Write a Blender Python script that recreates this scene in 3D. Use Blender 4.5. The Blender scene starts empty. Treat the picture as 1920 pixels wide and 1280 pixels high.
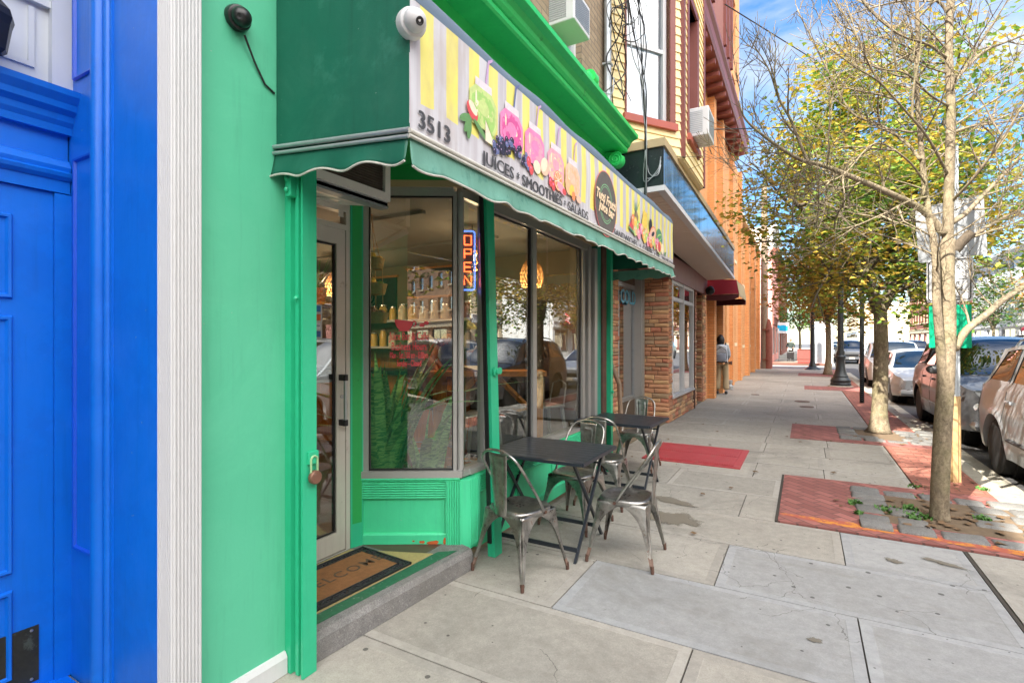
import bpy, bmesh, math, random
from math import sin, cos, pi, radians, sqrt, atan2
from mathutils import Vector, Matrix, noise
random.seed(7)
SC = bpy.context.scene
COL = SC.collection
# ---------------------------------------------------------------- camera, sky, sun, exposure
CAM_H, YAW, FPX = 1.55, radians(29.6), 965.0
cam_d = bpy.data.cameras.new('camera'); cam = bpy.data.objects.new('camera', cam_d); COL.objects.link(cam)
cam_d.sensor_width = 36; cam_d.lens = FPX/1920*36; cam_d.clip_start = .05; cam_d.clip_end = 3000
cam.location = (0, 0, CAM_H); cam.rotation_euler = (pi/2, 0, YAW); SC.camera = cam
SUN_EL, SUN_AZ = radians(43), atan2(-.30, -.95)        # azimuth measured from +Y towards +X
sdir = Vector((sin(SUN_AZ)*cos(SUN_EL), cos(SUN_AZ)*cos(SUN_EL), sin(SUN_EL)))
sl = bpy.data.lights.new('sun', 'SUN'); sl.energy = 4.2; sl.angle = radians(.5); sl.color = (1, .93, .82)
so = bpy.data.objects.new('sun', sl); COL.objects.link(so); so.rotation_euler = sdir.to_track_quat('Z', 'Y').to_euler()
so.location = (0, 0, 30)
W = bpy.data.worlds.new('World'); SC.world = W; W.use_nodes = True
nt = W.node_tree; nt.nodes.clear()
def WN(t, **k):
    n = nt.nodes.new(t)
    for a, b in k.items(): setattr(n, a, b)
    return n
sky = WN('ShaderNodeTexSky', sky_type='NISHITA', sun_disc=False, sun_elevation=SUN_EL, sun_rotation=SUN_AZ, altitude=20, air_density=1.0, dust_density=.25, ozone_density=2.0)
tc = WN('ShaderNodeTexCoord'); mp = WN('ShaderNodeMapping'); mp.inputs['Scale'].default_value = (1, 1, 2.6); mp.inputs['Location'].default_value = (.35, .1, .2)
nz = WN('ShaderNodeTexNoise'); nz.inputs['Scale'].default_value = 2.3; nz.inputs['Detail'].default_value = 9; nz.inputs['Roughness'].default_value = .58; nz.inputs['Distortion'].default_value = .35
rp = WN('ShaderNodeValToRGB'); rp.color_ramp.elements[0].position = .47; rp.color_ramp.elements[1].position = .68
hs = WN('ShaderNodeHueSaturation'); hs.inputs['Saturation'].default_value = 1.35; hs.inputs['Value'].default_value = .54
sx = WN('ShaderNodeVectorMath', operation='DOT_PRODUCT'); sx.inputs[1].default_value = (.60, -.50, .62); mr = WN('ShaderNodeMapRange'); mr.inputs[1].default_value = .48; mr.inputs[2].default_value = .86; mr.interpolation_type = 'SMOOTHSTEP'   # added bright cloud bank out of view, to light the shaded shop fronts
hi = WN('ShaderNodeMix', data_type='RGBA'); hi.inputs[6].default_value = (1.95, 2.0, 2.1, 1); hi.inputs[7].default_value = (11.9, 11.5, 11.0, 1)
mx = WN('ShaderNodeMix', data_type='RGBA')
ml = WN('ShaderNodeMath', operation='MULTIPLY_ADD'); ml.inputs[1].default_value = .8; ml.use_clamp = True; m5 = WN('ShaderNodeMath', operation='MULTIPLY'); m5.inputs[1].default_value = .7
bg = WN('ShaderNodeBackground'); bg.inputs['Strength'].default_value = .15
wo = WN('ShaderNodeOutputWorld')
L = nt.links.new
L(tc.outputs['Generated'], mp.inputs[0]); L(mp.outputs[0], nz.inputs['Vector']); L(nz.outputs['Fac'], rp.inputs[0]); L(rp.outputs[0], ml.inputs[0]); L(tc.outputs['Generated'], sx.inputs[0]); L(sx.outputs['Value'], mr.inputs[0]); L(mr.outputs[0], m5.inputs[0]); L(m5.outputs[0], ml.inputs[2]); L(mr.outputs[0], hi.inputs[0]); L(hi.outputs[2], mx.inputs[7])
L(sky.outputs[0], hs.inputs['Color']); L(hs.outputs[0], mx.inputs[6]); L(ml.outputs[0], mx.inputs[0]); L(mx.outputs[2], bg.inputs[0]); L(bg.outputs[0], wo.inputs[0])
SC.view_settings.view_transform = 'Standard'; SC.view_settings.look = 'None'; SC.view_settings.gamma = 1
SC.view_settings.exposure = 1.98
SC.render.engine = 'CYCLES'
cy = SC.cycles; cy.use_denoising = True; cy.max_bounces = 10; cy.diffuse_bounces = 4; cy.glossy_bounces = 4; cy.transparent_max_bounces = 24; cy.sample_clamp_indirect = 6; cy.caustics_reflective = False; cy.caustics_refractive = False
# ---------------------------------------------------------------- helpers: objects
def lin(c):
    return tuple((v/12.92 if v <= .04045 else ((v+.055)/1.055)**2.4) for v in c)
def S(r, g, b): return lin((r/255, g/255, b/255))
BASE = {}
def tag(o, label=None, cat=None, group=None, kind=None):
    if label: o['label'] = label
    if cat: o['category'] = cat
    if group: o['group'] = group
    if kind: o['kind'] = kind
    return o
def thing(name, label, cat, loc=(0, 0, 0), rz=0, group=None):
    o = bpy.data.objects.new(name, None); COL.objects.link(o); o.location = loc; o.rotation_euler = (0, 0, rz)
    o.empty_display_size = .1; BASE[o.name] = Vector(loc)
    return tag(o, label, cat, group)
def kids(o): return [c for c in bpy.data.objects if c.parent == o]
def copy_tree(o, parent=None):
    c = o.copy(); COL.objects.link(c); c.parent = parent
    for ch in kids(o):
        if ch is not c: copy_tree(ch, c)
    return c
def place(o, loc, rz=0, label=None, group=None):
    c = copy_tree(o); c.location = loc; c.rotation_euler = (0, 0, rz)
    if label: c['label'] = label
    if group: c['group'] = group
    return c
class MB:
    """mesh builder; geometry in world coordinates unless the thing stands at the origin"""
    def __init__(s): s.v = []; s.f = []; s.m = []; s.cur = 0; s.T = None
    def mat(s, i): s.cur = i; return s
    def add(s, vs, fs):
        b = len(s.v)
        for p in vs:
            p = Vector(p)
            s.v.append(s.T @ p if s.T is not None else p)
        for f in fs: s.f.append([b+i for i in f]); s.m.append(s.cur)
        return s
    def box(s, a, b, rz=0, bev=0):
        x0, y0, z0 = a; x1, y1, z1 = b
        if x0 > x1: x0, x1 = x1, x0
        if y0 > y1: y0, y1 = y1, y0
        if z0 > z1: z0, z1 = z1, z0
        if bev:
            e = min(bev, (x1-x0)/2.01, (y1-y0)/2.01, (z1-z0)/2.01)
            bm = bmesh.new(); bmesh.ops.create_cube(bm, size=1)
            bmesh.ops.scale(bm, vec=(x1-x0, y1-y0, z1-z0), verts=bm.verts)
            bmesh.ops.bevel(bm, geom=bm.edges[:], offset=e, segments=2, affect='EDGES', profile=.5)
            c = Vector(((x0+x1)/2, (y0+y1)/2, (z0+z1)/2)); R = Matrix.Rotation(rz, 3, 'Z')
            bm.verts.index_update()
            s.add([c+R@v.co for v in bm.verts], [[v.index for v in f.verts] for f in bm.faces]); bm.free(); return s
        c = Vector(((x0+x1)/2, (y0+y1)/2, 0)); R = Matrix.Rotation(rz, 3, 'Z')
        vs = [(x, y, z) for z in (z0, z1) for x, y in ((x0, y0), (x1, y0), (x1, y1), (x0, y1))]
        vs = [c+R@(Vector(p)-c) if rz else Vector(p) for p in vs]
        return s.add(vs, [(3, 2, 1, 0), (4, 5, 6, 7), (0, 1, 5, 4), (1, 2, 6, 5), (2, 3, 7, 6), (3, 0, 4, 7)])
    def seg(s, p, q, d, z0, z1):
        """upright wall board from p to q (xy), thickness d to the right-hand normal (positive = towards street when running +Y)"""
        p = Vector(p); q = Vector(q); t = (q-p).normalized(); n = Vector((t.y, -t.x))*d
        a = [p, q, q+n, p+n]
        vs = [(w.x, w.y, z) for z in (z0, z1) for w in a]
        return s.add(vs, [(3, 2, 1, 0), (4, 5, 6, 7), (0, 1, 5, 4), (1, 2, 6, 5), (2, 3, 7, 6), (3, 0, 4, 7)])
    def tube(s, pts, r, n=8, cap=True):
        pts = [Vector(p) for p in pts]; N = len(pts)
        rs = r if isinstance(r, (list, tuple)) else [r]*N
        b = len(s.v); ring = []; up = None
        for i, p in enumerate(pts):
            t = (pts[min(i+1, N-1)]-pts[max(i-1, 0)])
            if t.length < 1e-9: t = Vector((0, 0, 1))
            t.normalize()
            if up is None: up = t.orthogonal().normalized()
            else:
                up = up-t*up.dot(t)
                up = up.normalized() if up.length > 1e-6 else t.orthogonal().normalized()
            w = t.cross(up)
            ring += [p+(up*cos(2*pi*k/n)+w*sin(2*pi*k/n))*rs[i] for k in range(n)]
        fs = [(i*n+k, i*n+(k+1) % n, (i+1)*n+(k+1) % n, (i+1)*n+k) for i in range(N-1) for k in range(n)]
        if cap: fs += [tuple(range(n-1, -1, -1)), tuple((N-1)*n+k for k in range(n))]
        return s.add(ring, fs)
    def lathe(s, prof, c=(0, 0, 0), n=20, ax='Z'):
        c = Vector(c); vs = []
        for r, h in prof:
            for k in range(n):
                a = 2*pi*k/n; x, y = r*cos(a), r*sin(a)
                vs.append(c+Vector({'Z': (x, y, h), 'X': (h, x, y), 'Y': (x, h, y)}[ax]))
        m = len(prof)
        fs = [(i*n+k, i*n+(k+1) % n, (i+1)*n+(k+1) % n, (i+1)*n+k) for i in range(m-1) for k in range(n)]
        if prof[0][0] > 1e-5: fs.append(tuple(range(n-1, -1, -1)))
        if prof[-1][0] > 1e-5: fs.append(tuple((m-1)*n+k for k in range(n)))
        return s.add(vs, fs)
    def sweep(s, prof, p, q):
        """profile [(out,z)] swept horizontally from p to q (xy); out = right-hand normal"""
        p = Vector(p); q = Vector(q); t = (q-p).normalized(); nn = Vector((t.y, -t.x)); m = len(prof)
        vs = [((e+nn*o).x, (e+nn*o).y, z) for e in (p, q) for o, z in prof]
        fs = [(i, (i+1) % m, m+(i+1) % m, m+i) for i in range(m)]+[tuple(range(m-1, -1, -1)), tuple(range(m, 2*m))]
        return s.add(vs, fs)
    def prism(s, poly, d0, d1, f):
        """2D poly extruded; f(u,v,d) -> xyz"""
        m = len(poly); vs = [f(u, v, d) for d in (d0, d1) for u, v in poly]
        return s.add(vs, [(i, (i+1) % m, m+(i+1) % m, m+i) for i in range(m)]+[tuple(range(m-1, -1, -1)), tuple(range(m, 2*m))])
    def grid(s, f, nu, nv, close_u=False):
        vs = [f(i/nu, j/nv) for i in range(nu+1) for j in range(nv+1)]
        return s.add(vs, [(i*(nv+1)+j, (i+1)*(nv+1)+j, (i+1)*(nv+1)+j+1, i*(nv+1)+j+1) for i in range(nu) for j in range(nv)])
    def ball(s, c, r, n=10, m=7, sq=(1, 1, 1)):
        c = Vector(c)
        return s.add([c+Vector((r*sq[0]*sin(pi*i/m)*cos(2*pi*k/n), r*sq[1]*sin(pi*i/m)*sin(2*pi*k/n), r*sq[2]*cos(pi*i/m))) for i in range(m+1) for k in range(n)],
                     [(i*n+k, (i+1)*n+k, (i+1)*n+(k+1) % n, i*n+(k+1) % n) for i in range(m) for k in range(n)])
    def build(s, name, mats, parent=None, smooth=False, rec=True, mod=None):
        me = bpy.data.meshes.new(name); b = Vector((0, 0, 0)); r = parent
        while r is not None:
            if r.name in BASE: b = BASE[r.name]
            r = r.parent
        me.from_pydata([tuple(v-b) for v in s.v], [], s.f)
        if not isinstance(mats, (list, tuple)): mats = [mats]
        for m in mats: me.materials.append(m)
        if len(mats) > 1:
            for p, i in zip(me.polygons, s.m): p.material_index = i
        bm = bmesh.new(); bm.from_mesh(me)
        if rec and len(bm.faces) < 60000: bmesh.ops.recalc_face_normals(bm, faces=bm.faces[:])
        bm.to_mesh(me); bm.free()
        if smooth:
            me.polygons.foreach_set('use_smooth', [True]*len(me.polygons))
            if smooth != 'all':
                me.set_sharp_from_angle(angle=radians(smooth if isinstance(smooth, (int, float)) and smooth > 1 else 38))
        o = bpy.data.objects.new(name, me); COL.objects.link(o)
        if parent is not None: o.parent = parent
        return o
def struct(name, mb, m, **k): return tag(mb.build(name, m, **k), kind='structure')
def one(name, mb, m, label, cat, group=None, **k): return tag(mb.build(name, m, **k), label, cat, group)
def ray(px, py, dep):
    """point at a distance in front of the viewpoint: used to survey positions off the photograph"""
    u = (px-960)/FPX; v = (641-py)/FPX
    return Vector(((-sin(YAW)+cos(YAW)*u)*dep, (cos(YAW)+sin(YAW)*u)*dep, CAM_H+v*dep))
# facade with real openings: o start (x,y), e end (x,y), normal = right hand of o->e
def facade(mb, o, e, z0, z1, holes, depth=.12, thick=.2):
    o = Vector(o); e = Vector(e); Ln = (e-o).length; t = (e-o)/Ln; n = Vector((t.y, -t.x))
    us = sorted({0, Ln, *[h[0] for h in holes], *[h[1] for h in holes]}); zs = sorted({z0, z1, *[h[2] for h in holes], *[h[3] for h in holes]})
    P = lambda u, z, d=0: (o.x+t.x*u-n.x*d, o.y+t.y*u-n.y*d, z)
    for a, b in zip(us, us[1:]):
        for c, d in zip(zs, zs[1:]):
            if any(h[0]-1e-6 <= a and b <= h[1]+1e-6 and h[2]-1e-6 <= c and d <= h[3]+1e-6 for h in holes): continue
            mb.add([P(a, c), P(b, c), P(b, d), P(a, d)], [(0, 1, 2, 3)])
    for h in holes:
        a, b, c, d = h[:4]; q = [(a, c), (b, c), (b, d), (a, d)]
        for (u0, w0), (u1, w1) in zip(q, q[1:]+q[:1]):
            mb.add([P(u0, w0), P(u1, w1), P(u1, w1, depth), P(u0, w0, depth)], [(0, 1, 2, 3)])
    # back and caps so that it has a body
    mb.add([P(0, z0), P(0, z1), P(0, z1, thick), P(0, z0, thick)], [(0, 1, 2, 3)])
    mb.add([P(Ln, z0), P(Ln, z1), P(Ln, z1, thick), P(Ln, z0, thick)], [(0, 1, 2, 3)])
    mb.add([P(0, z1), P(Ln, z1), P(Ln, z1, thick), P(0, z1, thick)], [(0, 1, 2, 3)])
    return P
def window(root, P, h, fm, gm, fw=.06, depth=.1, bars=(1, 2), name='window', curtain=None):
    """frame with bars (nu x nv lights) and a pane, standing in hole h of facade function P"""
    a, b, c, d = h[:4]; f = MB()
    def bar(u0, u1, w0, w1, d0, d1): 
        vs = [P(u, w, q) for q in (d0, d1) for u, w in ((u0, w0), (u1, w0), (u1, w1), (u0, w1))]
        f.add(vs, [(3, 2, 1, 0), (4, 5, 6, 7), (0, 1, 5, 4), (1, 2, 6, 5), (2, 3, 7, 6), (3, 0, 4, 7)])
    d0, d1 = depth-.05, depth
    bar(a, a+fw, c, d, d0, d1); bar(b-fw, b, c, d, d0, d1); bar(a+fw, b-fw, c, c+fw, d0, d1); bar(a+fw, b-fw, d-fw, d, d0, d1)
    nu, nv = bars
    for i in range(1, nu): u = a+(b-a)*i/nu; bar(u-.02, u+.02, c+fw, d-fw, d0+.01, d1-.004)
    for j in range(1, nv): w = c+(d-c)*j/nv; bar(a+fw, b-fw, w-.025, w+.025, d0+.006, d1-.006)
    fo = f.build(name, fm, root)
    g = MB(); q = depth-.012
    g.add([P(a+.01, c+.01, q), P(b-.01, c+.01, q), P(b-.01, d-.01, q), P(a+.01, d-.01, q)], [(0, 1, 2, 3)]); g.build('pane', gm, fo)
    if curtain:
        g = MB(); q = depth+.06
        g.add([P(a, c, q), P(b, c, q), P(b, d, q), P(a, d, q)], [(0, 1, 2, 3)]); g.build('curtain', curtain, fo)
    return fo
# ---------------------------------------------------------------- helpers: materials
MATS = {}
class NT:
    def __init__(s, name):
        s.m = bpy.data.materials.new(name); s.m.use_nodes = True; s.t = s.m.node_tree; s.b = s.t.nodes['Principled BSDF']; s.out = s.t.nodes['Material Output']
        s.tc = s.n('ShaderNodeTexCoord'); s.co = s.tc.outputs['Object']
    def n(s, ty, ins=None, **k):
        o = s.t.nodes.new(ty)
        for a, b in k.items(): setattr(o, a, b)
        for a, b in (ins or {}).items():
            if hasattr(b, 'is_linked') or isinstance(b, bpy.types.NodeSocket): s.t.links.new(b, o.inputs[a])
            else: o.inputs[a].default_value = b
        return o
    def l(s, a, b): s.t.links.new(a, b)
    def map(s, sc=(1, 1, 1), rot=(0, 0, 0), loc=(0, 0, 0), vec=None):
        return s.n('ShaderNodeMapping', {'Vector': vec or s.co, 'Scale': sc, 'Rotation': rot, 'Location': loc}).outputs[0]
    def noise(s, scale, detail=4, rough=.55, vec=None, dist=0):
        return s.n('ShaderNodeTexNoise', {'Vector': vec or s.co, 'Scale': scale, 'Detail': detail, 'Roughness': rough, 'Distortion': dist}).outputs['Fac']
    def ramp(s, fac, stops, mode='LINEAR'):
        r = s.n('ShaderNodeValToRGB', {'Fac': fac}); cr = r.color_ramp; cr.interpolation = mode
        while len(cr.elements) < len(stops): cr.elements.new(.5)
        for e, (p, c) in zip(cr.elements, stops): e.position = p; e.color = (*c, 1) if len(c) == 3 else c
        return r.outputs[0]
    def mix(s, f, a, b, blend='MIX'):
        o = s.n('ShaderNodeMix', data_type='RGBA', blend_type=blend)
        for k, v in (('Factor', f), ('A', a), ('B', b)):
            i = o.inputs[k] if k != 'Factor' else o.inputs[0]
            if k == 'A': i = o.inputs[6]
            if k == 'B': i = o.inputs[7]
            if isinstance(v, bpy.types.NodeSocket): s.l(v, i)
            else: i.default_value = (*v, 1) if isinstance(v, tuple) and len(v) == 3 else v
        return o.outputs[2]
    def mth(s, op, a, b=None, c=None):
        o = s.n('ShaderNodeMath', operation=op)
        for i, v in enumerate((a, b, c)):
            if v is None: continue
            if isinstance(v, bpy.types.NodeSocket): s.l(v, o.inputs[i])
            else: o.inputs[i].default_value = v
        return o.outputs[0]
    def bump(s, h, st=.2, d=.01):
        o = s.n('ShaderNodeBump', {'Height': h, 'Strength': st, 'Distance': d})
        if s.b.inputs['Normal'].is_linked: s.l(s.b.inputs['Normal'].links[0].from_socket, o.inputs['Normal'])
        s.l(o.outputs[0], s.b.inputs['Normal'])
    def set(s, col=None, rough=None, metal=None, spec=None, coat=None, sheen=None):
        for k, v in (('Base Color', col), ('Roughness', rough), ('Metallic', metal), ('Specular IOR Level', spec), ('Coat Weight', coat)):
            if v is None: continue
            i = s.b.inputs[k]
            if isinstance(v, bpy.types.NodeSocket): s.l(v, i)
            else: i.default_value = (*v, 1) if isinstance(v, tuple) and len(v) == 3 else v
        return s.m
def dk(c, k): return tuple(max(0, min(1, v*k)) for v in c)
def mat(name, col, rough=.6, metal=0, var=.12, vs=3.0, bump=.12, bs=60, coat=0, spec=.5, streak=0, dirt=None, ds=6, dthr=.62, damt=.6):
    k = NT(name)
    f = k.noise(vs, 6, .6)
    c = k.mix(k.ramp(f, [(.3, (0, 0, 0)), (.7, (1, 1, 1))]), dk(col, 1-var), dk(col, 1+var))
    f2 = k.noise(vs*11, 3)
    c = k.mix(.5, c, k.mix(f2, dk(col, 1-var*.7), dk(col, 1+var*.7)))
    if dirt:
        fd = k.ramp(k.noise(ds, 8, .7), [(dthr, (0, 0, 0)), (dthr+.06, (1, 1, 1))])
        c = k.mix(k.mth('MULTIPLY', fd, damt), c, dirt)
    if streak:
        fs = k.ramp(k.noise(7, 6, .7, vec=k.map((3.2, 3.2, .22))), [(.54, (0, 0, 0)), (.72, (1, 1, 1))]); c = k.mix(k.mth('MULTIPLY', fs, streak), c, dk(col, .62))
        sp = k.n('ShaderNodeTexNoise', {'Vector': k.co, 'Scale': 38.0, 'Detail': 3.0}); c = k.mix(k.mth('MULTIPLY', k.mth('GREATER_THAN', sp.outputs['Fac'], .765), .5), c, (.4, .44, .42))
        f3 = k.ramp(k.noise(2.2, 8, .75, vec=k.map(loc=(9, 2, 4)), dist=.8), [(.5, (0, 0, 0)), (.75, (1, 1, 1))]); c = k.mix(k.mth('MULTIPLY', f3, streak*1.1), c, tuple(min(1, v*1.25+.03) for v in col))
    rr = k.mth('ADD', k.mth('MULTIPLY', k.noise(vs*5, 4), .16), rough-.08)
    k.set(c, rr, metal, spec, coat)
    if streak: k.bump(k.noise(12, 4, .6, vec=k.map((1, 1, .25))), .12, .01)
    if bump: k.bump(k.noise(bs, 5), bump, .004)
    return k.m
def glass_mat(name, tint=(.9, .95, .95), refl=1.0, base=.1, trans=1.0):
    k = NT(name); k.t.nodes.remove(k.b)
    ge = k.n('ShaderNodeNewGeometry'); fr = k.n('ShaderNodeFresnel', {'IOR': k.mth('ADD', 1.52, k.mth('MULTIPLY', ge.outputs['Backfacing'], 1/1.52-1.52))})
    f = k.mth('MINIMUM', k.mth('ADD', k.mth('MULTIPLY', fr.outputs[0], refl), base), 1.0)
    t = k.n('ShaderNodeBsdfTransparent', {'Color': (*tint, 1)})
    g = k.n('ShaderNodeBsdfGlossy', {'Color': (.97, .98, 1, 1), 'Roughness': .004})
    wv = k.n('ShaderNodeBump', {'Height': k.noise(1.2, 1), 'Strength': .02, 'Distance': .01}); k.l(wv.outputs[0], g.inputs['Normal'])
    mxs = k.n('ShaderNodeMixShader', {0: f, 1: t.outputs[0], 2: g.outputs[0]}); k.l(mxs.outputs[0], k.out.inputs[0])
    return k.m
def brick_mat(name, c1, c2, mortar, w=.2, h=.067, m=.01, rot=False, off=.5, var=.35, bump=.5, flat=False, rough=.85):
    k = NT(name)
    if flat: vec = k.map((1, 1, 1), (0, 0, radians(45) if rot else 0))
    else:
        sp = k.n('ShaderNodeSeparateXYZ', {0: k.co}); vec = k.n('ShaderNodeCombineXYZ', {0: k.mth('ADD', sp.outputs[0], sp.outputs[1]), 1: sp.outputs[2]}).outputs[0]
    b = k.n('ShaderNodeTexBrick', {'Vector': vec, 'Color1': (*c1, 1), 'Color2': (*c2, 1), 'Mortar': (*mortar, 1), 'Scale': 1.0, 'Mortar Size': m, 'Mortar Smooth': .2, 'Bias': 0, 'Brick Width': w, 'Row Height': h}, offset=off)
    c = k.mix(k.noise(2.0, 5), b.outputs[0], k.mix(.6, b.outputs[0], dk(c1, .55)), 'MIX')
    n2 = k.noise(45, 4); c = k.mix(k.mth('MULTIPLY', n2, var), c, dk(c2, .45))
    k.set(c, rough); k.bump(k.mth('SUBTRACT', k.mth('MULTIPLY', n2, .5), b.outputs['Fac']), bump, .008)
    return k.m
def emis(name, col, st):
    k = NT(name); k.set((0, 0, 0), .6); k.b.inputs['Emission Color'].default_value = (*col, 1); k.b.inputs['Emission Strength'].default_value = st
    return k.m
def text_mesh(name, s, mtl, parent, origin, ux, uz, size, depth=.003, bold=.0, align='CENTER', xs=1.0, shear=0, spacing=1.0, out=None, fat=0):
    """raised lettering: origin, ux = reading direction, uz = up direction"""
    cu = bpy.data.curves.new(name, 'FONT'); cu.body = s; cu.size = size; cu.align_x = align; cu.align_y = 'CENTER'; cu.extrude = depth/2; cu.offset = bold; cu.shear = shear; cu.space_character = spacing
    cu.resolution_u = 3
    t = bpy.data.objects.new('tmp', cu); COL.objects.link(t)
    me = bpy.data.meshes.new_from_object(t.evaluated_get(bpy.context.evaluated_depsgraph_get()))
    bpy.data.objects.remove(t); bpy.data.curves.remove(cu)
    ux = Vector(ux).normalized(); uz = Vector(uz).normalized(); nn = ux.cross(uz); b = Vector((0, 0, 0)); r = parent
    while r is not None:
        if r.name in BASE: b = BASE[r.name]
        r = r.parent
    og = Vector(origin)-b
    for v in me.vertices:
        c = v.co; v.co = og+ux*c.x*xs+uz*c.y+nn*(c.z+depth/2)
    if fat:
        bm = bmesh.new(); 
        for i, (fx, fz) in enumerate(((-1, 0), (1, 0), (0, .6), (0, -.6), (0, 0))):
            m2 = me.copy()
            for v in m2.vertices: v.co = v.co+ux*fx*fat+uz*fz*fat+nn*(.00012*i)
            bm.from_mesh(m2); bpy.data.meshes.remove(m2)
        bm.to_mesh(me); bm.free()
    me.materials.clear(); me.materials.append(mtl)
    o = bpy.data.objects.new(name, me); COL.objects.link(o)
    if parent is not None: o.parent = parent
    return o
# ---------------------------------------------------------------- materials
def conc(name, a, b, speck=.5, stain=(.16, .15, .13), bs=220, st=.35, rnd=True, wet=False):
    k = NT(name)
    c = k.mix(k.ramp(k.noise(1.1, 7, .65), [(.32, (0, 0, 0)), (.68, (1, 1, 1))]), a, b)
    if rnd:
        g = k.n('ShaderNodeNewGeometry'); c = k.mix(.5, c, k.mix(g.outputs['Random Per Island'], dk(a, .82), dk(b, 1.14)))
    c = k.mix(.28, c, k.mix(k.ramp(k.noise(14, 8, .75), [(.38, (0, 0, 0)), (.62, (1, 1, 1))]), dk(a, .66), dk(b, 1.15)))
    c = k.mix(k.mth('MULTIPLY', k.ramp(k.noise(170, 3, .8), [(.45, (0, 0, 0)), (.75, (1, 1, 1))]), speck), c, dk(a, .5))
    c = k.mix(k.mth('MULTIPLY', k.ramp(k.noise(95, 3, .8, vec=k.map(loc=(7, 3, 1))), [(.55, (0, 0, 0)), (.8, (1, 1, 1))]), speck), c, dk(b, 1.4))
    c = k.mix(k.mth('MULTIPLY', k.ramp(k.noise(.9, 9, .7, vec=k.map(loc=(3, 8, 0)), dist=1.2), [(.50, (0, 0, 0)), (.70, (1, 1, 1))]), .6), c, stain)
    c = k.mix(k.mth('MULTIPLY', k.ramp(k.noise(2.4, 6, .7, vec=k.map((.5, 2.2, 1), loc=(1, 2, 0)), dist=.6), [(.57, (0, 0, 0)), (.68, (1, 1, 1))]), .3), c, dk(stain, 1.25))
    for sc_, lo in ((1.15, 7), (2.3, 19)):
        cr = k.n('ShaderNodeTexVoronoi', {'Vector': k.n('ShaderNodeVectorMath', {0: k.map(loc=(lo, lo, 0)), 1: k.n('ShaderNodeVectorMath', {0: k.n('ShaderNodeTexNoise', {'Vector': k.co, 'Scale': 3.0, 'Detail': 6.0}).outputs['Color'], 3: .35}, operation='SCALE').outputs[0]}, operation='ADD').outputs[0], 'Scale': sc_}, feature='DISTANCE_TO_EDGE', voronoi_dimensions='2D')
        c = k.mix(k.mth('MULTIPLY', k.mth('LESS_THAN', cr.outputs['Distance'], .0022*sc_), k.mth('MULTIPLY', k.mth('GREATER_THAN', k.noise(.55, 2, vec=k.map(loc=(lo, 2, 0))), .56), .6)), c, dk(stain, .4))
    # chewing gum spots
    v = k.n('ShaderNodeTexVoronoi', {'Vector': k.co, 'Scale': 3.4, 'Randomness': 1.0}, voronoi_dimensions='2D')
    c = k.mix(k.mth('MULTIPLY', k.mth('LESS_THAN', v.outputs['Distance'], k.mth('MULTIPLY', k.mth('SUBTRACT', k.noise(.8, 2, vec=k.map(loc=(4, 4, 4))), .38), .16)), .75), c, (.035, .033, .03))
    if wet:
        sp = k.n('ShaderNodeSeparateXYZ', {0: k.co})
    k.set(c, .82); k.bump(k.noise(bs, 4, .7), st, .0025); k.bump(k.noise(6, 4), .15, .01)
    return k.m
M = {}
M['conc'] = conc('concrete_brushed', (.285, .265, .23), (.385, .36, .315))
M['conc_edge'] = conc('concrete_trowelled', (.295, .275, .24), (.39, .365, .325), .25, st=.12)
M['conc_grey'] = conc('concrete_new', (.265, .265, .262), (.345, .345, .34), .35)
M['conc_grey_edge'] = conc('concrete_new_edge', (.30, .303, .305), (.37, .375, .378), .2, st=.1)
M['kerb'] = conc('kerb_concrete', (.36, .33, .27), (.48, .45, .37), .5)
M['joint'] = mat('joint_dirt', (.05, .043, .035), .95)
k = NT('damp_concrete'); at = k.n('ShaderNodeAttribute', attribute_name='core')
k.set(k.mix(k.noise(60, 4), (.15, .13, .10), (.21, .185, .145)), .75); tr_ = k.n('ShaderNodeBsdfTransparent')
f_ = k.ramp(k.mth('ADD', at.outputs['Fac'], k.mth('MULTIPLY', k.mth('SUBTRACT', k.noise(9, 8, .75), .5), 1.1)), [(.22, (0, 0, 0)), (.42, (.85, .85, .85))]); m3 = k.n('ShaderNodeMixShader', {0: f_, 1: tr_.outputs[0], 2: k.b.outputs[0]}); k.l(m3.outputs[0], k.out.inputs[0]); M['stain'] = k.m
M['asphalt'] = mat('asphalt', (.062, .062, .064), .85, var=.3, vs=5, bump=.9, bs=130)
M['asphalt2'] = mat('asphalt_side', (.09, .09, .095), .85, var=.3, vs=5, bump=.9, bs=130)
M['line'] = mat('road_paint', (.66, .66, .64), .7, dirt=(.2, .2, .2), ds=12, dthr=.55)
M['paver'] = brick_mat('red_pavers', S(176, 112, 104), S(130, 78, 72), (.09, .055, .045), .20, .10, .007, rot=True, flat=True, bump=.35, var=.25)
M['paver2'] = brick_mat('red_kerb_pavers', S(184, 118, 100), S(140, 86, 72), (.10, .06, .045), .20, .10, .007, flat=True, bump=.35, var=.25)
M['ochre'] = mat('faded_yellow_paint', S(196, 128, 50), .8, dirt=S(160, 80, 70), ds=9, dthr=.45, damt=.9)
M['soil'] = mat('tree_pit_soil', (.15, .105, .065), .95, var=.4, vs=14, bump=.9, bs=60)
M['sett'] = conc('granite', (.12, .118, .112), (.25, .245, .235), 1.0, st=1.0, bs=60)
M['grass'] = mat('weeds', (.07, .17, .03), .7, var=.4, vs=20, bump=0)
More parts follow.
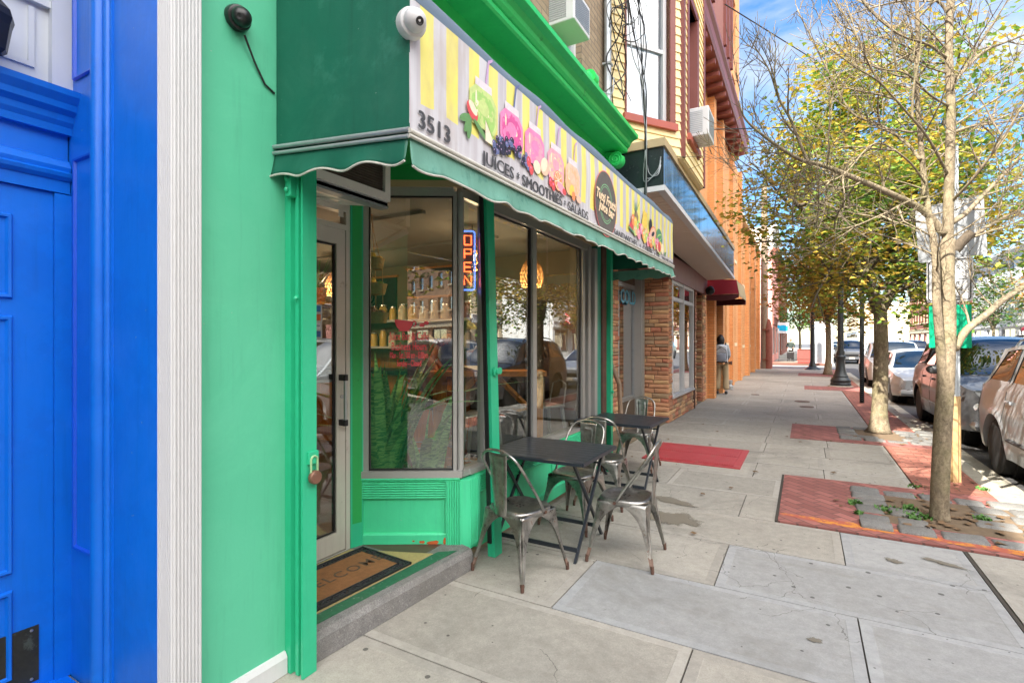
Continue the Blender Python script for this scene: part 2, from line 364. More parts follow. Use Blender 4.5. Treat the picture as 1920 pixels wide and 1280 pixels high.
# paints
M['g_wall'] = mat('green_wall_paint', S(86, 188, 150), .55, var=.05, vs=1.3, bump=.1, bs=90, dirt=S(94, 192, 156), ds=1.4, dthr=.5, damt=.35, streak=0.3)
M['g_trim'] = mat('green_trim_paint', S(46, 182, 136), .38, var=.07, vs=2.5, bump=.15, bs=40, dirt=S(20, 120, 80), ds=9, dthr=.66, damt=.6, streak=0.3)
M['g_bulk'] = mat('green_bulkhead_paint', S(74, 214, 158), .42, var=.06, vs=3, bump=.22, bs=30, dirt=S(30, 130, 85), ds=14, dthr=.68, damt=.6, streak=0.3)
M['g_dark'] = mat('green_header_paint', S(34, 160, 80), .5, var=.07, vs=2, bump=.15, bs=40, dirt=S(10, 90, 40), ds=10, dthr=.64, streak=0.3)
M['g_corn'] = mat('green_cornice_paint', S(50, 206, 104), .36, var=.06, vs=2, bump=.12, bs=30, dirt=S(12, 140, 60), ds=6, dthr=.62, damt=.5, streak=0.35)
M['g_teal'] = mat('teal_paint', S(60, 150, 130), .5)
M['blue'] = mat('blue_gloss_paint', (.002, .15, .68), .36, var=.1, vs=1.4, bump=.12, bs=26, dirt=(.003, .13, .62), ds=3, dthr=.5, damt=.6, streak=0.3)
M['blue_dk'] = mat('blue_panel_paint', (.003, .085, .62), .36, var=.08, vs=2, bump=.1, bs=26)
M['white'] = mat('white_paint', (.60, .605, .62), .5, var=.03, vs=3, bump=.06, bs=60, dirt=(.5, .48, .44), ds=16, dthr=.7, damt=.5, streak=0.18)
M['white_flute'] = mat('white_fluted_paint', (.60, .605, .62), .5, var=.03, vs=2, bump=0, dirt=(.42, .41, .38), ds=9, dthr=.66, damt=.5)
M['white_old'] = mat('white_transom_paint', (.56, .60, .66), .5, var=.05, vs=2, bump=.15, bs=40, dirt=(.2, .2, .2), ds=26, dthr=.72, damt=.7)
M['brass'] = mat('tarnished_kick_plate', (.075, .075, .055), .38, .75, var=.5, vs=6, bump=.2, bs=18, dirt=(.2, .24, .17), ds=9, dthr=.6)
M['black'] = mat('black_paint', (.014, .014, .015), .35, var=.2)
M['blackrub'] = mat('black_rubber', (.02, .021, .023), .6, var=.3, vs=10, bump=.4, bs=90)
M['rust'] = mat('rusty_dark_steel', (.10, .05, .035), .7, var=.5, vs=12, bump=.5, bs=50)
M['alu'] = mat('aluminium_frame', (.46, .455, .44), .4, .5, var=.06, vs=3, bump=.06, bs=60, dirt=(.25, .22, .18), ds=9, dthr=.66, damt=.5)
M['alu_white'] = mat('aluminium_door_frame', (.60, .57, .51), .42, .25, var=.07, vs=2, bump=.06, bs=60, dirt=(.3, .25, .18), ds=8, dthr=.62, damt=.5, streak=0.3)
M['silver'] = mat('silver_metal', (.5, .51, .52), .3, .9, var=.1)
M['galv'] = mat('galvanised_steel', (.40, .43, .45), .45, .6, var=.2, vs=14, bump=.1)
M['glass'] = glass_mat('shop_glass', (.92, .95, .93), 1.0, .10)
M['glass_n'] = glass_mat('neighbour_glass', (.55, .6, .6), 1.4, .34)
M['glass_up'] = glass_mat('upper_glass', (.62, .68, .72), 1.6, .2)
M['curtain'] = mat('net_curtain', (.62, .68, .72), .8, var=.15, vs=2)
M['dark_in'] = mat('dark_interior', (.02, .02, .022), .9)
M['terrazzo'] = conc('terrazzo_step', (.12, .12, .12), (.30, .29, .28), 1.0, st=.4, bs=80, rnd=False)
M['terr_y'] = mat('yellow_terrazzo', S(166, 148, 98), .6, var=.25, vs=50, bump=.2, bs=200)
M['terr_g'] = mat('green_terrazzo', S(40, 98, 70), .6, var=.4, vs=40, bump=.2, bs=200, dirt=(.25, .26, .24), ds=30, dthr=.6)
M['coir'] = mat('coir_mat', S(140, 96, 58), .95, var=.35, vs=30, bump=1, bs=260)
M['awn_g'] = mat('green_awning_canvas', S(4, 92, 72), .5, var=.18, vs=1.2, bump=.2, bs=300, dirt=S(60, 130, 112), ds=2.4, dthr=.6, damt=.35, streak=0.5)
M['awn_val'] = mat('faded_valance_canvas', S(98, 150, 134), .75, var=.2, vs=2.2, bump=.3, bs=200, dirt=S(60, 120, 110), ds=6, dthr=.55, damt=.6, streak=0.5)
M['awn_edge'] = mat('grimy_white_binding', (.55, .54, .49), .7, var=.2, vs=8, dirt=(.2, .19, .16), ds=10, dthr=.6)
M['awn_top'] = mat('slate_awning_top', S(96, 112, 128), .6, var=.12, vs=3, dirt=S(150, 160, 170), ds=40, dthr=.72)
M['under'] = mat('awning_underside', S(120, 150, 130), .8, var=.1)
k = NT('printed_awning_front')        # printed stripes: the print is on the canvas itself
sp = k.n('ShaderNodeSeparateXYZ', {0: k.co}); y, z = sp.outputs[1], sp.outputs[2]
w = k.mth('FRACT', k.mth('MULTIPLY', y, 5.9)); st = k.mth('LESS_THAN', w, .5)
w2 = k.mth('FRACT', k.mth('MULTIPLY', y, 9.2)); fade = k.mth('GREATER_THAN', k.mth('ADD', z, k.mth('MULTIPLY', k.noise(3, 2, vec=k.map((0, 1, 0))), .1)), .2)
c = k.mix(k.ramp(k.noise(8, 3, vec=k.map((1, 3, .15))), [(.4, (0, 0, 0)), (.6, (1, 1, 1))]), S(206, 206, 212), S(190, 186, 192))
c = k.mix(k.mth('MULTIPLY', k.mth('MULTIPLY', st, fade), k.mth('ADD', .72, k.mth('MULTIPLY', k.noise(5, 3), .3))), c, S(236, 226, 104))
c = k.mix(k.mth('MULTIPLY', k.ramp(k.noise(2.6, 6, .7, vec=k.map((1, 1, .5))), [(.52, (0, 0, 0)), (.68, (1, 1, 1))]), .35), c, S(170, 150, 130))
k.set(c, .6); k.bump(k.noise(400, 2), .15, .002); M['awn_print'] = k.m
M['ink'] = mat('dark_lettering', S(72, 72, 76), .6, var=.1)
for nm, c in dict(p_pale=(222, 214, 222), p_green=(150, 205, 90), p_lime=(190, 215, 120), p_mag=(214, 60, 140), p_mag2=(236, 120, 180), p_pink=(240, 150, 175), p_peach=(246, 190, 160), p_or=(240, 130, 70), p_or2=(250, 180, 130), p_red=(212, 50, 56), p_blue=(70, 84, 140), p_dk=(44, 44, 66), p_leaf=(70, 130, 60), p_yel=(246, 206, 70), p_cream=(246, 226, 200), p_str=(190, 150, 200), p_grey=(96, 92, 90), p_logo=(250, 214, 180), p_ring=(110, 200, 130), p_rim=(226, 120, 120), p_pine=(120, 100, 70), p_wm=(60, 130, 90)).items():
    M[nm] = mat('print_'+nm[2:], S(*[v*.80+w_*.20 for v, w_ in zip(c, (220, 212, 214))] if nm not in ('p_dk', 'p_grey', 'p_logo', 'p_cream', 'p_rim') else c), .6, var=.22, vs=34, bump=0)
M['brick_tan'] = brick_mat('tan_brick', S(176, 156, 130), S(150, 130, 106), S(120, 110, 98), .2, .07, .008)
M['brick_or'] = brick_mat('orange_brick', S(246, 178, 116), S(234, 158, 96), S(196, 150, 110), .2, .07, .007, var=.2, bump=.3)
M['brick_red'] = brick_mat('red_brick', S(160, 92, 74), S(136, 72, 58), S(130, 116, 104), .2, .07, .008)
M['brick_cream'] = brick_mat('cream_brick', S(206, 186, 150), S(190, 168, 130), S(160, 150, 130), .2, .07, .008)
M['brick_far'] = brick_mat('ochre_brick', S(196, 146, 100), S(176, 124, 82), S(160, 140, 120), .2, .07, .008)
M['stone'] = [mat('ashlar_%d' % i, S(*c), .9, var=.22, vs=9, bump=.9, bs=22) for i, c in enumerate(((196, 146, 112), (206, 166, 124), (178, 128, 98), (166, 140, 112), (190, 126, 100)))]
M['mortar'] = mat('dark_mortar', S(96, 84, 72), .95)
M['siding_y'] = mat('cream_yellow_siding', S(238, 216, 162), .55, var=.04, vs=2, bump=.06, bs=40, streak=0.2)
M['siding_w'] = mat('white_siding', S(224, 220, 208), .6, var=.04)
M['brown'] = mat('brown_trim_paint', S(124, 66, 58), .5, var=.1, vs=3, dirt=S(150, 100, 88), ds=3, dthr=.6, damt=.4, streak=0.3)
M['brown_r'] = mat('red_brown_sill', S(166, 84, 72), .5, var=.08)
M['tan'] = mat('tan_coping', S(178, 158, 122), .6, var=.12)
M['soffit'] = mat('white_soffit_boards', S(214, 200, 184), .6, var=.06)
k = NT('sky_painted_sign_glass')
c = k.mix(k.ramp(k.noise(1.2, 7, .7, vec=k.map((1, 9, .6)), dist=.4), [(.42, (0, 0, 0)), (.7, (1, 1, 1))]), (.025, .05, .07), (.19, .33, .50))  # sky reflection put into the colour as pale blue streaks
k.set(c, .12, spec=.9); M['sign_sky'] = k.m
M['blk_panel'] = mat('black_glass_panel', (.02, .03, .033), .25, var=.4, vs=4, bump=.05)
M['maroon'] = mat('maroon_awning', S(140, 22, 46), .6, var=.12, vs=3)
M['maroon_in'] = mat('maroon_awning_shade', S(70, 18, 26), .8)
M['awn_tan'] = mat('tan_awning_stripe', S(170, 150, 112), .7, var=.2)
M['pinkw'] = mat('pink_stucco', S(224, 158, 146), .8, var=.08, vs=2)
M['cream'] = mat('cream_stucco', S(226, 208, 172), .8, var=.08, vs=2)
M['lgrey'] = mat('light_grey_stucco', S(206, 206, 204), .8, var=.08, vs=2)
M['timber'] = mat('weathered_pole_wood', S(140, 122, 104), .9, var=.25, vs=(6), bump=.6, bs=30)
M['guard'] = mat('rusty_pole_guard', S(140, 82, 70), .8, var=.25, vs=6)
M['leafsteel'] = mat('lamp_post_black', (.022, .027, .03), .4, .3, var=.3)
M['hatch'] = mat('red_hatch_paint', S(164, 62, 66), .5, var=.2, vs=6, bump=.2, dirt=S(150, 90, 84), ds=7, dthr=.56)
def wood(name, c, sc=(1, 1, 12)):
    k = NT(name); f = k.noise(3, 6, .6, vec=k.map(sc), dist=.8)
    k.set(k.mix(k.ramp(f, [(.3, (0, 0, 0)), (.7, (1, 1, 1))]), dk(c, .62), dk(c, 1.2)), .5); k.bump(f, .2, .003); return k.m
M['pine_v'] = wood('pine_post', S(196, 128, 56), (14, 14, 1)); M['pine_h'] = wood('pine_top', S(190, 122, 54), (1, 14, 14))
def steel(name):
    k = NT(name); f = k.ramp(k.noise(7, 8, .7, dist=.6), [(.35, (0, 0, 0)), (.65, (1, 1, 1))])
    sp = k.n('ShaderNodeSeparateXYZ', {0: k.co})
    low = k.mth('MULTIPLY', k.mth('LESS_THAN', k.mth('ADD', sp.outputs[2], k.mth('MULTIPLY', k.noise(5, 4), .35)), .27), 1.0)
    spots = k.ramp(k.noise(16, 7, .75, vec=k.map(loc=(3, 1, 4))), [(.60, (0, 0, 0)), (.66, (1, 1, 1))])
    ru = k.mth('MAXIMUM', k.mth('MULTIPLY', low, .75), k.mth('MULTIPLY', spots, .8))
    c = k.mix(f, (.19, .185, .175), (.56, .545, .51)); c = k.mix(ru, c, (.20, .085, .045))
    k.set(c, k.mth('ADD', .26, k.mth('ADD', k.mth('MULTIPLY', ru, .5), k.mth('MULTIPLY', f, .12))), k.mth('SUBTRACT', .95, k.mth('MULTIPLY', ru, .85)))
    k.bump(k.noise(14, 5), .12, .004); return k.m
M['steel'] = steel('raw_steel'); 
M['steel_in'] = mat('pale_stool_steel', (.5, .5, .48), .35, .6)
M['tabletop'] = mat('dark_slatted_metal', (.022, .028, .038), .32, .1, var=.3, vs=3, bump=.08, bs=60)
M['int_wall'] = mat('interior_wall_paint', S(118, 106, 86), .8, var=.05, vs=1)
M['int_ceil'] = mat('interior_ceiling', S(146, 140, 132), .8, var=.04)
M['int_floor'] = mat('interior_floor', S(84, 60, 50), .4, var=.2)
M['wicker'] = mat('wicker_weave', S(176, 134, 78), .8, var=.4, vs=30, bump=1, bs=90)
M['skin'] = mat('skin_brown', S(150, 94, 66), .5, var=.05, bump=.03)
M['skin2'] = mat('skin_medium', S(176, 124, 96), .5, var=.05, bump=.03)
M['hair'] = mat('dark_hair', (.012, .01, .01), .5, var=.3, vs=20, bump=.8, bs=40)
k = NT('snake_plant_leaf'); f = k.noise(9, 3, vec=k.map((1, 1, 4.5)), dist=1.5)
k.set(k.mix(k.ramp(f, [(.42, (0, 0, 0)), (.56, (1, 1, 1))]), (.05, .24, .05), (.26, .55, .16)), .4); M['snake'] = k.m
M['snake_ctr'] = mat('plain_leaf', (.05, .16, .04), .4, var=.3, vs=8)
def bark(name, a, b):
    k = NT(name); f = k.noise(22, 9, .78, vec=k.map((1, 1, .5)), dist=.6)
    c = k.mix(k.ramp(f, [(.35, (0, 0, 0)), (.65, (1, 1, 1))]), a, b)
    c = k.mix(k.mth('MULTIPLY', k.ramp(k.noise(2.2, 5, .6, vec=k.map(loc=(5, 1, 2))), [(.5, (0, 0, 0)), (.65, (1, 1, 1))]), .4), c, (.20, .19, .08))
    c = k.mix(k.mth('MULTIPLY', k.ramp(k.noise(70, 3, .7), [(.5, (0, 0, 0)), (.7, (1, 1, 1))]), .5), c, dk(a, .5))
    k.set(c, .9); k.bump(k.noise(40, 6, .7, vec=k.map((1, 1, .5))), .8, .012); return k.m
M['bark'] = bark('street_tree_bark', (.095, .072, .045), (.34, .275, .185)); M['bark_dk'] = bark('dark_limb_bark', (.07, .055, .04), (.13, .10, .07))
M['twig'] = mat('pale_twig', (.2, .20, .155), .85, var=.2)
def leaves(name, stops, tr=.35):
    k = NT(name); g = k.n('ShaderNodeNewGeometry')
    big = k.noise(.75, 3); r = k.mth('ADD', k.mth('MULTIPLY', g.outputs['Random Per Island'], .38), k.mth('MULTIPLY', k.mth('SUBTRACT', big, .2), 1.05))
    c = k.ramp(r, stops)
    k.set(c, .55, spec=.35)
    t = k.n('ShaderNodeBsdfTranslucent', {'Color': c}); m2 = k.n('ShaderNodeMixShader', {0: tr, 1: k.b.outputs[0], 2: t.outputs[0]}); k.l(m2.outputs[0], k.out.inputs[0]); return k.m
M['leaf'] = leaves('autumn_maple_leaves', [(.2, (.07, .17, .03)), (.40, (.15, .29, .045)), (.56, (.42, .40, .06)), (.70, (.64, .44, .07)), (.95, (.42, .19, .05))])
M['leaf_g'] = leaves('green_leaves', [(.2, (.03, .10, .02)), (.55, (.09, .20, .035)), (.9, (.22, .30, .06))])
M['leaf_o'] = leaves('orange_leaves', [(.15, (.12, .16, .03)), (.4, (.36, .25, .04)), (.65, (.46, .24, .06)), (.95, (.34, .12, .05))])
# ---------------------------------------------------------------- the setting: ground, pavement, road
FX = -2.1                                              # line of the shop fronts
KX = 1.82                                              # kerb face
mb = MB(); mb.box((-300, -150, -1.2), (300, 400, -.22)); struct('ground', mb, M['asphalt2'])
mb = MB(); mb.box((KX-.05, -80, -.3), (11.5, 300, -.14)); struct('road', mb, M['asphalt'])
mb = MB(); mb.box((-60, 33.9, -.3), (KX-.05, 41.6, -.143)); mb.box((11.5, 33.9, -.3), (60, 41.6, -.143)); struct('cross_street', mb, M['asphalt2'])
mb = MB()
mb.box((-3.2, -40, -.2), (KX-.16, 33.2, -.012)); struct('sidewalk_base', mb, M['joint'])
rng = random.Random(3)
Ys = [-6, -4.5, -3.0, -1.5, -.3, .45, 1.22, 1.98, 2.72, 3.48, 4.25, 4.97, 5.72, 6.5, 7.28, 8.02, 8.78, 9.4, 10.3, 11.06]
while Ys[-1] < 33: Ys.append(min(33.2, Ys[-1]+.9))
XJ = {0: [-1.28, .26], 1: [-.5], 2: [-1.28, .26], 3: [-.5]}
known = {.45: [-1.28, .26], 1.22: [-1.28, .26], 1.98: [-.49], 2.72: [-1.285, .26], 3.48: [-.5], 4.25: [.25], 4.97: [-.51, -.22], 5.72: [-1.32, -.22], 6.5: [-.52, .2], 7.28: [.21, -.52], 8.02: [-.5, .25], 8.78: [-.53, .3]}
slab = MB()
def slab_box(a, b, c, d, mi):
    w, e = .004, .055; h = -.004+rng.random()*.003; tl = .0012
    x0, x1, y0, y1 = a+w, b-w, c+w, d-w
    slab.mat(mi+1).add([(x0, y0, h-.02), (x1, y0, h-.02), (x1, y1, h-.02), (x0, y1, h-.02), (x0, y0, h), (x1, y0, h), (x1, y1, h), (x0, y1, h)],
                       [(0, 1, 5, 4), (1, 2, 6, 5), (2, 3, 7, 6), (3, 0, 4, 7)])
    if x1-x0 < .3 or y1-y0 < .3: e = .02
    slab.mat(mi+1).add([(x0, y0, h), (x1, y0, h), (x1, y1, h), (x0, y1, h), (x0+e, y0+e, h), (x1-e, y0+e, h), (x1-e, y1-e, h), (x0+e, y1-e, h)],
                       [(0, 1, 5, 4), (1, 2, 6, 5), (2, 3, 7, 6), (3, 0, 4, 7)])
    g = .004
    slab.mat(mi).add([(x0+e, y0+e, h), (x1-e, y0+e, h), (x1-e, y1-e, h), (x0+e, y1-e, h), (x0+e+g, y0+e+g, h-tl), (x1-e-g, y0+e+g, h-tl), (x1-e-g, y1-e-g, h-tl), (x0+e+g, y1-e-g, h-tl)],
                       [(0, 1, 5, 4), (1, 2, 6, 5), (2, 3, 7, 6), (3, 0, 4, 7), (4, 5, 6, 7)])
for i, (y0, y1) in enumerate(zip(Ys, Ys[1:])):
    xs = known.get(y0, [[-1.3, .25], [-.52]][i % 2])
    right = 1.02 if y0 < 4.9 else 1.02
    xx = [-2.9 if (y0 > 6 ) else -2.25]+xs+[right]
    for a, b in zip(xx, xx[1:]):
        if a < -2 and y0 < 2.7 and y0 > .9: a = -2.2
        grey = (2.7 < y0 < 4.9 and a > -1.3) or (1.9 < y0 < 2.0 and False)
        if abs(y0-2.72) < .02 and a < -2: slab_box(a, b, y0, y1, 0); continue
        if abs(y0-4.97) < .02 and a > -.3: continue
        if abs(y0-5.72) < .02 and a > -.3: continue
        slab_box(a, b, y0, y1, 2 if grey else 0)
    if y0 < 4.9: slab_box(1.045, KX-.17, y0, y1, 0)
slab.build('sidewalk', [M['conc'], M['conc_edge'], M['conc_grey'], M['conc_grey_edge']]); tag(bpy.data.objects['sidewalk'], kind='structure')
mb = MB()
for x0, y0, x1, y1 in ((-.2, 5.0, 1.64, 6.78), (-.2, 9.4, 1.64, 11.06), (.0, 19.2, 1.64, 20.8), (-.25, 26.6, 1.64, 29.0)): mb.box((x0, y0, -.05), (x1, y1, .004))
struct('brick_paving_patches', mb, M['paver'])
mb = MB()
for y0, y1 in ((6.786, 9.395), (11.066, 19.195), (20.806, 26.595), (29.005, 33.2)): mb.box((1.03, y0, -.05), (1.64, y1, .004))
struct('brick_kerb_strip', mb, M['paver2'])
mb = MB(); rg = random.Random(5); ya = 5.06; pts = [(-.19, 5.19), (.1, 5.13), (.4, 5.10), (.7, 5.12), (1.0, 5.08), (1.5, 5.04), (1.5, 5.16), (1.0, 5.22), (.4, 5.26), (-.19, 5.24)]
mb.add([(x, y, .0055) for x, y in pts], [tuple(range(10))]); struct('faded_yellow_line', mb, M['ochre'])
mb = MB(); y = -20
while y < 33: mb.box((1.645, y, -.3), (KX, y+1.49, .0), bev=.018); y += 1.5
struct('kerb', mb, M['kerb'])
mb = MB(); mb.box((KX+.0, -20, -.3), (KX+.32, 33, -.132)); struct('gutter', mb, M['kerb'])
mb = MB(); mb.box((1.021, -6, -.01), (1.041, 4.97, -.002)); mb.box((-.225, 5.0, -.01), (-.203, 6.78, .002)); struct('expansion_joint', mb, M['joint'])
# damp patches of older concrete
def blob(mb, cx, cy, rx, ry, z, seed, rz=0, n=46):
    rr = random.Random(seed); ph = [rr.random()*6.28 for _ in range(5)]
    ps = []
    for i in range(n):
        a = 2*pi*i/n; q = 1+.22*sin(2*a+ph[0])+.13*sin(5*a+ph[1])+.07*sin(9*a+ph[2])+.05*sin(17*a+ph[3])
        x, y = rx*q*cos(a), ry*q*sin(a); ps.append((cx+x*cos(rz)-y*sin(rz), cy+x*sin(rz)+y*cos(rz), z))
    ps.append((cx, cy, z)); mb.add(ps, [(i, (i+1) % n, n) for i in range(n)]); CORE.extend([0.0]*n+[1.0])
CORE = []
mb = MB(); blob(mb, -1.02, 4.62, .33, .24, .0022, 2, -.5); blob(mb, -1.12, 5.13, .34, .1, .0024, 5, -.2); blob(mb, .55, 4.5, .07, .06, .0022, 9); blob(mb, .85, 4.62, .16, .05, .0022, 11, -.3); blob(mb, .05, 3.1, .04, .04, .0022, 21); blob(mb, 1.45, 4.1, .3, .08, .0022, 31, .9)
o = struct('damp_stain', mb, M['stain'], rec=False); at_ = o.data.attributes.new('core', 'FLOAT', 'POINT'); at_.data.foreach_set('value', CORE)
# cross-street crossing, far pavement, far side of the street
mb = MB(); mb.box((-3.2, 33.205, -.2), (KX, 33.9, -.03)); struct('corner_ramp', mb, M['paver2'])
mb = MB(); mb.box((-3.0, 34.4, -.2), (1.2, 34.75, -.138)); mb.box((-3.0, 40.4, -.2), (1.2, 40.75, -.138)); mb.box((6.55, -60, -.2), (6.68, 33, -.136))
struct('crosswalk_paint', mb, M['line'])
mb = MB(); mb.box((-3.3, 41.6, -.3), (KX-.16, 44.5, .0)); struct('far_brick_pavement', mb, M['paver2'])
mb = MB(); mb.box((-3.3, 44.5, -.3), (KX-.16, 140, -.004)); mb.box((11.5, -80, -.3), (15.6, 33.9, -.0)); mb.box((11.5, 41.6, -.3), (15.6, 160, -.0)); struct('far_sidewalk', mb, M['conc'])
mb = MB(); mb.box((KX-.16, 41.6, -.3), (KX, 140, .003)); struct('far_kerb', mb, M['kerb'])
# tree pits: granite setts round bare soil
def pit(cx, cy, seed):
    rr = random.Random(seed); mb = MB(); s2 = MB(); s2.box((cx-.42, cy-.42, -.05), (cx+.62, cy+.5, .006)); o = struct('tree_pit_soil', s2, M['soil'])
    y = cy-.72
    rows = [cy-.68, cy-.44, cy-.2, cy+.04, cy+.28, cy+.5]
    for j, yy in enumerate(rows):
        x = cx-.98+(.0 if j % 2 else -.05)+(.35 if j > 0 else .3)
        x = cx-.62
        while x < cx+.6:
            w = .24+rr.random()*.08
            inner = (cx-.2 < x+w/2 < cx+.33) and 0 < j < 5-(0)
            if j in (0, 5) or not inner:
                z = .010+rr.random()*.026
                if rr.random() > .02: mb.T = Matrix.Translation((x+w/2, yy+.115, 0)) @ Matrix.Rotation(rr.uniform(-.05, .05), 4, 'Z') @ Matrix.Rotation(rr.uniform(-.03, .03), 4, 'X'); mb.box((-w/2+.008, -.108, -.05), (w/2-.010, .104, z), bev=.028)
            x += w+.006
    mb.T = None
    for v in mb.v: v += Vector((noise.noise(v*14), noise.noise(v*14+Vector((5, 5, 5))), noise.noise(v*11+Vector((9, 1, 2)))))*.012
    struct('granite_setts', mb, M['sett'], smooth=50)
pit(1.02, 5.83, 1); pit(1.1, 10.35, 2)
# weeds and fallen leaves in the pit and along the kerb
mb = MB(); rr = random.Random(11)
def tuft(x, y, r, n, h):
    for _ in range(n):
        a = rr.random()*6.28; d = r*sqrt(rr.random()); px, py = x+d*cos(a), y+d*sin(a); b = rr.random()*6.28; hh = h*(.4+rr.random()*.7); t = .5*hh; w = .007
        q = Vector((px, py, .0)); s_ = Vector((cos(b), sin(b), 0)); e_ = Vector((-sin(b), cos(b), 0))
        mb.add([q-e_*w, q+e_*w, q+s_*t*.4+e_*w*1.4+Vector((0, 0, hh*.6)), q+s_*t*.4-e_*w*1.4+Vector((0, 0, hh*.6)), q+s_*t*1.1+Vector((0, 0, hh*.85))], [(0, 1, 2, 3), (3, 2, 4)])
for a in ((.68, 5.78, .12, 110, .05), (.86, 5.66, .1, 120, .06), (.85, 5.9, .06, 60, .06), (.42, 5.85, .05, 60, .06), (.42, 5.55, .03, 30, .05), (1.35, 5.9, .06, 60, .05), (1.62, 7.1, .05, 30, .04), (1.03, 6.9, .08, 30, .03), (1.02, 6.45, .1, 30, .03), (1.64, 6.5, .05, 30, .03)): tuft(*a)
tag(mb.build('weeds', M['grass']), 'short green weeds growing between the granite setts', 'weeds', kind='stuff')
mb = MB()
for _ in range(150):
    if _ < 60: x, y = 1.02+rr.gauss(0, .3), 5.8+rr.gauss(0, .22)
    elif _ < 80: x, y = rr.uniform(-2.05, 1), rr.uniform(3, 12)
    else: x, y = rr.uniform(1.0, 1.8), rr.uniform(6, 30)
    a = rr.random()*6.28; s_ = .016+rr.random()*.02; z = .012+rr.random()*.006
    if _ < 60: s_ *= 1.2
    p = [Vector((x, y, z))+Vector((cos(a+b)*s_*q, sin(a+b)*s_*q, c)) for b, q, c in ((0, 1.4, .006), (1.2, .8, 0), (2.4, 1, .009), (3.6, 1, .002), (4.9, .8, .01))]
    mb.add(p, [(0, 1, 2, 3, 4)])
tag(mb.build('fallen_leaves', mat('dry_leaf', (.15, .09, .045), .8, var=.5, vs=30, bump=0)), 'dry brown leaves scattered on the pavement and tree pit', 'leaves', kind='stuff')
# hatch, manholes
h = thing('cellar_hatch', 'red ribbed metal cellar hatch set flush in the concrete pavement', 'hatch', (-1.25, 7.4, 0))
mb = MB(); mb.box((-1.88, 6.8, -.05), (-.68, 8.0, .012)); mb.build('hatch_frame', M['hatch'], h)
for y0, y1 in ((6.86, 7.385), (7.4, 7.94)):
    mb = MB(); mb.box((-1.84, y0, .012), (-.76, y1, .02))
    x = -1.82
    while x < -.79: mb.box((x, y0+.02, .02), (x+.012, y1-.02, .025)); x += .028
    mb.build('hatch_leaf', M['hatch'], h)
mp_ = []
for i, (x, y, w, l) in enumerate(((-.05, 15.3, .35, 'small dark round utility cover in the pavement nearest the lamp post'), (.05, 14.1, .3, 'dark rusty utility cover in the pavement behind the second tree'), (-1.25, 16.6, .22, 'small dark utility cover closest to the orange brick entrance'))):
    mb = MB(); mb.lathe([(0, .004), (w/2, .004), (w/2, -.02)], (x, y, 0), 24); one('utility_cover', mb, M['rust'], l, 'cover', 'covers in the pavement')
# ---------------------------------------------------------------- blue townhouse entrance (nearest, left)
th = thing('townhouse', 'blue townhouse entrance with white fluted pilaster and panelled blue door, nearest building on the left', 'building', (-2.5, .5, 0))
mb = MB(); mb.box((-2.97, -1.0, 2.655), (-2.92, 1.045, 5)); 
mb.box((-2.92, -.2, 3.02), (-2.895, 1.0, 3.05)); mb.box((-2.92, -.2, 2.74), (-2.91, .90, 2.76)); mb.box((-2.92, .9, 2.74), (-2.91, .92, 3.0)); mb.box((-2.92, .97, 2.655), (-2.88, 1.045, 5)); mb.box((-2.92, .6, 3.05), (-2.9, .62, 5)); mb.box((-2.92, .2, 3.3), (-2.9, .9, 3.33))
mb.build('transom_panel', M['white_old'], th)
mb = MB()
mb.sweep([(0, 2.48), (.03, 2.48), (.035, 2.51), (.05, 2.53), (.055, 2.555), (.08, 2.575), (.085, 2.60), (.11, 2.63), (.115, 2.655), (0, 2.66)], (-2.92, -1.2), (-2.92, 1.045))
mb.sweep([(0, 2.27), (.03, 2.27), (.045, 2.285), (.05, 2.30), (.03, 2.312), (.035, 2.33), (.02, 2.36), (0, 2.37)], (-2.92, -1.2), (-2.92, 1.04))
mb.sweep([(0, 2.215), (.022, 2.215), (.024, 2.27), (0, 2.27)], (-2.92, -1.2), (-2.92, 1.04))
mb.box((-2.97, -1.2, 2.21), (-2.92, 1.04, 2.66)); mb.build('door_lintel', M['blue'], th)
d = MB(); d.box((-2.97, -.15, .04), (-2.915, .985, 2.212))
def panel_ring(mb, y0, y1, z0, z1, x, w=.028, h=.014):
    prof = [(0, 0), (w*.25, h), (w*.6, h*.9), (w, -.006)]
    rings = [[(x+hh, y0+q, z0+q), (x+hh, y1-q, z0+q), (x+hh, y1-q, z1-q), (x+hh, y0+q, z1-q)] for q, hh in prof]
    vs = [p for r in rings for p in r]; fs = [(i*4+k, i*4+(k+1) % 4, (i+1)*4+(k+1) % 4, (i+1)*4+k) for i in range(len(rings)-1) for k in range(4)]+[tuple(range(12, 16))]
    mb.add(vs, fs)
for z0, z1 in ((1.73, 2.09), (.57, 1.66), (.12, .50)): panel_ring(d, .46, .85, z0, z1, -2.915); panel_ring(d, .0, .38, z0, z1, -2.915)
dr = d.build('door', M['blue'], th, smooth=30)
mb = MB(); mb.box((-2.916, -.1, .075), (-2.9105, .935, .315)); kp = mb.build('kick_plate', M['brass'], dr)
for y in (.91, .5, .1):
    for z in (.09, .3): mb = MB(); mb.lathe([(.006, 0), (.006, .003), (0, .004)], (-2.9105, y, z), 8, 'X'); mb.build('screw', M['silver'], kp)
mb = MB(); mb.box((-2.93, .986, .04), (-2.898, 1.047, 2.21)); mb.box((-2.95, -1, 0), (-2.80, 1.03, .042)); mb.build('door_frame', M['blue'], th)
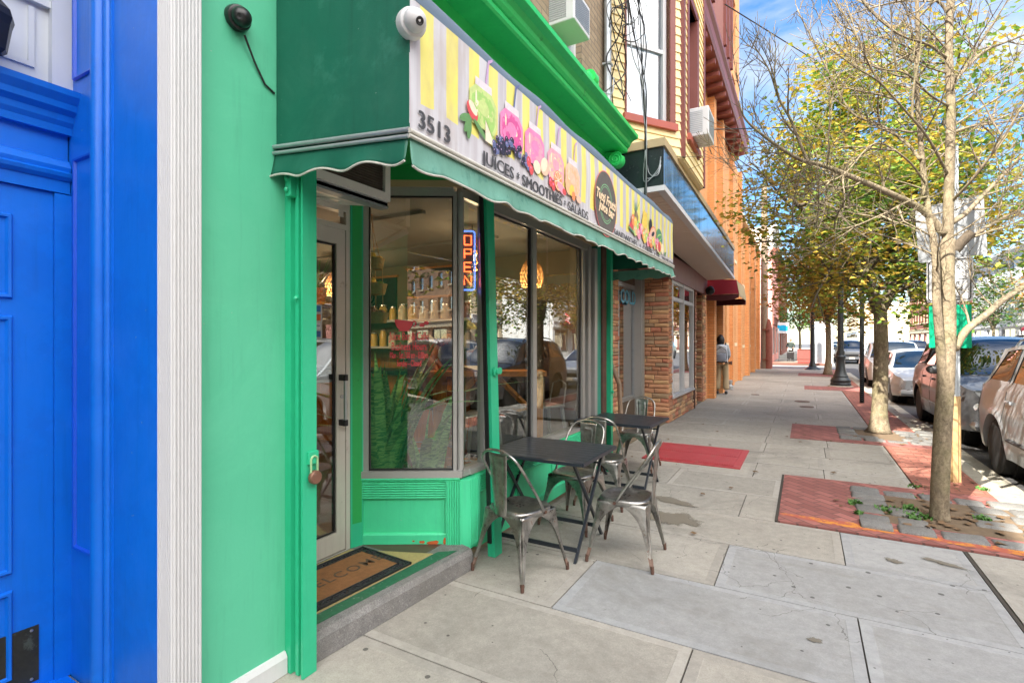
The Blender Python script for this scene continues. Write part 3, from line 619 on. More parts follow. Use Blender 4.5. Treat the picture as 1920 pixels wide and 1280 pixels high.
# panelled reveal
mb = MB(); mb.box((-2.93, 1.045, 0), (-2.55, 1.25, 5))
def reveal_panel(mb, x0, x1, z0, z1, y):
    w = .022; prof = [(0, 0), (.004, -.010), (.012, -.008), (w, .014)]
    vs = [p for q, hh in prof for p in ((x0+q, y+hh, z0+q), (x1-q, y+hh, z0+q), (x1-q, y+hh, z1-q), (x0+q, y+hh, z1-q))]
    mb.add(vs, [(i*4+k, i*4+(k+1) % 4, (i+1)*4+(k+1) % 4, (i+1)*4+k) for i in range(3) for k in range(4)]+[(12, 13, 14, 15)])
mb.build('door_reveal', M['blue'], th)
mb = MB()
for z0, z1 in ((.62, 2.37), (2.72, 4.6)): reveal_panel(mb, -2.86, -2.67, z0, z1, 1.042)
mb.build('reveal_panel', M['blue_dk'], th, smooth=30)
mb = MB(); mb.tube([(-2.585, 1.03, .0), (-2.585, 1.03, 5)], .034, 20); mb.tube([(-2.535, 1.04, .0), (-2.535, 1.04, 5)], .018, 14); mb.box((-2.62, 1.036, 0), (-2.5, 1.2, 5)); mb.build('round_moulding', M['blue'], th, smooth=40)
mb = MB(); mb.box((-2.5, 1.044, .0), (-2.155, 1.2, 5)); mb.sweep([(0, 0), (.03, 0), (.03, .09), (.018, .105), (0, .115)], (-2.155, 1.044), (-2.5, 1.044)); mb.build('reveal_board', M['blue'], th)
# white fluted pilaster
mb = MB(); mb.box((-2.157, 1.045, 0), (-2.055, 1.155, 5), bev=.003)
for i in range(7): mb.tube([(-2.147+i*.0148, 1.0445, .12), (-2.147+i*.0148, 1.0445, 5)], .0052, 8)
for i in range(8): mb.tube([(-2.0545, 1.054+i*.0132, .12), (-2.0545, 1.054+i*.0132, 5)], .0052, 8)
mb.box((-2.165, 1.037, 0), (-2.045, 1.163, .12), bev=.004)
mb.build('fluted_pilaster', M['white_flute'], th, smooth=40)
mb = MB(); mb.box((-8, -4, 0), (-2.98, 1.15, 5)); mb.box((-8, -4, 5), (-2.15, 1.15, 9.85)); mb.box((-2.98, -4, 0), (-2.15, -.9, 5)); mb.build('wall', M['brick_red'], th)
mb = MB(); mb.box((-2.98, -.9, -.15), (-2.2, 1.04, .035)); mb.build('threshold', M['terrazzo'], th)
wl = thing('wall_lantern', 'black wall lantern on the white transom above the blue door', 'lamp', (-2.9, .72, 2.83))
mb = MB(); mb.lathe([(.0, .0), (.05, .0), (.05, .015), (0, .02)], (-2.915, .72, 2.85), 14, 'X'); mb.tube([(-2.9, .72, 2.85), (-2.84, .72, 2.9), (-2.79, .72, 2.87)], .01); mb.build('bracket', M['black'], wl, smooth=True)
mb = MB(); mb.lathe([(.0, 2.94), (.02, 2.92), (.07, 2.86), (.078, 2.83), (.07, 2.80), (.055, 2.70), (.04, 2.685), (0, 2.68)], (-2.78, .74, 0), 8); mb.build('lamp_body', M['black'], wl)

# ---------------------------------------------------------------- juice shop building
js = thing('juice_shop', 'bright green juice bar shopfront with tan brick storey and green cornice above', 'building', (-2.1, 3.8, 0))
mb = MB(); mb.box((-2.5, 1.157, 0), (-2.125, 1.60, 3.9)); mb.box((-2.7, 1.6, 0), (-2.125, 1.66, 3.9)); mb.build('green_wall', M['g_wall'], js)
mb = MB(); mb.sweep([(0, 0), (.022, 0), (.022, .075), (.010, .098), (0, .1)], (-2.125, 1.163), (-2.125, 1.575)); mb.build('baseboard', M['white'], js)
def rail(name, px, py, lean, mats, parent=js):
    pass
mb = MB(); mb.box((-2.125, 1.60, .0), (-2.0, 1.655, 2.9)); mb.box((-2.125, 1.578, .0), (-2.085, 1.60, 2.42)); mb.box((-2.06, 1.586, 0), (-2.04, 1.6, 2.9)); mb.box((-2.012, 1.578, .0), (-2.0, 1.60, 2.9)); mb.build('shutter_rail', M['g_trim'], js)
mb = MB(); mb.box((-2.095, 1.555, 2.22), (-2.055, 1.6, 2.55), bev=.004)
mb.build('bracket', M['g_trim'], js); mb = MB(); mb.box((-2.17, 1.53, 2.34), (-2.1, 1.58, 2.46), bev=.003)
mb.build('bracket', M['g_trim'], js)
for x, y, z in ((-2.075, 1.555, 2.3), (-2.075, 1.555, 2.42), (-2.075, 1.555, 2.25), (-2.14, 1.53, 2.38), (-2.05, 1.586, 1.75)): mb = MB(); mb.lathe([(.012, 0), (.012, -.01), (.006, -.015), (0, -.015)], (x, y, z), 6, 'Y'); mb.build('bolt', M['g_trim'], js)
# step
mb = MB()
st_poly = [(-2.7, 1.62), (-2.085, 1.66), (-2.0, 2.93), (-2.1, 2.96), (-2.7, 2.6)]
def slabz(mb, poly, z0, z1, bev=0): mb.prism(poly, z0, z1, lambda u, v, d: (u, v, d))
slabz(mb, st_poly, -.02, .136)
mb.sweep([(-.04, .0), (.035, .0), (.03, .1), (.012, .132), (-.04, .137)], (-2.085, 1.663), (-2.0, 2.93))
mb.build('step', M['terrazzo'], js)
mb = MB(); slabz(mb, [(-2.685, 1.7), (-2.21, 1.7), (-2.15, 2.72), (-2.685, 2.5)], .13, .1395); mb.build('step_infill', M['terr_y'], js)
mb = MB(); slabz(mb, [(-2.20, 1.7), (-2.125, 1.7), (-2.04, 2.84), (-2.14, 2.76)], .13, .1395); mb.build('step_border', M['terr_g'], js)
# shop door, plane x = -2.7
def frame_rect(mb, x0, x1, y0, y1, z0, z1, w, wb=None, wt=None):
    wb = wb or w; wt = wt or w
    mb.box((x0, y0, z0), (x1, y0+w, z1)); mb.box((x0, y1-w, z0), (x1, y1, z1)); mb.box((x0, y0+w, z0), (x1, y1-w, z0+wb)); mb.box((x0, y0+w, z1-wt), (x1, y1-w, z1))
mb = MB(); frame_rect(mb, -2.76, -2.7, 1.62, 2.512, .137, 2.46, .035, .001); mb.box((-2.75, 1.655, 2.30), (-2.695, 2.477, 2.335)); mb.box((-2.69, 2.40, 2.38), (-2.685, 2.44, 2.42)); mb.build('door_frame', M['alu_white'], js)
d = MB(); frame_rect(d, -2.745, -2.705, 1.66, 2.474, .15, 2.30, .075, .13, .10); sd = d.build('shop_door', M['alu_white'], js)
mb = MB(); mb.box((-2.728, 1.74, .285), (-2.722, 2.395, 2.195)); mb.build('glass', M['glass'], sd)
mb = MB(); frame_rect(mb, -2.735, -2.715, 1.737, 2.397, .282, 2.198, .012); mb.box((-2.739, 1.74, 1.30), (-2.735, 2.39, 1.36)); mb.build('gasket', M['black'], sd)
mb = MB(); mb.box((-2.742, 1.75, 1.28), (-2.7395, 2.39, 1.345)); mb.build('push_bar', M['alu'], sd)
mb = MB(); mb.tube([(-2.655, 2.43, 1.02), (-2.655, 2.43, 1.30)], .012, 12); mb.build('handle', M['silver'], sd, smooth=True)
for z in (1.01, 1.31): mb = MB(); mb.box((-2.705, 2.415, z-.02), (-2.66, 2.445, z+.02), bev=.004); mb.lathe([(.018, -.02), (.018, .02)], (-2.655, 2.43, z), 12); mb.build('handle_end', M['black'], sd)
mb = MB(); mb.lathe([(.014, 0), (.014, .006), (.008, .007), (.008, .01), (0, .01)], (-2.705, 2.445, 1.18), 14, 'X'); mb.build('lock', M['silver'], sd)
# card sticker strip on the door glass
mb = MB(); mb.box((-2.7215, 2.225, 1.57), (-2.7205, 2.295, 1.79)); ss = mb.build('sticker_strip', M['white'], sd)
for z, c in ((1.76, (40, 120, 190)), (1.705, (226, 110, 60)), (1.65, (230, 230, 240)), (1.598, (60, 110, 180))):
    mb = MB(); mb.box((-2.7205, 2.238, z-.020), (-2.7198, 2.283, z+.020)); mb.build('card_logo', mat('sticker_%d' % int(z*100), S(*c), .4, bump=0), ss)
text_mesh('card_name', 'VISA', mat('sticker_ink', S(30, 50, 130), .4, bump=0), ss, (-2.7198, 2.2605, 1.65), (0, 1, 0), (0, 0, 1), .016, .0008)
# painted post between door and splayed window
mb = MB(); mb.prism([(-2.76, 2.512), (-2.695, 2.512), (-2.672, 2.60), (-2.70, 2.665), (-2.80, 2.665)], .137, 2.66, lambda u, v, d: (u, v, d)); mb.build('door_post', M['g_trim'], js)
mb = MB(); mb.prism([(-2.694, 2.525), (-2.690, 2.525), (-2.670, 2.59), (-2.674, 2.59)], .3, 2.62, lambda u, v, d: (u, v, d)); mb.build('post_stripe', M['g_dark'], js)
# splayed window A(-2.68,2.6) -> B(-2.1,2.97)
A = Vector((-2.69, 2.615)); B = Vector((-2.105, 2.965)); tAB = (B-A).normalized(); nAB = Vector((tAB.y, -tAB.x))
mb = MB(); mb.seg(A, B, -.08, .12, .60)                                     # bulkhead
mb.sweep([(0, .12), (.02, .12), (.02, .2), (.012, .21), (0, .212)], A, B)
mb.build('bulkhead', M['g_bulk'], js)
mb = MB(); 
for i in range(8): z = .455+i*.0165; mb.sweep([(0, z), (.022, z), (.027, z+.006), (.022, z+.012), (0, z+.013)], A, B)
mb.sweep([(0, .585), (.032, .585), (.036, .592), (.034, .60), (0, .602)], A, B)
P1 = lambda s, o: ((A+tAB*s+nAB*o).x, (A+tAB*s+nAB*o).y)
for s0, s1, z0, z1 in ((0, .01, .212, .455), (.56, .575, .212, .455)): mb.seg(P1(s0, 0), P1(s1, 0), .012, z0, z1)
mb.build('reeded_rail', M['g_bulk'], js, smooth=30)
mb = MB(); C1 = (-2.045, 3.075)
p0 = P1(.585, .0); mb.prism([p0, P1(.585, .03), (-2.07, 2.96), (-2.035, 3.0), (-2.045, 3.13), (-2.12, 3.13), (-2.18, 3.0)], .10, .585, lambda u, v, d: (u, v, d))
for i in range(6):
    q = P1(.60+i*.017, .031); mb.tube([(q[0], q[1], .13), (q[0], q[1], .58)], .0065, 8)
for i in range(5): mb.tube([(-2.037-i*.001, 3.0+i*.022, .12), (-2.037-i*.001, 3.0+i*.022, .58)], .0065, 8)
mb.build('reeded_pier', M['g_bulk'], js, smooth=35)
mb = MB()
for s, z, w, hh in ((.42, .152, .05, .012), (.50, .148, .09, .016), (.36, .16, .02, .006), (.58, .155, .03, .03)):
    c = P1(s, .0212); k1 = []
    for i in range(11): a = 2*pi*i/11; rr = .7+.5*random.random(); q = P1(s+w*cos(a)*rr/2, .0222); k1.append((q[0], q[1], z+hh*sin(a)*rr))
    mb.add(k1, [tuple(range(11))])
mb.build('peeled_paint', mat('bare_rusty_wood', S(190, 96, 50), .9, var=.4, vs=40), js)
mb = MB(); z0, z1 = .602, 2.63
mb.seg(P1(0, .01), P1(.045, .01), -.05, z0, z1); mb.seg(P1(.635, .01), P1(.66, .01), -.05, z0+.04, z1-.03); mb.seg(P1(.045, .01), P1(.64, .01), -.05, z1-.06, z1); mb.seg(P1(.0, .035), P1(.70, .035), -.09, z0, z0+.045)
wf = mb.build('splayed_window_frame', M['alu'], js)
mb = MB(); mb.seg(P1(.045, .002), P1(.055, .002), -.02, z0+.045, z1-.06); mb.seg(P1(.625, .002), P1(.635, .002), -.02, z0+.045, z1-.06); mb.seg(P1(.045, .002), P1(.635, .002), -.02, z0+.045, z0+.057); mb.seg(P1(.045, .002), P1(.635, .002), -.02, z1-.072, z1-.06); mb.build('gasket', M['black'], wf)
mb = MB(); mb.seg(P1(.05, -.008), P1(.63, -.008), -.006, z0+.05, z1-.065); gl = mb.build('splayed_glass', M['glass'], js)
red = mat('red_vinyl', S(250, 90, 104), .45, var=.05, bump=0)
cx = .335
for s, z, size, wd in (('Juice Bar & Caffe', 1.585, .080, .275), ('Business Hours', 1.513, .080, .245), ('Mon - Sat.7:00 am - 8:00pm', 1.452, .066, .265), ('Sunday - Closed', 1.396, .062, .17)):
    q = P1(.325, -.0015); tw = text_mesh('window_lettering', s, red, gl, (q[0], q[1], z), (tAB.x, tAB.y, 0), (0, 0, 1), size, .0006, .0, fat=.0007); og = Vector((q[0], q[1], z))-BASE[js.name]; pr = [(v.co-og).dot(tAB.to_3d()) for v in tw.data.vertices]; k_ = wd/(max(pr)-min(pr))
    for v, d_ in zip(tw.data.vertices, pr): v.co = v.co+tAB.to_3d()*d_*(k_-1)
mb = MB()
def wp(s, z, o=-.001): q = P1(s, o); return (q[0], q[1], z)
cup = [(.29+.062*sin(a), 1.68-.062*(cos(a))) for a in [(-pi/2)+pi*i/12 for i in range(13)]]
mb.add([wp(s, z) for s, z in [(.36, 1.69)]+[(.29+.065*cos(pi+pi*i/12), 1.705+.085*sin(pi+pi*i/12)) for i in range(13)]+[(.355, 1.705)]], [tuple(range(15))])
for i in range(10):
    a = -1.4+2.8*i/9; b = -1.4+2.8*(i+1)/9
    if i < 9: mb.add([wp(.352+.016*cos(a), 1.675+.016*sin(a), -.0012), wp(.352+.024*cos(a), 1.675+.024*sin(a), -.0012), wp(.352+.024*cos(b), 1.675+.024*sin(b), -.0012), wp(.352+.016*cos(b), 1.675+.016*sin(b), -.0012)], [(0, 1, 2, 3)])
for cs, cz in ((.415, 1.665), (.445, 1.68)): mb.add([wp(cs+.018*cos(2*pi*i/12), cz+.013*sin(2*pi*i/12), -.0013) for i in range(12)], [tuple(range(12))])
mb.add([wp(.25, 1.628, -.0014), wp(.33, 1.628, -.0014), wp(.33, 1.622, -.0014), wp(.25, 1.622, -.0014)], [(0, 1, 2, 3)]); mb.build('cup_emblem', red, gl)
# corner post, side light, leaning mullion of the shutter
mb = MB(); mb.tube([(-2.115, 2.985, .64), (-2.115, 2.985, 2.60)], .024, 16); mb.box((-2.15, 2.97, .60), (-2.08, 3.05, .645)); mb.box((-2.14, 2.975, 2.57), (-2.10, 3.3, 2.63)); mb.build('corner_post', M['alu'], js, smooth=40)
mb = MB(); mb.box((-2.136, 3.01, .645), (-2.130, 3.26, 2.57)); mb.build('side_light_glass', M['glass'], js)
mb = MB(); mb.box((-2.13, 3.12, .06), (-2.08, 5.42, .60)); mb.sweep([(0, .06), (.02, .06), (.02, .16), (.012, .17), (0, .172)], (-2.08, 3.13), (-2.08, 5.95)); mb.box((-2.13, 5.42, .06), (-2.08, 5.95, .6)); 
for i in range(8): z = .455+i*.0165; mb.sweep([(0, z), (.022, z), (.027, z+.006), (.022, z+.012), (0, z+.013)], (-2.08, 3.13), (-2.08, 5.9))
for y in (3.72, 4.4, 5.1): mb.box((-2.08, y, .17), (-2.066, y+.05, .455))
mb.build('bulkhead_front', M['g_bulk'], js, smooth=30)
mb = MB(); mb.box((-2.2, 3.05, .60), (-2.07, 5.92, .635)); mb.box((-2.16, 3.27, 2.56), (-2.09, 5.5, 2.64))
for y0, y1 in ((3.27, 3.31), (4.08, 4.15), (5.26, 5.33)): mb.box((-2.16, y0, .635), (-2.10, y1, 2.56))
mb.box((-2.15, 5.38, .635), (-2.08, 5.46, 2.6)); mb.box((-2.15, 5.5, .635), (-2.05, 5.58, 2.6)); fw_ = mb.build('front_window_frame', M['alu'], js)
mb = MB(); [mb.box((-2.145, y0, .635), (-2.125, y1, 2.56)) for y0, y1 in ((4.06, 4.08), (5.235, 5.26), (3.31, 3.322), (4.15, 4.162))]; mb.box((-2.145, 3.32, 2.545), (-2.125, 5.24, 2.56)); mb.build('gasket', M['black'], fw_)
for y0, y1 in ((3.32, 4.06), (4.16, 5.24)):
    mb = MB(); mb.box((-2.139, y0, .637), (-2.133, y1, 2.55)); mb.build('front_glass', M['glass'], js)
mb = MB(); mb.box((-2.16, 5.60, .0), (-2.06, 5.72, 2.7)); mb.build('teal_post', M['g_teal'], js)
mb = MB(); mb.box((-2.16, 5.72, .0), (-2.04, 5.86, 2.75)); mb.build('dark_post', M['rust'], js)
mb = MB(); mb.box((-2.125, 5.9, .0), (-2.0, 5.95, 2.9)); mb.box((-2.125, 5.95, .0), (-2.085, 5.99, 2.9)); mb.tube([(-2.03, 5.97, 0), (-2.03, 5.97, 2.9)], .03, 12); mb.lathe([(.02, 0), (.02, .02), (0, .02)], (-2.0, 5.93, .95), 10, 'X'); mb.build('shutter_rail', M['g_trim'], js, smooth=40)
# centre mullion: leans
mb = MB()
def lean(x0, x1, yb, w, yt, z1, z0=.0, dxt=-.06):
    vs = [(x0, yb, z0), (x1, yb, z0), (x1, yb+w, z0), (x0, yb+w, z0), (x0+dxt, yt, z1), (x1+dxt, yt, z1), (x1+dxt, yt+w, z1), (x0+dxt, yt+w, z1)]
    mb.add(vs, [(3, 2, 1, 0), (4, 5, 6, 7), (0, 1, 5, 4), (1, 2, 6, 5), (2, 3, 7, 6), (3, 0, 4, 7)])
lean(-1.99, -1.93, 3.15, .10, 3.13, 2.62); mb.lathe([(.035, 0), (.035, .012), (.018, .016), (.018, .03), (0, .032)], (-1.955, 3.19, 1.33), 12, 'X'); mb.lathe([(.025, 0), (.025, .012), (0, .014)], (-1.955, 3.25, 1.335), 12, 'X'); mb.build('shutter_mullion', M['g_trim'], js)
mb = MB(); lean(-1.985, -1.955, 3.135, .014, 3.115, 2.62, .1); mb.build('mullion_guide', M['black'], js)
# header, soffit over the recess, wall above
mb = MB(); mb.box((-2.7, 1.66, 2.78), (-2.1, 3.0, 2.86)); mb.seg(P1(-.02, .02), P1(.72, .02), -.1, 2.64, 2.80); mb.box((-2.2, 3.0, 2.70), (-2.08, 5.95, 2.9)); mb.build('header', M['g_dark'], js)
mb = MB(); mb.box((-2.16, 3.0, 2.64), (-2.07, 5.6, 2.70)); mb.seg(P1(-.02, .022), P1(.70, .022), -.05, 2.63, 2.675); mb.build('header_board', M['tan'], js)
mb = MB(); mb.box((-2.78, 1.6, 2.46), (-2.7, 2.62, 2.8)); mb.build('over_door_panel', M['alu_white'], js)
mb = MB(); mb.box((-2.45, 1.158, 3.9), (-2.15, 6.05, 3.95)); mb.box((-2.4, 1.66, 2.86), (-2.15, 6.05, 3.9)); mb.build('fascia_wall', M['g_dark'], js)
cor = [(0, 3.70), (.05, 3.70), (.06, 3.76), (.06, 3.83), (.27, 3.835), (.285, 3.85), (.29, 3.875), (.285, 3.885), (.30, 3.89), (.32, 3.91), (.33, 3.94), (.36, 3.965), (.40, 3.975), (.415, 3.985), (.42, 4.02), (.0, 4.06)]
mb = MB(); mb.sweep(cor, (-2.15, 1.0), (-2.15, 6.12)); co = mb.build('cornice', M['g_corn'], js, smooth=25)
# scroll brackets under and on the cornice
def scroll(y, zc, xo, R=.085):
    mb = MB(); n = 22
    for yy in (y-.07, y+.07):
        pts = []
        for i in range(40):
            a = i/39*4.2*pi; r = R*(1-.82*i/39); pts.append((xo+r*cos(a+.5), yy, zc+r*sin(a+.5)))
        mb.tube(pts, .009, 6)
    mb.lathe([(0, -.07), (R*.94, -.07), (R, -.06), (R, .06), (R*.94, .07), (0, .07)], (xo, y, zc), 24, 'Y')
    mb.prism([(-2.15, zc-.06), (xo, zc-R*.9), (xo+.02, zc+R), (-2.15, 3.83)], y-.055, y+.055, lambda u, v, d: (u, d, v))
    return mb.build('scroll_bracket', M['g_corn'], co, smooth=35)
scroll(6.0, 3.72, -1.96); scroll(1.3, 3.72, -1.96)
mb = MB(); mb.box((-1.95, 4.62, 4.03), (-1.78, 4.9, 4.13), bev=.01); mb.lathe([(0, -.05), (.07, -.05), (.07, .05), (0, .05)], (-1.82, 4.76, 4.12), 18, 'Y'); mb.build('crest', M['g_corn'], co, smooth=35)
uw = (4.55, 5.35, 4.55, 6.2); mb = MB(); PF = facade(mb, (-2.15, 1.155), (-2.15, 6.06), 4.04, 9.4, [(uw[0]-1.155, uw[1]-1.155, uw[2], uw[3]), (1.2, 2.0, 4.55, 6.2), (1.2, 2.0, 7.1, 8.6), (3.4, 4.2, 7.1, 8.6)], .15, .3)
mb.build('brick_wall', M['brick_tan'], js)
for h_ in ((uw[0]-1.155, uw[1]-1.155, uw[2], uw[3]), (1.2, 2.0, 4.55, 6.2), (1.2, 2.0, 7.1, 8.6), (3.4, 4.2, 7.1, 8.6)): window(js, PF, h_, M['white'], M['glass_up'], bars=(1, 2), depth=.12, curtain=M['curtain'])
mb = MB(); mb.box((-9, 1.16, 3.2), (-2.45, 6.05, 9.4)); mb.build('rear_mass', M['brick_tan'], js)
mb = MB(); mb.sweep([(0, 9.1), (.1, 9.1), (.12, 9.3), (.15, 9.35), (.15, 9.5), (0, 9.5)], (-2.15, 1.155), (-2.15, 6.05)); mb.build('roof_cornice', M['brown'], js)
# interior room
mb = MB(); mb.box((-7.2, 1.25, -.1), (-2.75, 5.9, .137)); mb.box((-2.75, 2.6, -.1), (-2.2, 5.9, .137)); mb.build('interior_floor', M['int_floor'], js)
mb = MB(); mb.box((-7.2, 1.2, .137), (-7.1, 5.95, 2.9)); mb.box((-7.2, 1.2, .137), (-2.78, 1.3, 2.9)); mb.box((-7.2, 5.8, .137), (-2.2, 5.95, 2.9)); mb.box((-2.25, 5.25, .137), (-2.17, 5.8, 2.9)); mb.build('interior_wall', M['int_wall'], js)
mb = MB(); mb.prism([(-7.2, 1.2), (-2.78, 1.2), (-2.78, 2.66), (-2.2, 3.02), (-2.2, 5.95), (-7.2, 5.95)], 2.66, 2.78, lambda u, v, d: (u, v, d))
for y in (2.2, 3.4, 4.6): mb.box((-7.1, y, 2.63), (-2.8, y+.04, 2.66))
mb.build('interior_ceiling', M['int_ceil'], js)
# ---------------------------------------------------------------- the awning
AX, AY0, AY1 = -1.325, 1.53, 6.1
aw = thing('awning', 'long green shop awning printed with yellow stripes, fruit and smoothie jars over the juice bar', 'awning', (-2.1, 3.8, 2.35))
zf = lambda y: 2.352+(y-AY0)/(AY1-AY0)*.065
zt = lambda y: 2.885+(y-AY0)/(AY1-AY0)*.02
def wob(y, z, a=.006): return a*noise.noise(Vector((y*1.7, z*2.3, 4)))
mb = MB(); mb.grid(lambda u, v: (AX+wob(AY0+(AY1-AY0)*u, v), AY0+(AY1-AY0)*u, zf(AY0+(AY1-AY0)*u)*(1-v)+zt(AY0+(AY1-AY0)*u)*v), 60, 8); front = mb.build('front_print', M['awn_print'], aw, smooth='all')
def topf(u, v):
    y = AY0+(AY1-AY0)*u; prof = [(0, 0), (-.004, .03), (-.02, .065), (-.05, .10), (-.10, .135), (-.18, .17), (-.8, .48)]
    i = min(int(v*6), 5); t = v*6-i; a, b = prof[i], prof[i+1]; w = (0 if v > .9 else 1)*.010*sin(y*5.2+1.3*sin(y*2.1))*min(1, v*4)
    return (AX+a[0]*(1-t)+b[0]*t, y, zt(y)+a[1]*(1-t)+b[1]*t+w)
mb = MB(); mb.grid(topf, 90, 12); mb.build('top_canvas', M['awn_top'], aw, smooth='all')
for yy, nm in ((AY0, 'near'), (AY1, 'far')):
    mb = MB()
    prof = [(AX, zf(yy)), (AX, zt(yy)), (AX-.004, zt(yy)+.03), (AX-.02, zt(yy)+.065), (AX-.05, zt(yy)+.10), (AX-.10, zt(yy)+.135), (AX-.18, zt(yy)+.17), (-2.12, zt(yy)+.48), (-2.12, 2.43)]
    mb.prism(prof, 0, .004, lambda u, v, d: (u, yy+d+(0), v)); mb.build('side_canvas', M['awn_g'], aw)
# valance: near return and front, with scalloped hem
def hem(s, per=.27, a=.022): return a*(.5-.5*cos(2*pi*s/per))
def val_side(u, v):
    x = -2.125+(AX+2.125)*u; top = 2.43+(zf(AY0)-2.43)*u-.012; ln = .125-.015*u+(-.022+hem(x+2.06))
    return (x, AY0-.004-.018*v+.012*sin(x*21)*v*v, top-ln*v)
def val_front(u, v, y0=AY0, y1=AY1):
    y = y0+(y1-y0)*u; top = zf(y)-.012; ln = .122+(-.012+hem(y-AY0+.02, .24, .013))+.006*sin(y*13)
    return (AX+.004+(.02+.010*sin(y*23.3+sin(y*4)*2))*v*v, y, top-ln*v)
for f, nu, m_, y_ in ((val_side, 40, M['awn_g'], 0), (val_front, 260, M['awn_val'], 1)):
    mb = MB(); mb.grid(f, nu, 6); va = mb.build('valance', m_, aw, smooth='all')
    md = va.modifiers.new('thick', 'SOLIDIFY'); md.thickness = .002
    mb = MB(); mb.tube([f(i/nu, 1) for i in range(nu+1)], .0048, 6); mb.build('hem_binding', M['awn_edge'], va, smooth=True)
mb = MB()
def val_far(u, v):
    x = -2.1+(AX+2.1)*u; return (x, AY1+.01+.006*sin(x*30)*v, zf(AY1)-.012-(.10+hem(x, .2))*v)
mb.grid(val_far, 20, 4); mb.build('valance', M['awn_val'], aw, smooth='all')
mb = MB(); mb.tube([(-2.14, AY0-.01, 2.445), (AX+.008, AY0-.01, zf(AY0)+.010)], .010, 10); mb.tube([(-2.14, AY0-.012, 2.416), (AX+.008, AY0-.012, zf(AY0)-.016)], .0085, 10); mb.build('side_tube', M['galv'], aw, smooth=True)
mb = MB(); mb.tube([(AX+.010, AY0-.012, zf(AY0)+.006), (AX+.010, AY1+.01, zf(AY1)+.006)], .010, 10); mb.tube([(AX+.012, AY0-.012, zf(AY0)-.014), (AX+.012, AY1+.01, zf(AY1)-.014)], .0075, 10); mb.build('front_tube', M['awn_edge'], aw, smooth=True)
mb = MB()
for y in (AY0+.02, 3.0, 4.55, AY1-.02): mb.tube([(AX-.02, y, zf(y)+.02), (AX-.02, y, zt(y)-.01), (-2.1, y, 3.3)], .012, 8)
mb.build('frame_tubes', M['galv'], aw, smooth=True)
mb = MB(); mb.grid(lambda u, v: (AX-.006, AY0+.01+(AY1-AY0-.02)*u, zf(3)+(.5)*v), 2, 2); mb.build('front_lining', M['under'], aw)
# lettering on the front
def lt(s, y0, y1, z, size, m_=M['ink'], bold=.0, fat=.0021, **k):
    t = text_mesh('lettering', s, m_, front, (AX+.0078, (y0+y1)/2, z), (0, 1, 0.0142), (0, 0, 1), size, .0006, bold, fat=fat, **k)
    ys = [v.co.y for v in t.data.vertices]; w = max(ys)-min(ys); c = (max(ys)+min(ys))/2; by = (y0+y1)/2-3.8
    for v in t.data.vertices: v.co.y = by+(v.co.y-c)*(y1-y0)/w
    return t
lt('3513', 1.575, 1.785, 2.423, .098)
lt('JUICES', 2.03, 2.34, 2.418, .086); lt('*', 2.37, 2.40, 2.41, .08); lt('SMOOTHIES', 2.43, 2.955, 2.418, .086); lt('*', 2.985, 3.01, 2.41, .08); lt('SALADS', 3.045, 3.40, 2.418, .086)
lt('SANDWICHES', 3.96, 4.62, 2.424, .078); lt('*', 4.70, 4.73, 2.42, .07); lt('COFFEE', 4.80, 5.16, 2.426, .078); lt('*', 5.22, 5.25, 2.42, .07); lt('TEA', 5.30, 5.44, 2.428, .078); lt('201.375.6744', 5.55, 6.06, 2.43, .072)
# printed pictures, laid flat on the canvas
PR = ['p_pale', 'p_green', 'p_lime', 'p_mag', 'p_mag2', 'p_pink', 'p_peach', 'p_or', 'p_or2', 'p_red', 'p_blue', 'p_dk', 'p_leaf', 'p_yel', 'p_cream', 'p_str', 'p_grey', 'p_logo', 'p_ring', 'p_rim', 'p_pine', 'p_wm']
LAY = [0]
def disc(mb, m_, y, z, ry, rz_, rot=0, n=18, a0=0, a1=2*pi, jag=0):
    LAY[0] += 1; x = AX+.0068+LAY[0]*.000009; mb.mat(PR.index(m_)); ps = []
    full = abs(a1-a0-2*pi) < 1e-6
    for i in range(n if full else n+1):
        a = a0+(a1-a0)*i/n; q = 1+(jag*(1 if i % 2 else -1)); u, v = ry*cos(a)*q, rz_*sin(a)*q
        ps.append((x, y+u*cos(rot)-v*sin(rot), z+u*sin(rot)+v*cos(rot)))
    mb.add(ps, [tuple(range(len(ps)))])
def poly(mb, m_, pts):
    LAY[0] += 1; x = AX+.0068+LAY[0]*.000009; mb.mat(PR.index(m_)); mb.add([(x, y, z) for y, z in pts], [tuple(range(len(pts)))])
mats = [M[p] for p in PR]
r9 = random.Random(9)
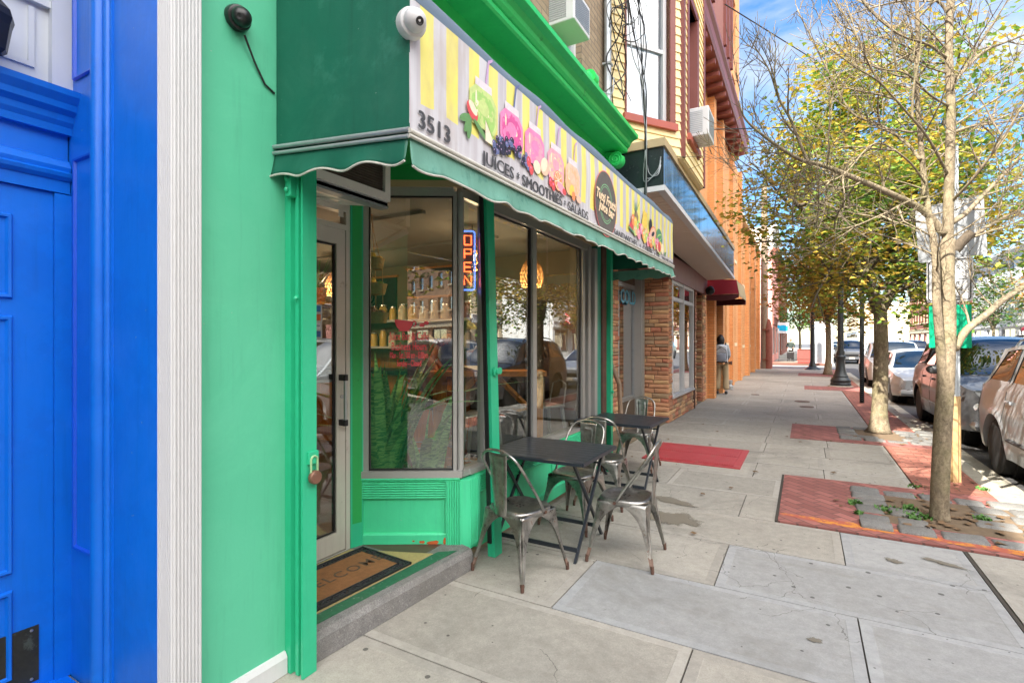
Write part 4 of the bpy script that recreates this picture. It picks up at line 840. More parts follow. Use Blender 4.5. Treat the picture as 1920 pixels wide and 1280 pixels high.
def jar(y, z, c1, c2, w=.118, h=.26, straw='p_str'):
    mb = MB(); poly(mb, straw, [(y+.012, z+h*.4), (y+.024, z+h*.4), (y+.05, z+h*.86), (y+.08, z+h*.95), (y+.076, z+h*.99), (y+.038, z+h*.9)])
    poly(mb, 'p_pale', [(y-w*.62, z+h*.30), (y+w*.62, z+h*.30), (y+w*.6, z+h*.44), (y-w*.6, z+h*.44)])
    pts = [(y-w*.6, z+h*.3), (y-w, z+h*.14), (y-w*1.02, z-h*.25), (y-w*.8, z-h*.42), (y+w*.8, z-h*.42), (y+w*1.02, z-h*.25), (y+w, z+h*.14), (y+w*.6, z+h*.3)]
    poly(mb, c1, pts); poly(mb, c2, [(y+(a-y)*.82, z+(b-z)*.8-.01) for a, b in pts])
    for _ in range(70): a_, q_ = r9.random()*6.28, sqrt(r9.random()); disc(mb, r9.choice([c1, c2, c2, 'p_cream' if r9.random() < .25 else c1]), y+w*.78*q_*cos(a_), z-.02+h*.3*q_*sin(a_), .006+.012*r9.random(), .006+.014*r9.random(), n=7)
    disc(mb, c1, y, z-.01, w*.4, h*.14); disc(mb, 'p_cream', y-w*.55, z+.02, w*.06, h*.12)
    mb.build('jar_print', mats, front)
jar(2.05, 2.66, 'p_lime', 'p_green'); jar(2.32, 2.655, 'p_mag2', 'p_mag', straw='p_blue'); jar(2.58, 2.65, 'p_mag2', 'p_pink'); jar(2.86, 2.63, 'p_pink', 'p_peach'); jar(3.12, 2.62, 'p_peach', 'p_or2')
mb = MB(); r3 = random.Random(4)
for a in (-.5, .1, .5): disc(mb, 'p_leaf', 1.91+a*.03, 2.53-a*.04, .05, .018, rot=.9+a, n=12)
disc(mb, 'p_red', 1.95, 2.60, .05, .035, rot=-.6); disc(mb, 'p_cream', 1.955, 2.615, .04, .02, rot=-.6); disc(mb, 'p_leaf', 2.02, 2.535, .07, .014, rot=-.5)
poly(mb, 'p_cream', [(2.06, 2.6), (2.15, 2.5), (2.06, 2.5)]); poly(mb, 'p_green', [(2.06, 2.61), (2.08, 2.6), (2.165, 2.5), (2.155, 2.495)])
mb.build('fruit_print', mats, front)
mb = MB()
for _ in range(60):
    y = 2.12+r3.random()*.42; z = 2.60-.05*abs(y-2.34)/.18-r3.random()*.07; disc(mb, r3.choice(['p_dk', 'p_blue', 'p_dk']), y, z, .017, .016, n=10)
    disc(mb, 'p_str', y-.004, z+.005, .004, .004, n=6)
mb.build('berry_print', mats, front)
mb = MB()
for y, z in ((2.53, 2.50), (2.50, 2.535), (2.78, 2.50), (2.82, 2.485)): disc(mb, 'p_red', y, z, .026, .03, n=12); disc(mb, 'p_mag2', y-.006, z+.01, .007, .008, n=6)
disc(mb, 'p_cream', 2.60, 2.535, .045, .037); disc(mb, 'p_peach', 2.70, 2.565, .06, .05, rot=.5); disc(mb, 'p_cream', 2.69, 2.575, .05, .035, rot=.8)
for y, z, r in ((2.89, 2.535, .062),):
    disc(mb, 'p_or', y, z, r, r); disc(mb, 'p_cream', y, z, r*.9, r*.9)
    for i in range(9): a = i*2*pi/9; poly(mb, 'p_or', [(y+r*.12*cos(a+.3), z+r*.12*sin(a+.3)), (y+r*.82*cos(a), z+r*.82*sin(a)), (y+r*.85*cos(a+.3), z+r*.85*sin(a+.3)), (y+r*.82*cos(a+.58), z+r*.82*sin(a+.58))])
disc(mb, 'p_pink', 2.94, 2.50, .07, .028, rot=-.25); disc(mb, 'p_or2', 3.05, 2.54, .05, .05); disc(mb, 'p_yel', 3.10, 2.53, .045, .035, rot=.6); disc(mb, 'p_or', 3.13, 2.50, .03, .03); disc(mb, 'p_peach', 3.22, 2.50, .045, .025); disc(mb, 'p_red', 2.98, 2.49, .03, .02)
mb.build('citrus_print', mats, front)
# roundel with the shop's name
mb = MB(); ly, lz = 3.765, 2.595
disc(mb, 'p_rim', ly, lz, .247, .247, n=48); disc(mb, 'p_grey', ly, lz, .24, .24, n=48); disc(mb, 'p_ring', ly, lz+.0, .148, .148, n=40); disc(mb, 'p_grey', ly, lz, .143, .143, n=40); disc(mb, 'p_ring', ly, lz+.0, .130, .130, n=40); disc(mb, 'p_grey', ly, lz, .126, .126, n=40)
rd = mb.build('roundel_print', mats, front)
for s, z, w in (('Tutti Frutti', lz+.028, .22), ('juice bar', lz-.045, .18)):
    t = text_mesh('shop_name', s, M['p_logo'], rd, (AX+.0165, ly, z), (0, 1, -.06), (0, 0, 1), .1, .001, .003, shear=.35)
    ys = [v.co.y for v in t.data.vertices]; c = (max(ys)+min(ys))/2; f_ = 2*w/(max(ys)-min(ys))
    for v in t.data.vertices: v.co.y = (ly-3.8)+(v.co.y-c)*f_
# fruit heap
mb = MB(); fy, fz = 4.98, 2.6
poly(mb, 'p_pine', [(4.55, 2.62), (4.53, 2.68), (4.58, 2.74), (4.64, 2.68), (4.63, 2.62)])
for i in range(9): a = (i-4)*.17; poly(mb, 'p_wm' if i % 2 else 'p_leaf', [(4.575, 2.72), (4.59+a*.18, 2.80+.03*(i % 3)), (4.59, 2.72)])
poly(mb, 'p_red', [(4.36, 2.55), (4.5, 2.67), (4.62, 2.60), (4.52, 2.52)]); poly(mb, 'p_wm', [(4.36, 2.55), (4.52, 2.52), (4.62, 2.60), (4.635, 2.585), (4.52, 2.50), (4.35, 2.53)])
for i in range(5): disc(mb, 'p_yel', 4.80+i*.03, 2.70-i*.004, .10, .022, rot=1.1+i*.1)
disc(mb, 'p_dk', 5.08, 2.70, .05, .055); disc(mb, 'p_wm', 5.42, 2.63, .13, .09); disc(mb, 'p_green', 5.42, 2.63, .11, .035, rot=.3); disc(mb, 'p_wm', 5.42, 2.63, .10, .02, rot=.3)
disc(mb, 'p_or', 5.16, 2.62, .13, .075, rot=.35); disc(mb, 'p_peach', 5.16, 2.62, .115, .062, rot=.35); disc(mb, 'p_dk', 5.16, 2.62, .06, .022, rot=.35)
cols = ['p_or', 'p_yel', 'p_green', 'p_red', 'p_peach', 'p_lime', 'p_or2', 'p_pink', 'p_mag2']
for i in range(30):
    t = i/29; y = 4.5+t*.98+r3.uniform(-.02, .02); z = 2.585-.06*t+r3.uniform(-.045, .04); r = .035+r3.random()*.022
    disc(mb, cols[(i*5) % 9], y, z, r, r*.92); disc(mb, 'p_cream', y-r*.3, z+r*.3, r*.25, r*.2, n=8)
disc(mb, 'p_red', 5.42, 2.53, .06, .05); disc(mb, 'p_cream', 5.55, 2.53, .06, .055, rot=.8); disc(mb, 'p_leaf', 5.68, 2.5, .04, .014, rot=.5); disc(mb, 'p_leaf', 5.66, 2.49, .035, .012, rot=-.4)
mb.build('fruit_print', mats, front)
print('layers', LAY[0])

# ---------------------------------------------------------------- small things on the front
def dome_cam(name, label, c, n, mbody, mball, r=.055):
    n = Vector(n).normalized(); t = thing(name, label, 'camera', c, group=None)
    q = n.to_track_quat('Z', 'Y').to_matrix().to_4x4(); T = Matrix.Translation(c) @ q
    mb = MB(); mb.T = T; mb.lathe([(0, -.03), (r, -.03), (r*1.02, -.02), (r, .0), (r*.93, .012), (r*.8, .016), (0, .016)], n=28); mb.build('base', mbody, t, smooth=40)
    mb = MB(); mb.T = T; mb.ball((0, 0, .025), r*.78, 20, 12); mb.build('ball', mball, t, smooth=True)
    q2 = (n*.6+Vector((.45, -.1, -.45))).normalized() if mball is not M['black'] else Vector((.62, -.62, -.42)).normalized(); T2 = Matrix.Translation(Vector(c)+n*.025) @ q2.to_track_quat('Z', 'Y').to_matrix().to_4x4()
    mb = MB(); mb.T = T2; mb.lathe([(0, r*.70), (r*.26, r*.70), (r*.28, r*.79), (r*.2, r*.80), (r*.16, r*.77), (0, r*.77)], n=20); mb.build('lens', M['blackrub'] if mball is M['black'] else M['black'], t, smooth=40)
    return t
dome_cam('dome_camera', 'black dome security camera on the green wall beside the white pilaster', (-2.10, 1.335, 2.93), (1, -.15, -.25), M['black'], M['black'], .052)
mb = MB(); mb.tube([(-2.10, 1.36, 2.87), (-2.115, 1.42, 2.78), (-2.118, 1.47, 2.71), (-2.12, 1.52, 2.69)], .0045, 6); one('camera_cable', mb, M['black'], 'thin black cable drooping from the black camera to the awning', 'cable')
dome_cam('dome_camera', 'white dome security camera at the near corner of the awning', (-1.30, 1.52, 2.765), (1, -.55, -.2), M['white'], M['white'], .056)
dome_cam('dome_camera', 'small black dome camera under the neighbouring canopy beside the maroon awning', (-2.1, 14.0, 2.85), (1, -1, -.4), M['black'], M['black'], .12)
# air conditioner over the shop door
ac = thing('air_conditioner', 'boxy beige air conditioner poking out above the glass shop door', 'air conditioner', (-2.5, 2.1, 2.5))
mb = MB(); mb.prism([(-2.75, 2.475), (-2.30, 2.405), (-2.30, 2.425), (-2.75, 2.50)], 1.72, 2.45, lambda u, v, d: (u, d, v)); mb.box((-2.75, 1.72, 2.49), (-2.32, 2.44, 2.9)); M['cream_ac'] = mat('cream_casing', (.8, .77, .72), .5, var=.06, dirt=(.4, .36, .3), ds=9, dthr=.62, damt=.5); mb.build('casing', M['cream_ac'], ac)
mb = MB(); mb.prism([(-2.72, 2.462), (-2.36, 2.40), (-2.36, 2.412), (-2.72, 2.478)], 1.76, 2.36, lambda u, v, d: (u, d, v))
for i in range(9):
    y = 1.8+i*.06; mb.tube([(-2.5-.12*random.random(), y, 2.432), (-2.45, y+.05, 2.424), (-2.40, y+.01, 2.412)], .008, 6)
mb.build('underside', M['cream_ac'], ac, smooth=40)
mb = MB(); frame_rect(mb, -2.32, -2.285, 1.70, 2.46, 2.435, 2.92, .045, .05); mb.build('front_frame', M['cream_ac'], ac)
mb = MB(); mb.box((-2.315, 1.745, 2.485), (-2.31, 2.415, 2.87))
for i in range(24): z = 2.49+i*.016; mb.box((-2.312, 1.745, z), (-2.303, 2.415, z+.006))
mb.build('grille', mat('dirty_dark_grille', (.09, .07, .055), .7, var=.4, vs=20, dirt=(.5, .48, .45), ds=30, dthr=.72), ac)
mb = MB(); mb.box((-2.35, 1.70, 2.385), (-2.285, 2.44, 2.40)); mb.box((-2.34, 1.7, 2.40), (-2.30, 2.45, 2.435)); mb.build('drip_rail', M['galv'], ac)
# padlock
pl = thing('padlock', 'old brown padlock hanging on the green shutter rail by the doorway', 'padlock', (-1.985, 1.635, .93))
mb = MB(); mb.tube([(-1.983, 1.628-.018, .93)]+[(-1.983, 1.628-.018*cos(a), 1.0+.018*sin(a)) for a in [i*pi/8 for i in range(9)]]+[(-1.983, 1.628+.018, .93)], .005, 8); mb.build('shackle', mat('pale_green_shackle', S(150, 190, 140), .5), pl, smooth=True)
mb = MB(); mb.lathe([(0, -.013), (.028, -.013), (.032, -.008), (.032, .008), (.028, .013), (0, .013)], (-1.978, 1.628, .92), 20, 'X'); mb.build('body', mat('worn_padlock', S(128, 92, 76), .45, .4, var=.3, dirt=(.7, .7, .7), ds=30, dthr=.6), pl, smooth=40)
mb = MB(); mb.box((-2.0, 1.60, .98), (-1.985, 1.656, 1.04), bev=.003); mb.build('hasp', M['g_trim'], pl)
# door mat
dm = thing('door_mat', 'coir door mat with black scrolled rubber border reading WELCOME on the shop step', 'mat', (-2.42, 2.18, .14), radians(-4))
BASE[dm.name] = Vector((0, 0, 0))
mb = MB(); mb.box((-.23, -.36, .0), (.23, .36, .008), bev=.003)
for (x0, y0, x1, y1) in ((-.23, -.36, .23, -.348), (-.23, .348, .23, .36), (-.23, -.36, -.218, .36), (.218, -.36, .23, .36), (-.175, -.305, .175, -.297), (-.175, .297, .175, .305), (-.175, -.305, -.167, .305), (.167, -.305, .175, .305)): mb.box((x0, y0, .0), (x1, y1, .014))
def curl(cx, cy, s, a):
    pts = [(cx+s*(1-i/14*.85)*cos(a+i*.5), cy+s*(1-i/14*.85)*sin(a+i*.5), .011) for i in range(15)]; mb.tube(pts, .0035, 5)
n = 0
for i in range(11):
    y = -.30+i*.06
    for x in (-.197, .197): curl(x, y, .022, i*1.9+x); curl(x, y+.03, .012, i+2)
for i in range(6):
    x = -.14+i*.056
    for y in (-.328, .328): curl(x, y, .022, i*1.7)
mb.build('rubber_border', M['blackrub'], dm, smooth=40)
mb = MB(); mb.box((-.167, -.297, .008), (.167, .297, .013)); mb.build('coir_field', M['coir'], dm)
text_mesh('welcome_lettering', 'WELCOME', mat('mat_ink', (.10, .065, .04), .95, var=.4, vs=60), dm, (.0, 0, .013), (0, 1, 0), (-1, 0, 0), .115, .001, .001, xs=.98, spacing=1.25)
# OPEN sign (lit neon) inside the side light
opn = thing('open_sign', 'vertical lit neon OPEN sign with blue border behind the narrow window', 'sign', (-2.2, 3.18, 2.15))
oc = Vector((-2.19, 3.185, 2.155)); od = Vector((.78, .62, 0)).normalized(); on = Vector((od.y, -od.x, 0))
mb = MB(); pts = []
for i in range(33):
    a = 2*pi*i/32; cx_, cz_ = (.032 if cos(a) > 0 else -.032), (.20 if sin(a) > 0 else -.20)
    pts.append(oc+od*(cx_+.02*cos(a))+Vector((0, 0, cz_+.02*sin(a))))
mb.tube(pts, .0055, 8, cap=False); mb.build('blue_tube', emis('neon_blue', (.10, .22, 1), .9), opn, smooth=True)
mb = MB(); e = od*.045; q = [oc-e-on*.012, oc+e-on*.012]; mb.seg((q[0].x, q[0].y), (q[1].x, q[1].y), -.004, 1.945, 2.365); mb.build('backing', mat('sign_back', (.06, .04, .05), .6), opn)
neon = emis('neon_red', (1, .12, .03), 1.6)
L5 = {'O': [[(-1, -1), (-1, 1), (1, 1), (1, -1), (-1, -1)]], 'P': [[(-1, -1), (-1, 1), (1, 1), (1, 0), (-1, 0)]], 'E': [[(1, 1), (-1, 1), (-1, -1), (1, -1)], [(-1, 0), (.8, 0)]], 'N': [[(-1, -1), (-1, 1), (1, -1), (1, 1)]]}
for i, chh in enumerate('OPEN'):
    cz_ = oc.z+.15-i*.10; mb = MB()
    for st_ in L5[chh]: mb.tube([oc+on*.006+od*(.026*u)+Vector((0, 0, cz_-oc.z+.034*v)) for u, v in st_], .0065, 6)
    mb.build('red_letter', neon, opn, smooth=40)
# ---------------------------------------------------------------- metal chairs and slatted tables
def make_chair():
    t = thing('metal_chair', None, 'chair', (0, 0, 0), group='raw steel chairs on the pavement'); BASE[t.name] = Vector((0, 0, 0))
    SH, a = .445, .175                                     # faces +Y, backrest at -Y
    mb = MB(); n = 40
    def rrect(s, k=.05, z=0, taper=.0):
        out = []
        for i in range(n):
            an = 2*pi*i/n; c, s_ = cos(an), sin(an); e = 3.4
            r = 1/((abs(c)**e+abs(s_)**e)**(1/e)); x, y = r*c*s, r*s_*s
            out.append((x*(1-taper*(-y/s)*.0), y, z))
        return out
    rings = [rrect(a-.055, z=SH-.010), rrect(a-.045, z=SH-.006), rrect(a-.012, z=SH+.002), rrect(a, z=SH-.002), rrect(a+.006, z=SH-.012), rrect(a+.002, z=SH-.045)]
    vs = [p for r in rings for p in r]; mb.add(vs, [(i*n+k, i*n+(k+1) % n, (i+1)*n+(k+1) % n, (i+1)*n+k) for i in range(5) for k in range(n)]+[tuple(range(n))])
    seat = mb.build('seat', M['steel'], t, smooth=50); md = seat.modifiers.new('t', 'SOLIDIFY'); md.thickness = .003
    mb = MB()
    for i in range(4): an = pi/4+i*pi/2; mb.lathe([(0, SH-.007), (.007, SH-.0075), (.007, SH-.011)], (.022*cos(an), .022*sin(an), 0), 8)
    mb.build('seat_hole', M['black'], seat)
    for sx, sy in ((1, 1), (-1, 1), (-1, -1), (1, -1)):
        mb = MB(); lv = []; N = 18; foot = .235
        for j in range(N+1):
            v = j/N; z = (SH-.018)*(1-v)+.03*v if j < N else .03
            cx_ = a+(foot-a)*(v**1.15); ww = .172*math.exp(-v*6.5)+.050*(1-v)+.020*v
            ww = min(ww, a-.002)
            c = Vector((sx*cx_, sy*cx_, z)); rr = .022*(1-v)+.010*v; g = .014*sin(pi*min(1, max(0, (v-.12)/.8)))
            inn = .018*(1-v)+.014*v
            pts = [(cx_-ww, -inn*.6), (cx_-ww, 0), (cx_-ww*.5, 0), (cx_-rr, 0), (cx_-rr*.3, -rr*.3+.0), (cx_-g-rr*.25, -g-rr*.25), None]
            prof = [(-ww, -inn), (-ww, 0), (-ww*.45, 0), (-rr, 0), (-rr*.35-g*.55, -rr*.35-g*.25+.004), (-rr*.45-g*.75, -rr*.45-g*.75), (-rr*.35-g*.25+.004, -rr*.35-g*.55), (0, -rr), (0, -ww*.45), (0, -ww), (-inn, -ww)]
            # first half: along the x side (y outer = 0), second half: along the y side
            lv += [Vector((sx*(cx_+p), sy*(cx_+q), z)) for p, q in prof]
        m_ = 11
        mb.add(lv, [(j*m_+k, j*m_+k+1, (j+1)*m_+k+1, (j+1)*m_+k) for j in range(N) for k in range(m_-1)])
        leg = mb.build('leg', M['steel'], t, smooth=60); md = leg.modifiers.new('t', 'SOLIDIFY'); md.thickness = .0025
        mb = MB(); c = Vector((sx*(foot-.009), sy*(foot-.009), 0)); mb.tube([c+Vector((0, 0, .05)), c+Vector((sx*.003, sy*.003, .002))], [.0125, .0115], 10); mb.build('foot', M['rust'], leg, smooth=50)
    # backrest: bent tube and pressed splat
    mb = MB(); pts = []
    H = .85
    def back(u):       # 0..1 left arm foot -> right arm foot
        pass
    left = [(-.182, .045, SH-.03), (-.182, .02, SH+.03), (-.184, -.06, SH+.13), (-.182, -.13, SH+.23), (-.172, -.185, SH+.31)]
    arc = [(-.172+.0, -.185, SH+.31)]
    top = [(-.17*cos(b), -.185-.045*sin(b)**.8, SH+.31+.095*sin(b)) for b in [i*pi/14 for i in range(15)]]
    pts = left+top[1:]+[(-x, y, z) for x, y, z in left[::-1][1:]]
    # soften
    for _ in range(2): pts = [pts[0]]+[tuple((pts[i-1][k]+2*pts[i][k]+pts[i+1][k])/4 for k in range(3)) for i in range(1, len(pts)-1)]+[pts[-1]]
    mb.tube(pts, .0095, 10); mb.build('back_tube', M['steel'], t, smooth=60)
    mb = MB()
    def spl(u, v):
        w = (.052+.030*v) ; x = (u-.5)*2*w; z = SH-.035+v*.415; y = -.172-.008-.045*v-.018*(1-v)+.012*((u-.5)*2)**2*(1-v*.4); p = max(abs(u-.5)*2/.58, abs(v-.52)/.40); y += .007 if p < .86 else (.007*(1-(p-.86)/.14) if p < 1 else 0)
        return (x, y, z)
    mb.grid(spl, 20, 28); sp_ = mb.build('back_splat', M['steel'], t, smooth='all'); md = sp_.modifiers.new('t', 'SOLIDIFY'); md.thickness = .003
    for x in (-.182, .182): mb = MB(); mb.lathe([(.0, -.013), (.011, -.013), (.011, .013), (0, .013)], (x, .04, SH-.02), 10, 'X'); mb.build('bolt', M['rust'], t, smooth=40)
    return t
ch0 = make_chair(); used = [False]
def chair(x, y, head, label):
    global ch0
    if not used[0]: used[0] = True; ch0.location = (x, y, 0); ch0.rotation_euler = (0, 0, head); ch0['label'] = label; return ch0
    return place(ch0, (x, y, 0), head, label)
chair(-1.68, 3.07, radians(-14), 'raw steel chair nearest the shop doorway, its back to the viewer')
chair(-1.12, 3.66, radians(93), 'rust-legged steel chair out on the open pavement, turned towards the shop')
chair(-1.70, 4.10, radians(172), 'steel chair on the far side of the nearest table, facing the viewer')
chair(-1.68, 4.77, radians(3), 'steel chair on the near side of the second table, back to back with another chair')
chair(-1.79, 6.28, radians(181), 'steel chair farthest down the pavement, behind the second table by the brick pier')
def make_table():
    t = thing('folding_table', None, 'table', (0, 0, 0), group='black folding tables on the pavement'); BASE[t.name] = Vector((0, 0, 0))
    mb = MB(); hx, hy, z = .40, .355, .715; n = 9; w = 2*hy/n
    for i in range(n):
        y0 = -hy+i*w; mb.box((-hx, y0+.0015, z-.012), (hx, y0+w-.0015, z), bev=.0015)
    mb.box((-hx, -hy, z-.016), (hx, hy, z-.009))
    mb.sweep([(0, z-.03), (.014, z-.026), (.012, z-.004), (0, z-.001)], (hx, -hy), (hx, hy)); mb.sweep([(0, z-.03), (.014, z-.026), (.012, z-.004), (0, z-.001)], (-hx, hy), (-hx, -hy)); mb.sweep([(0, z-.03), (.012, z-.026), (.010, z-.004), (0, z-.001)], (-hx, -hy), (hx, -hy)); mb.sweep([(0, z-.03), (.012, z-.026), (.010, z-.004), (0, z-.001)], (hx, hy), (-hx, hy))
    mb.build('tabletop', M['tabletop'], t)
    for x, s_ in ((-.33, 1), (.33, 1), (-.30, -1), (.30, -1)):
        mb = MB(); d = .013
        p0 = Vector((x, s_*-.31, 0)); p1 = Vector((x, s_*.27, z-.03)); e = Vector((.009, 0, 0)); f_ = Vector((0, .014, 0))
        vs = [p0-e-f_, p0+e-f_, p0+e+f_, p0-e+f_, p1-e-f_, p1+e-f_, p1+e+f_, p1-e+f_]; mb.add(vs, [(3, 2, 1, 0), (4, 5, 6, 7), (0, 1, 5, 4), (1, 2, 6, 5), (2, 3, 7, 6), (3, 0, 4, 7)]); mb.build('leg', M['tabletop'], t)
    for (x, y, zz, w_) in ((.30, .27, .075, .03), (.33, -.27, .075, .03), (.33, .19, z-.115, .012)):
        mb = MB(); mb.box((-x, y-.006, zz-w_/2), (x, y+.006, zz+w_/2)); mb.build('crossbar', M['tabletop'], t)
    return t
tb0 = make_table(); tb0.location = (-1.725, 3.66, 0); tb0['label'] = 'black slatted folding table nearest the viewer, between three steel chairs'
place(tb0, (-1.72, 5.45, 0), radians(-2), 'black slatted folding table farther along, near the end of the juice bar')

# ---------------------------------------------------------------- inside the juice bar
def pt_light(parent, loc, e, col=(1, .72, .42), r=.04):
    l = bpy.data.lights.new('bulb_light', 'POINT'); l.energy = e; l.color = col; l.shadow_soft_size = r
    o = bpy.data.objects.new('bulb_light', l); COL.objects.link(o); o.parent = parent; o.location = Vector(loc)-BASE[parent.name]; return o
def pendant(x, y, z, label, e=5):
    t = thing('pendant_lamp', label, 'lamp', (x, y, 2.66), group='woven pendant lamps inside the juice bar')
    mb = MB()
    prof = [(.03, .24), (.06, .22), (.10, .16), (.125, .09), (.13, .03), (.12, -.03), (.105, -.07)]
    for s_ in (1, -1):
        for k_ in range(18):
            pts = []
            for i in range(13):
                v = i/12*(len(prof)-1); j = min(int(v), len(prof)-2); f_ = v-j; r = prof[j][0]*(1-f_)+prof[j+1][0]*f_; h_ = prof[j][1]*(1-f_)+prof[j+1][1]*f_
                a = 2*pi*k_/18+s_*i*.13; pts.append((x+r*cos(a), y+r*sin(a), z+h_))
            mb.tube(pts, .0045, 4)
    mb.lathe([(.03, .235), (.035, .25), (0, .26)], (x, y, z), 12); mb.build('wicker_shade', M['wicker'], t, smooth=True)
    mb = MB(); mb.ball((x, y, z+.06), .045, 12, 8); mb.build('bulb', emis('warm_bulb', (1, .82, .6), 1.5), t, smooth=True)
    mb = MB(); mb.tube([(x, y, z+.25), (x, y, 2.66)], .004, 6); mb.build('cord', M['black'], t)
    pt_light(t, (x, y, z-.02), e)
pendant(-2.62, 5.05, 2.22, 'woven pendant lamp glowing behind the largest front pane')
pendant(-2.76, 4.09, 2.30, 'woven pendant lamp just behind the neon OPEN sign')
pendant(-4.6, 3.2, 2.2, 'woven pendant lamp added deep inside to fill the room with light', 8)  # this and the next are unseen, added to fill the interior with light
pendant(-5.2, 4.6, 2.2, 'woven pendant lamp added deepest in the room to fill it with light', 8)
# bar table by the window
bt = thing('bar_table', 'tall pine bar table standing inside the window', 'table', (-2.9, 4.5, .137))
a_ = Vector((-3.34, 4.15)); b_ = Vector((-2.34, 4.80)); dv = (b_-a_).normalized(); nv = Vector((dv.y, -dv.x))
def qd(s, o): v = a_+dv*s+nv*o; return (v.x, v.y)
Lb = (b_-a_).length
mb = MB(); mb.seg(qd(0, .18), qd(Lb, .18), -.40, 1.20, 1.25); mb.build('bar_top', M['pine_h'], bt)
for s in (.06, Lb-.16):
    mb = MB(); mb.seg(qd(s, .12), qd(s+.13, .12), -.10, .137, 1.20); mb.build('post', M['pine_v'], bt)
    mb = MB(); mb.seg(qd(s, .125), qd(s+.13, .125), -.004, .25, 1.1); 
for s0, s1 in ((Lb-.16, Lb-.5), (.19, .5)):
    mb = MB(); u0, u1 = qd(s0, .1), qd(s1, .1); mb.tube([(u0[0], u0[1], .86), (u1[0], u1[1], 1.2)], .03, 4); mb.build('brace', M['pine_v'], bt)
mb = MB(); mb.seg(qd(.1, .08), qd(Lb-.1, .08), -.06, .3, .37); mb.build('foot_rail', M['pine_h'], bt)
def stool(x, y, rz, label):
    t = thing('bar_stool', label, 'stool', (x, y, .137), rz, group='pale metal stools inside the juice bar'); BASE[t.name] = Vector((0, 0, 0)); z = .72
    mb = MB(); mb.box((-.16, -.16, z-.03), (.16, .16, z), bev=.012); mb.build('seat', M['steel_in'], t, smooth=40)
    for sx in (-1, 1):
        for sy in (-1, 1): mb = MB(); mb.tube([(sx*.13, sy*.13, z-.02), (sx*.2, sy*.2, 0)], [.022, .012], 8); mb.build('leg', M['steel_in'], t, smooth=True)
    mb = MB(); w = .175; mb.tube([(-w, -w, .28), (w, -w, .28), (w, w, .28), (-w, w, .28), (-w, -w, .28)], .008, 6); mb.build('foot_ring', M['steel_in'], t)
    mb = MB(); mb.tube([(-.14, -.15, z), (-.13, -.19, z+.22), (0, -.21, z+.26), (.13, -.19, z+.22), (.14, -.15, z)], .009, 8); mb.build('back_tube', M['steel_in'], t, smooth=True)
stool(-2.75, 4.25, .4, 'pale metal bar stool inside behind the front window'); stool(-2.5, 5.15, 2.6, 'pale metal bar stool behind the large pane nearest the far rail')
# snake plants
def snake(x, y, n, h, label, seed, z0=.5):
    r = random.Random(seed); t = thing('snake_plant', label, 'plant', (x, y, .137), group='snake plants in the window')
    mb = MB(); mb.lathe([(0, .14), (.10, .14), (.14, z0-.1), (.145, z0), (.13, z0), (.12, z0-.03), (0, z0-.03)], (x, y, 0), 24); mb.build('pot', mat('woven_pot_%d' % seed, S(196, 176, 140), .8, var=.2, vs=20), t, smooth=40)
    mb = MB()
    for i in range(n):
        a = r.random()*6.28; d = r.random()*.13; hh = h*(.5+.5*r.random()); tilt = .05+r.random()*.28; w = .020+r.random()*.014; tw = r.uniform(-1, 1); bend = r.random()*.25 if r.random() < .8 else .8
        bx, by = x+d*cos(a), y+d*sin(a); f_ = a+r.uniform(-.6, .6); N = 10; vs = []
        for j in range(N+1):
            v = j/N; ww = w*(.55+1.0*sin(pi*min(.85, v*.8+.12)))*(1 if v < .82 else max(.02, (1-v)/.18)); ang = f_+pi/2+tw*v
            c = Vector((bx+cos(f_)*hh*(tilt*v+bend*v**3), by+sin(f_)*hh*(tilt*v+bend*v**3), z0-.04+hh*(v-.35*bend*v**3)))
            e = Vector((cos(ang), sin(ang), 0))*ww; m2 = Vector((-sin(ang), cos(ang), 0))*ww*.25
            vs += [c-e+m2, c, c+e+m2]
        mb.add(vs, [(j*3+k_, j*3+k_+1, (j+1)*3+k_+1, (j+1)*3+k_) for j in range(N) for k_ in range(2)])
    mb.build('leaves', M['snake'], t, smooth='all')
snake(-2.88, 3.0, 40, 1.25, 'tall striped snake plant in the window, nearest the shop door', 1, .42)
snake(-2.70, 3.30, 13, .85, 'shorter striped snake plant with arching leaves, left of the pine post', 2, .38)
# hanging fruit baskets
hb = thing('hanging_basket', 'three tier wicker basket of fruit hanging inside the splayed window', 'basket', (-3.28, 3.3, 2.66))
mb = MB(); [mb.tube([(-3.28+.11*cos(a), 3.3+.11*sin(a), 2.22), (-3.28+.02*cos(a), 3.3+.02*sin(a), 2.5), (-3.28, 3.3, 2.66)], .004, 5) for a in (0, 2.1, 4.2)]; [mb.tube([(-3.28+.13*cos(a), 3.3+.13*sin(a), 1.72), (-3.28+.12*cos(a), 3.3+.12*sin(a), 2.22)], .004, 5) for a in (0, 2.1, 4.2)]; mb.build('rope', M['wicker'], hb)
fruitm = [mat('fruit_%d' % i, S(*c), .4, var=.15, bump=.05) for i, c in enumerate(((250, 200, 40), (150, 180, 50), (230, 130, 40), (130, 40, 30)))]
for k_, (z, r) in enumerate(((2.18, .11), (1.96, .13), (1.71, .145))):
    mb = MB(); mb.lathe([(0, 0), (r*.85, 0), (r, .085), (r*1.04, .09), (r*.93, .08), (r*.8, .02), (0, .02)], (-3.28, 3.3, z), 28); bk = mb.build('basket_tier', M['wicker'], hb, smooth=40)
    for i in range(7):
        a = i*.9; d = r*.55 if i else 0; mb = MB(); mb.ball((-3.28+d*cos(a), 3.3+d*sin(a), z+.085+(.03 if not i else 0)), .038, 12, 8, (1, 1, .92)); mb.build('fruit', fruitm[[0, i % 3, 3][k_] if k_ != 1 else (i % 3)], bk, smooth=True)
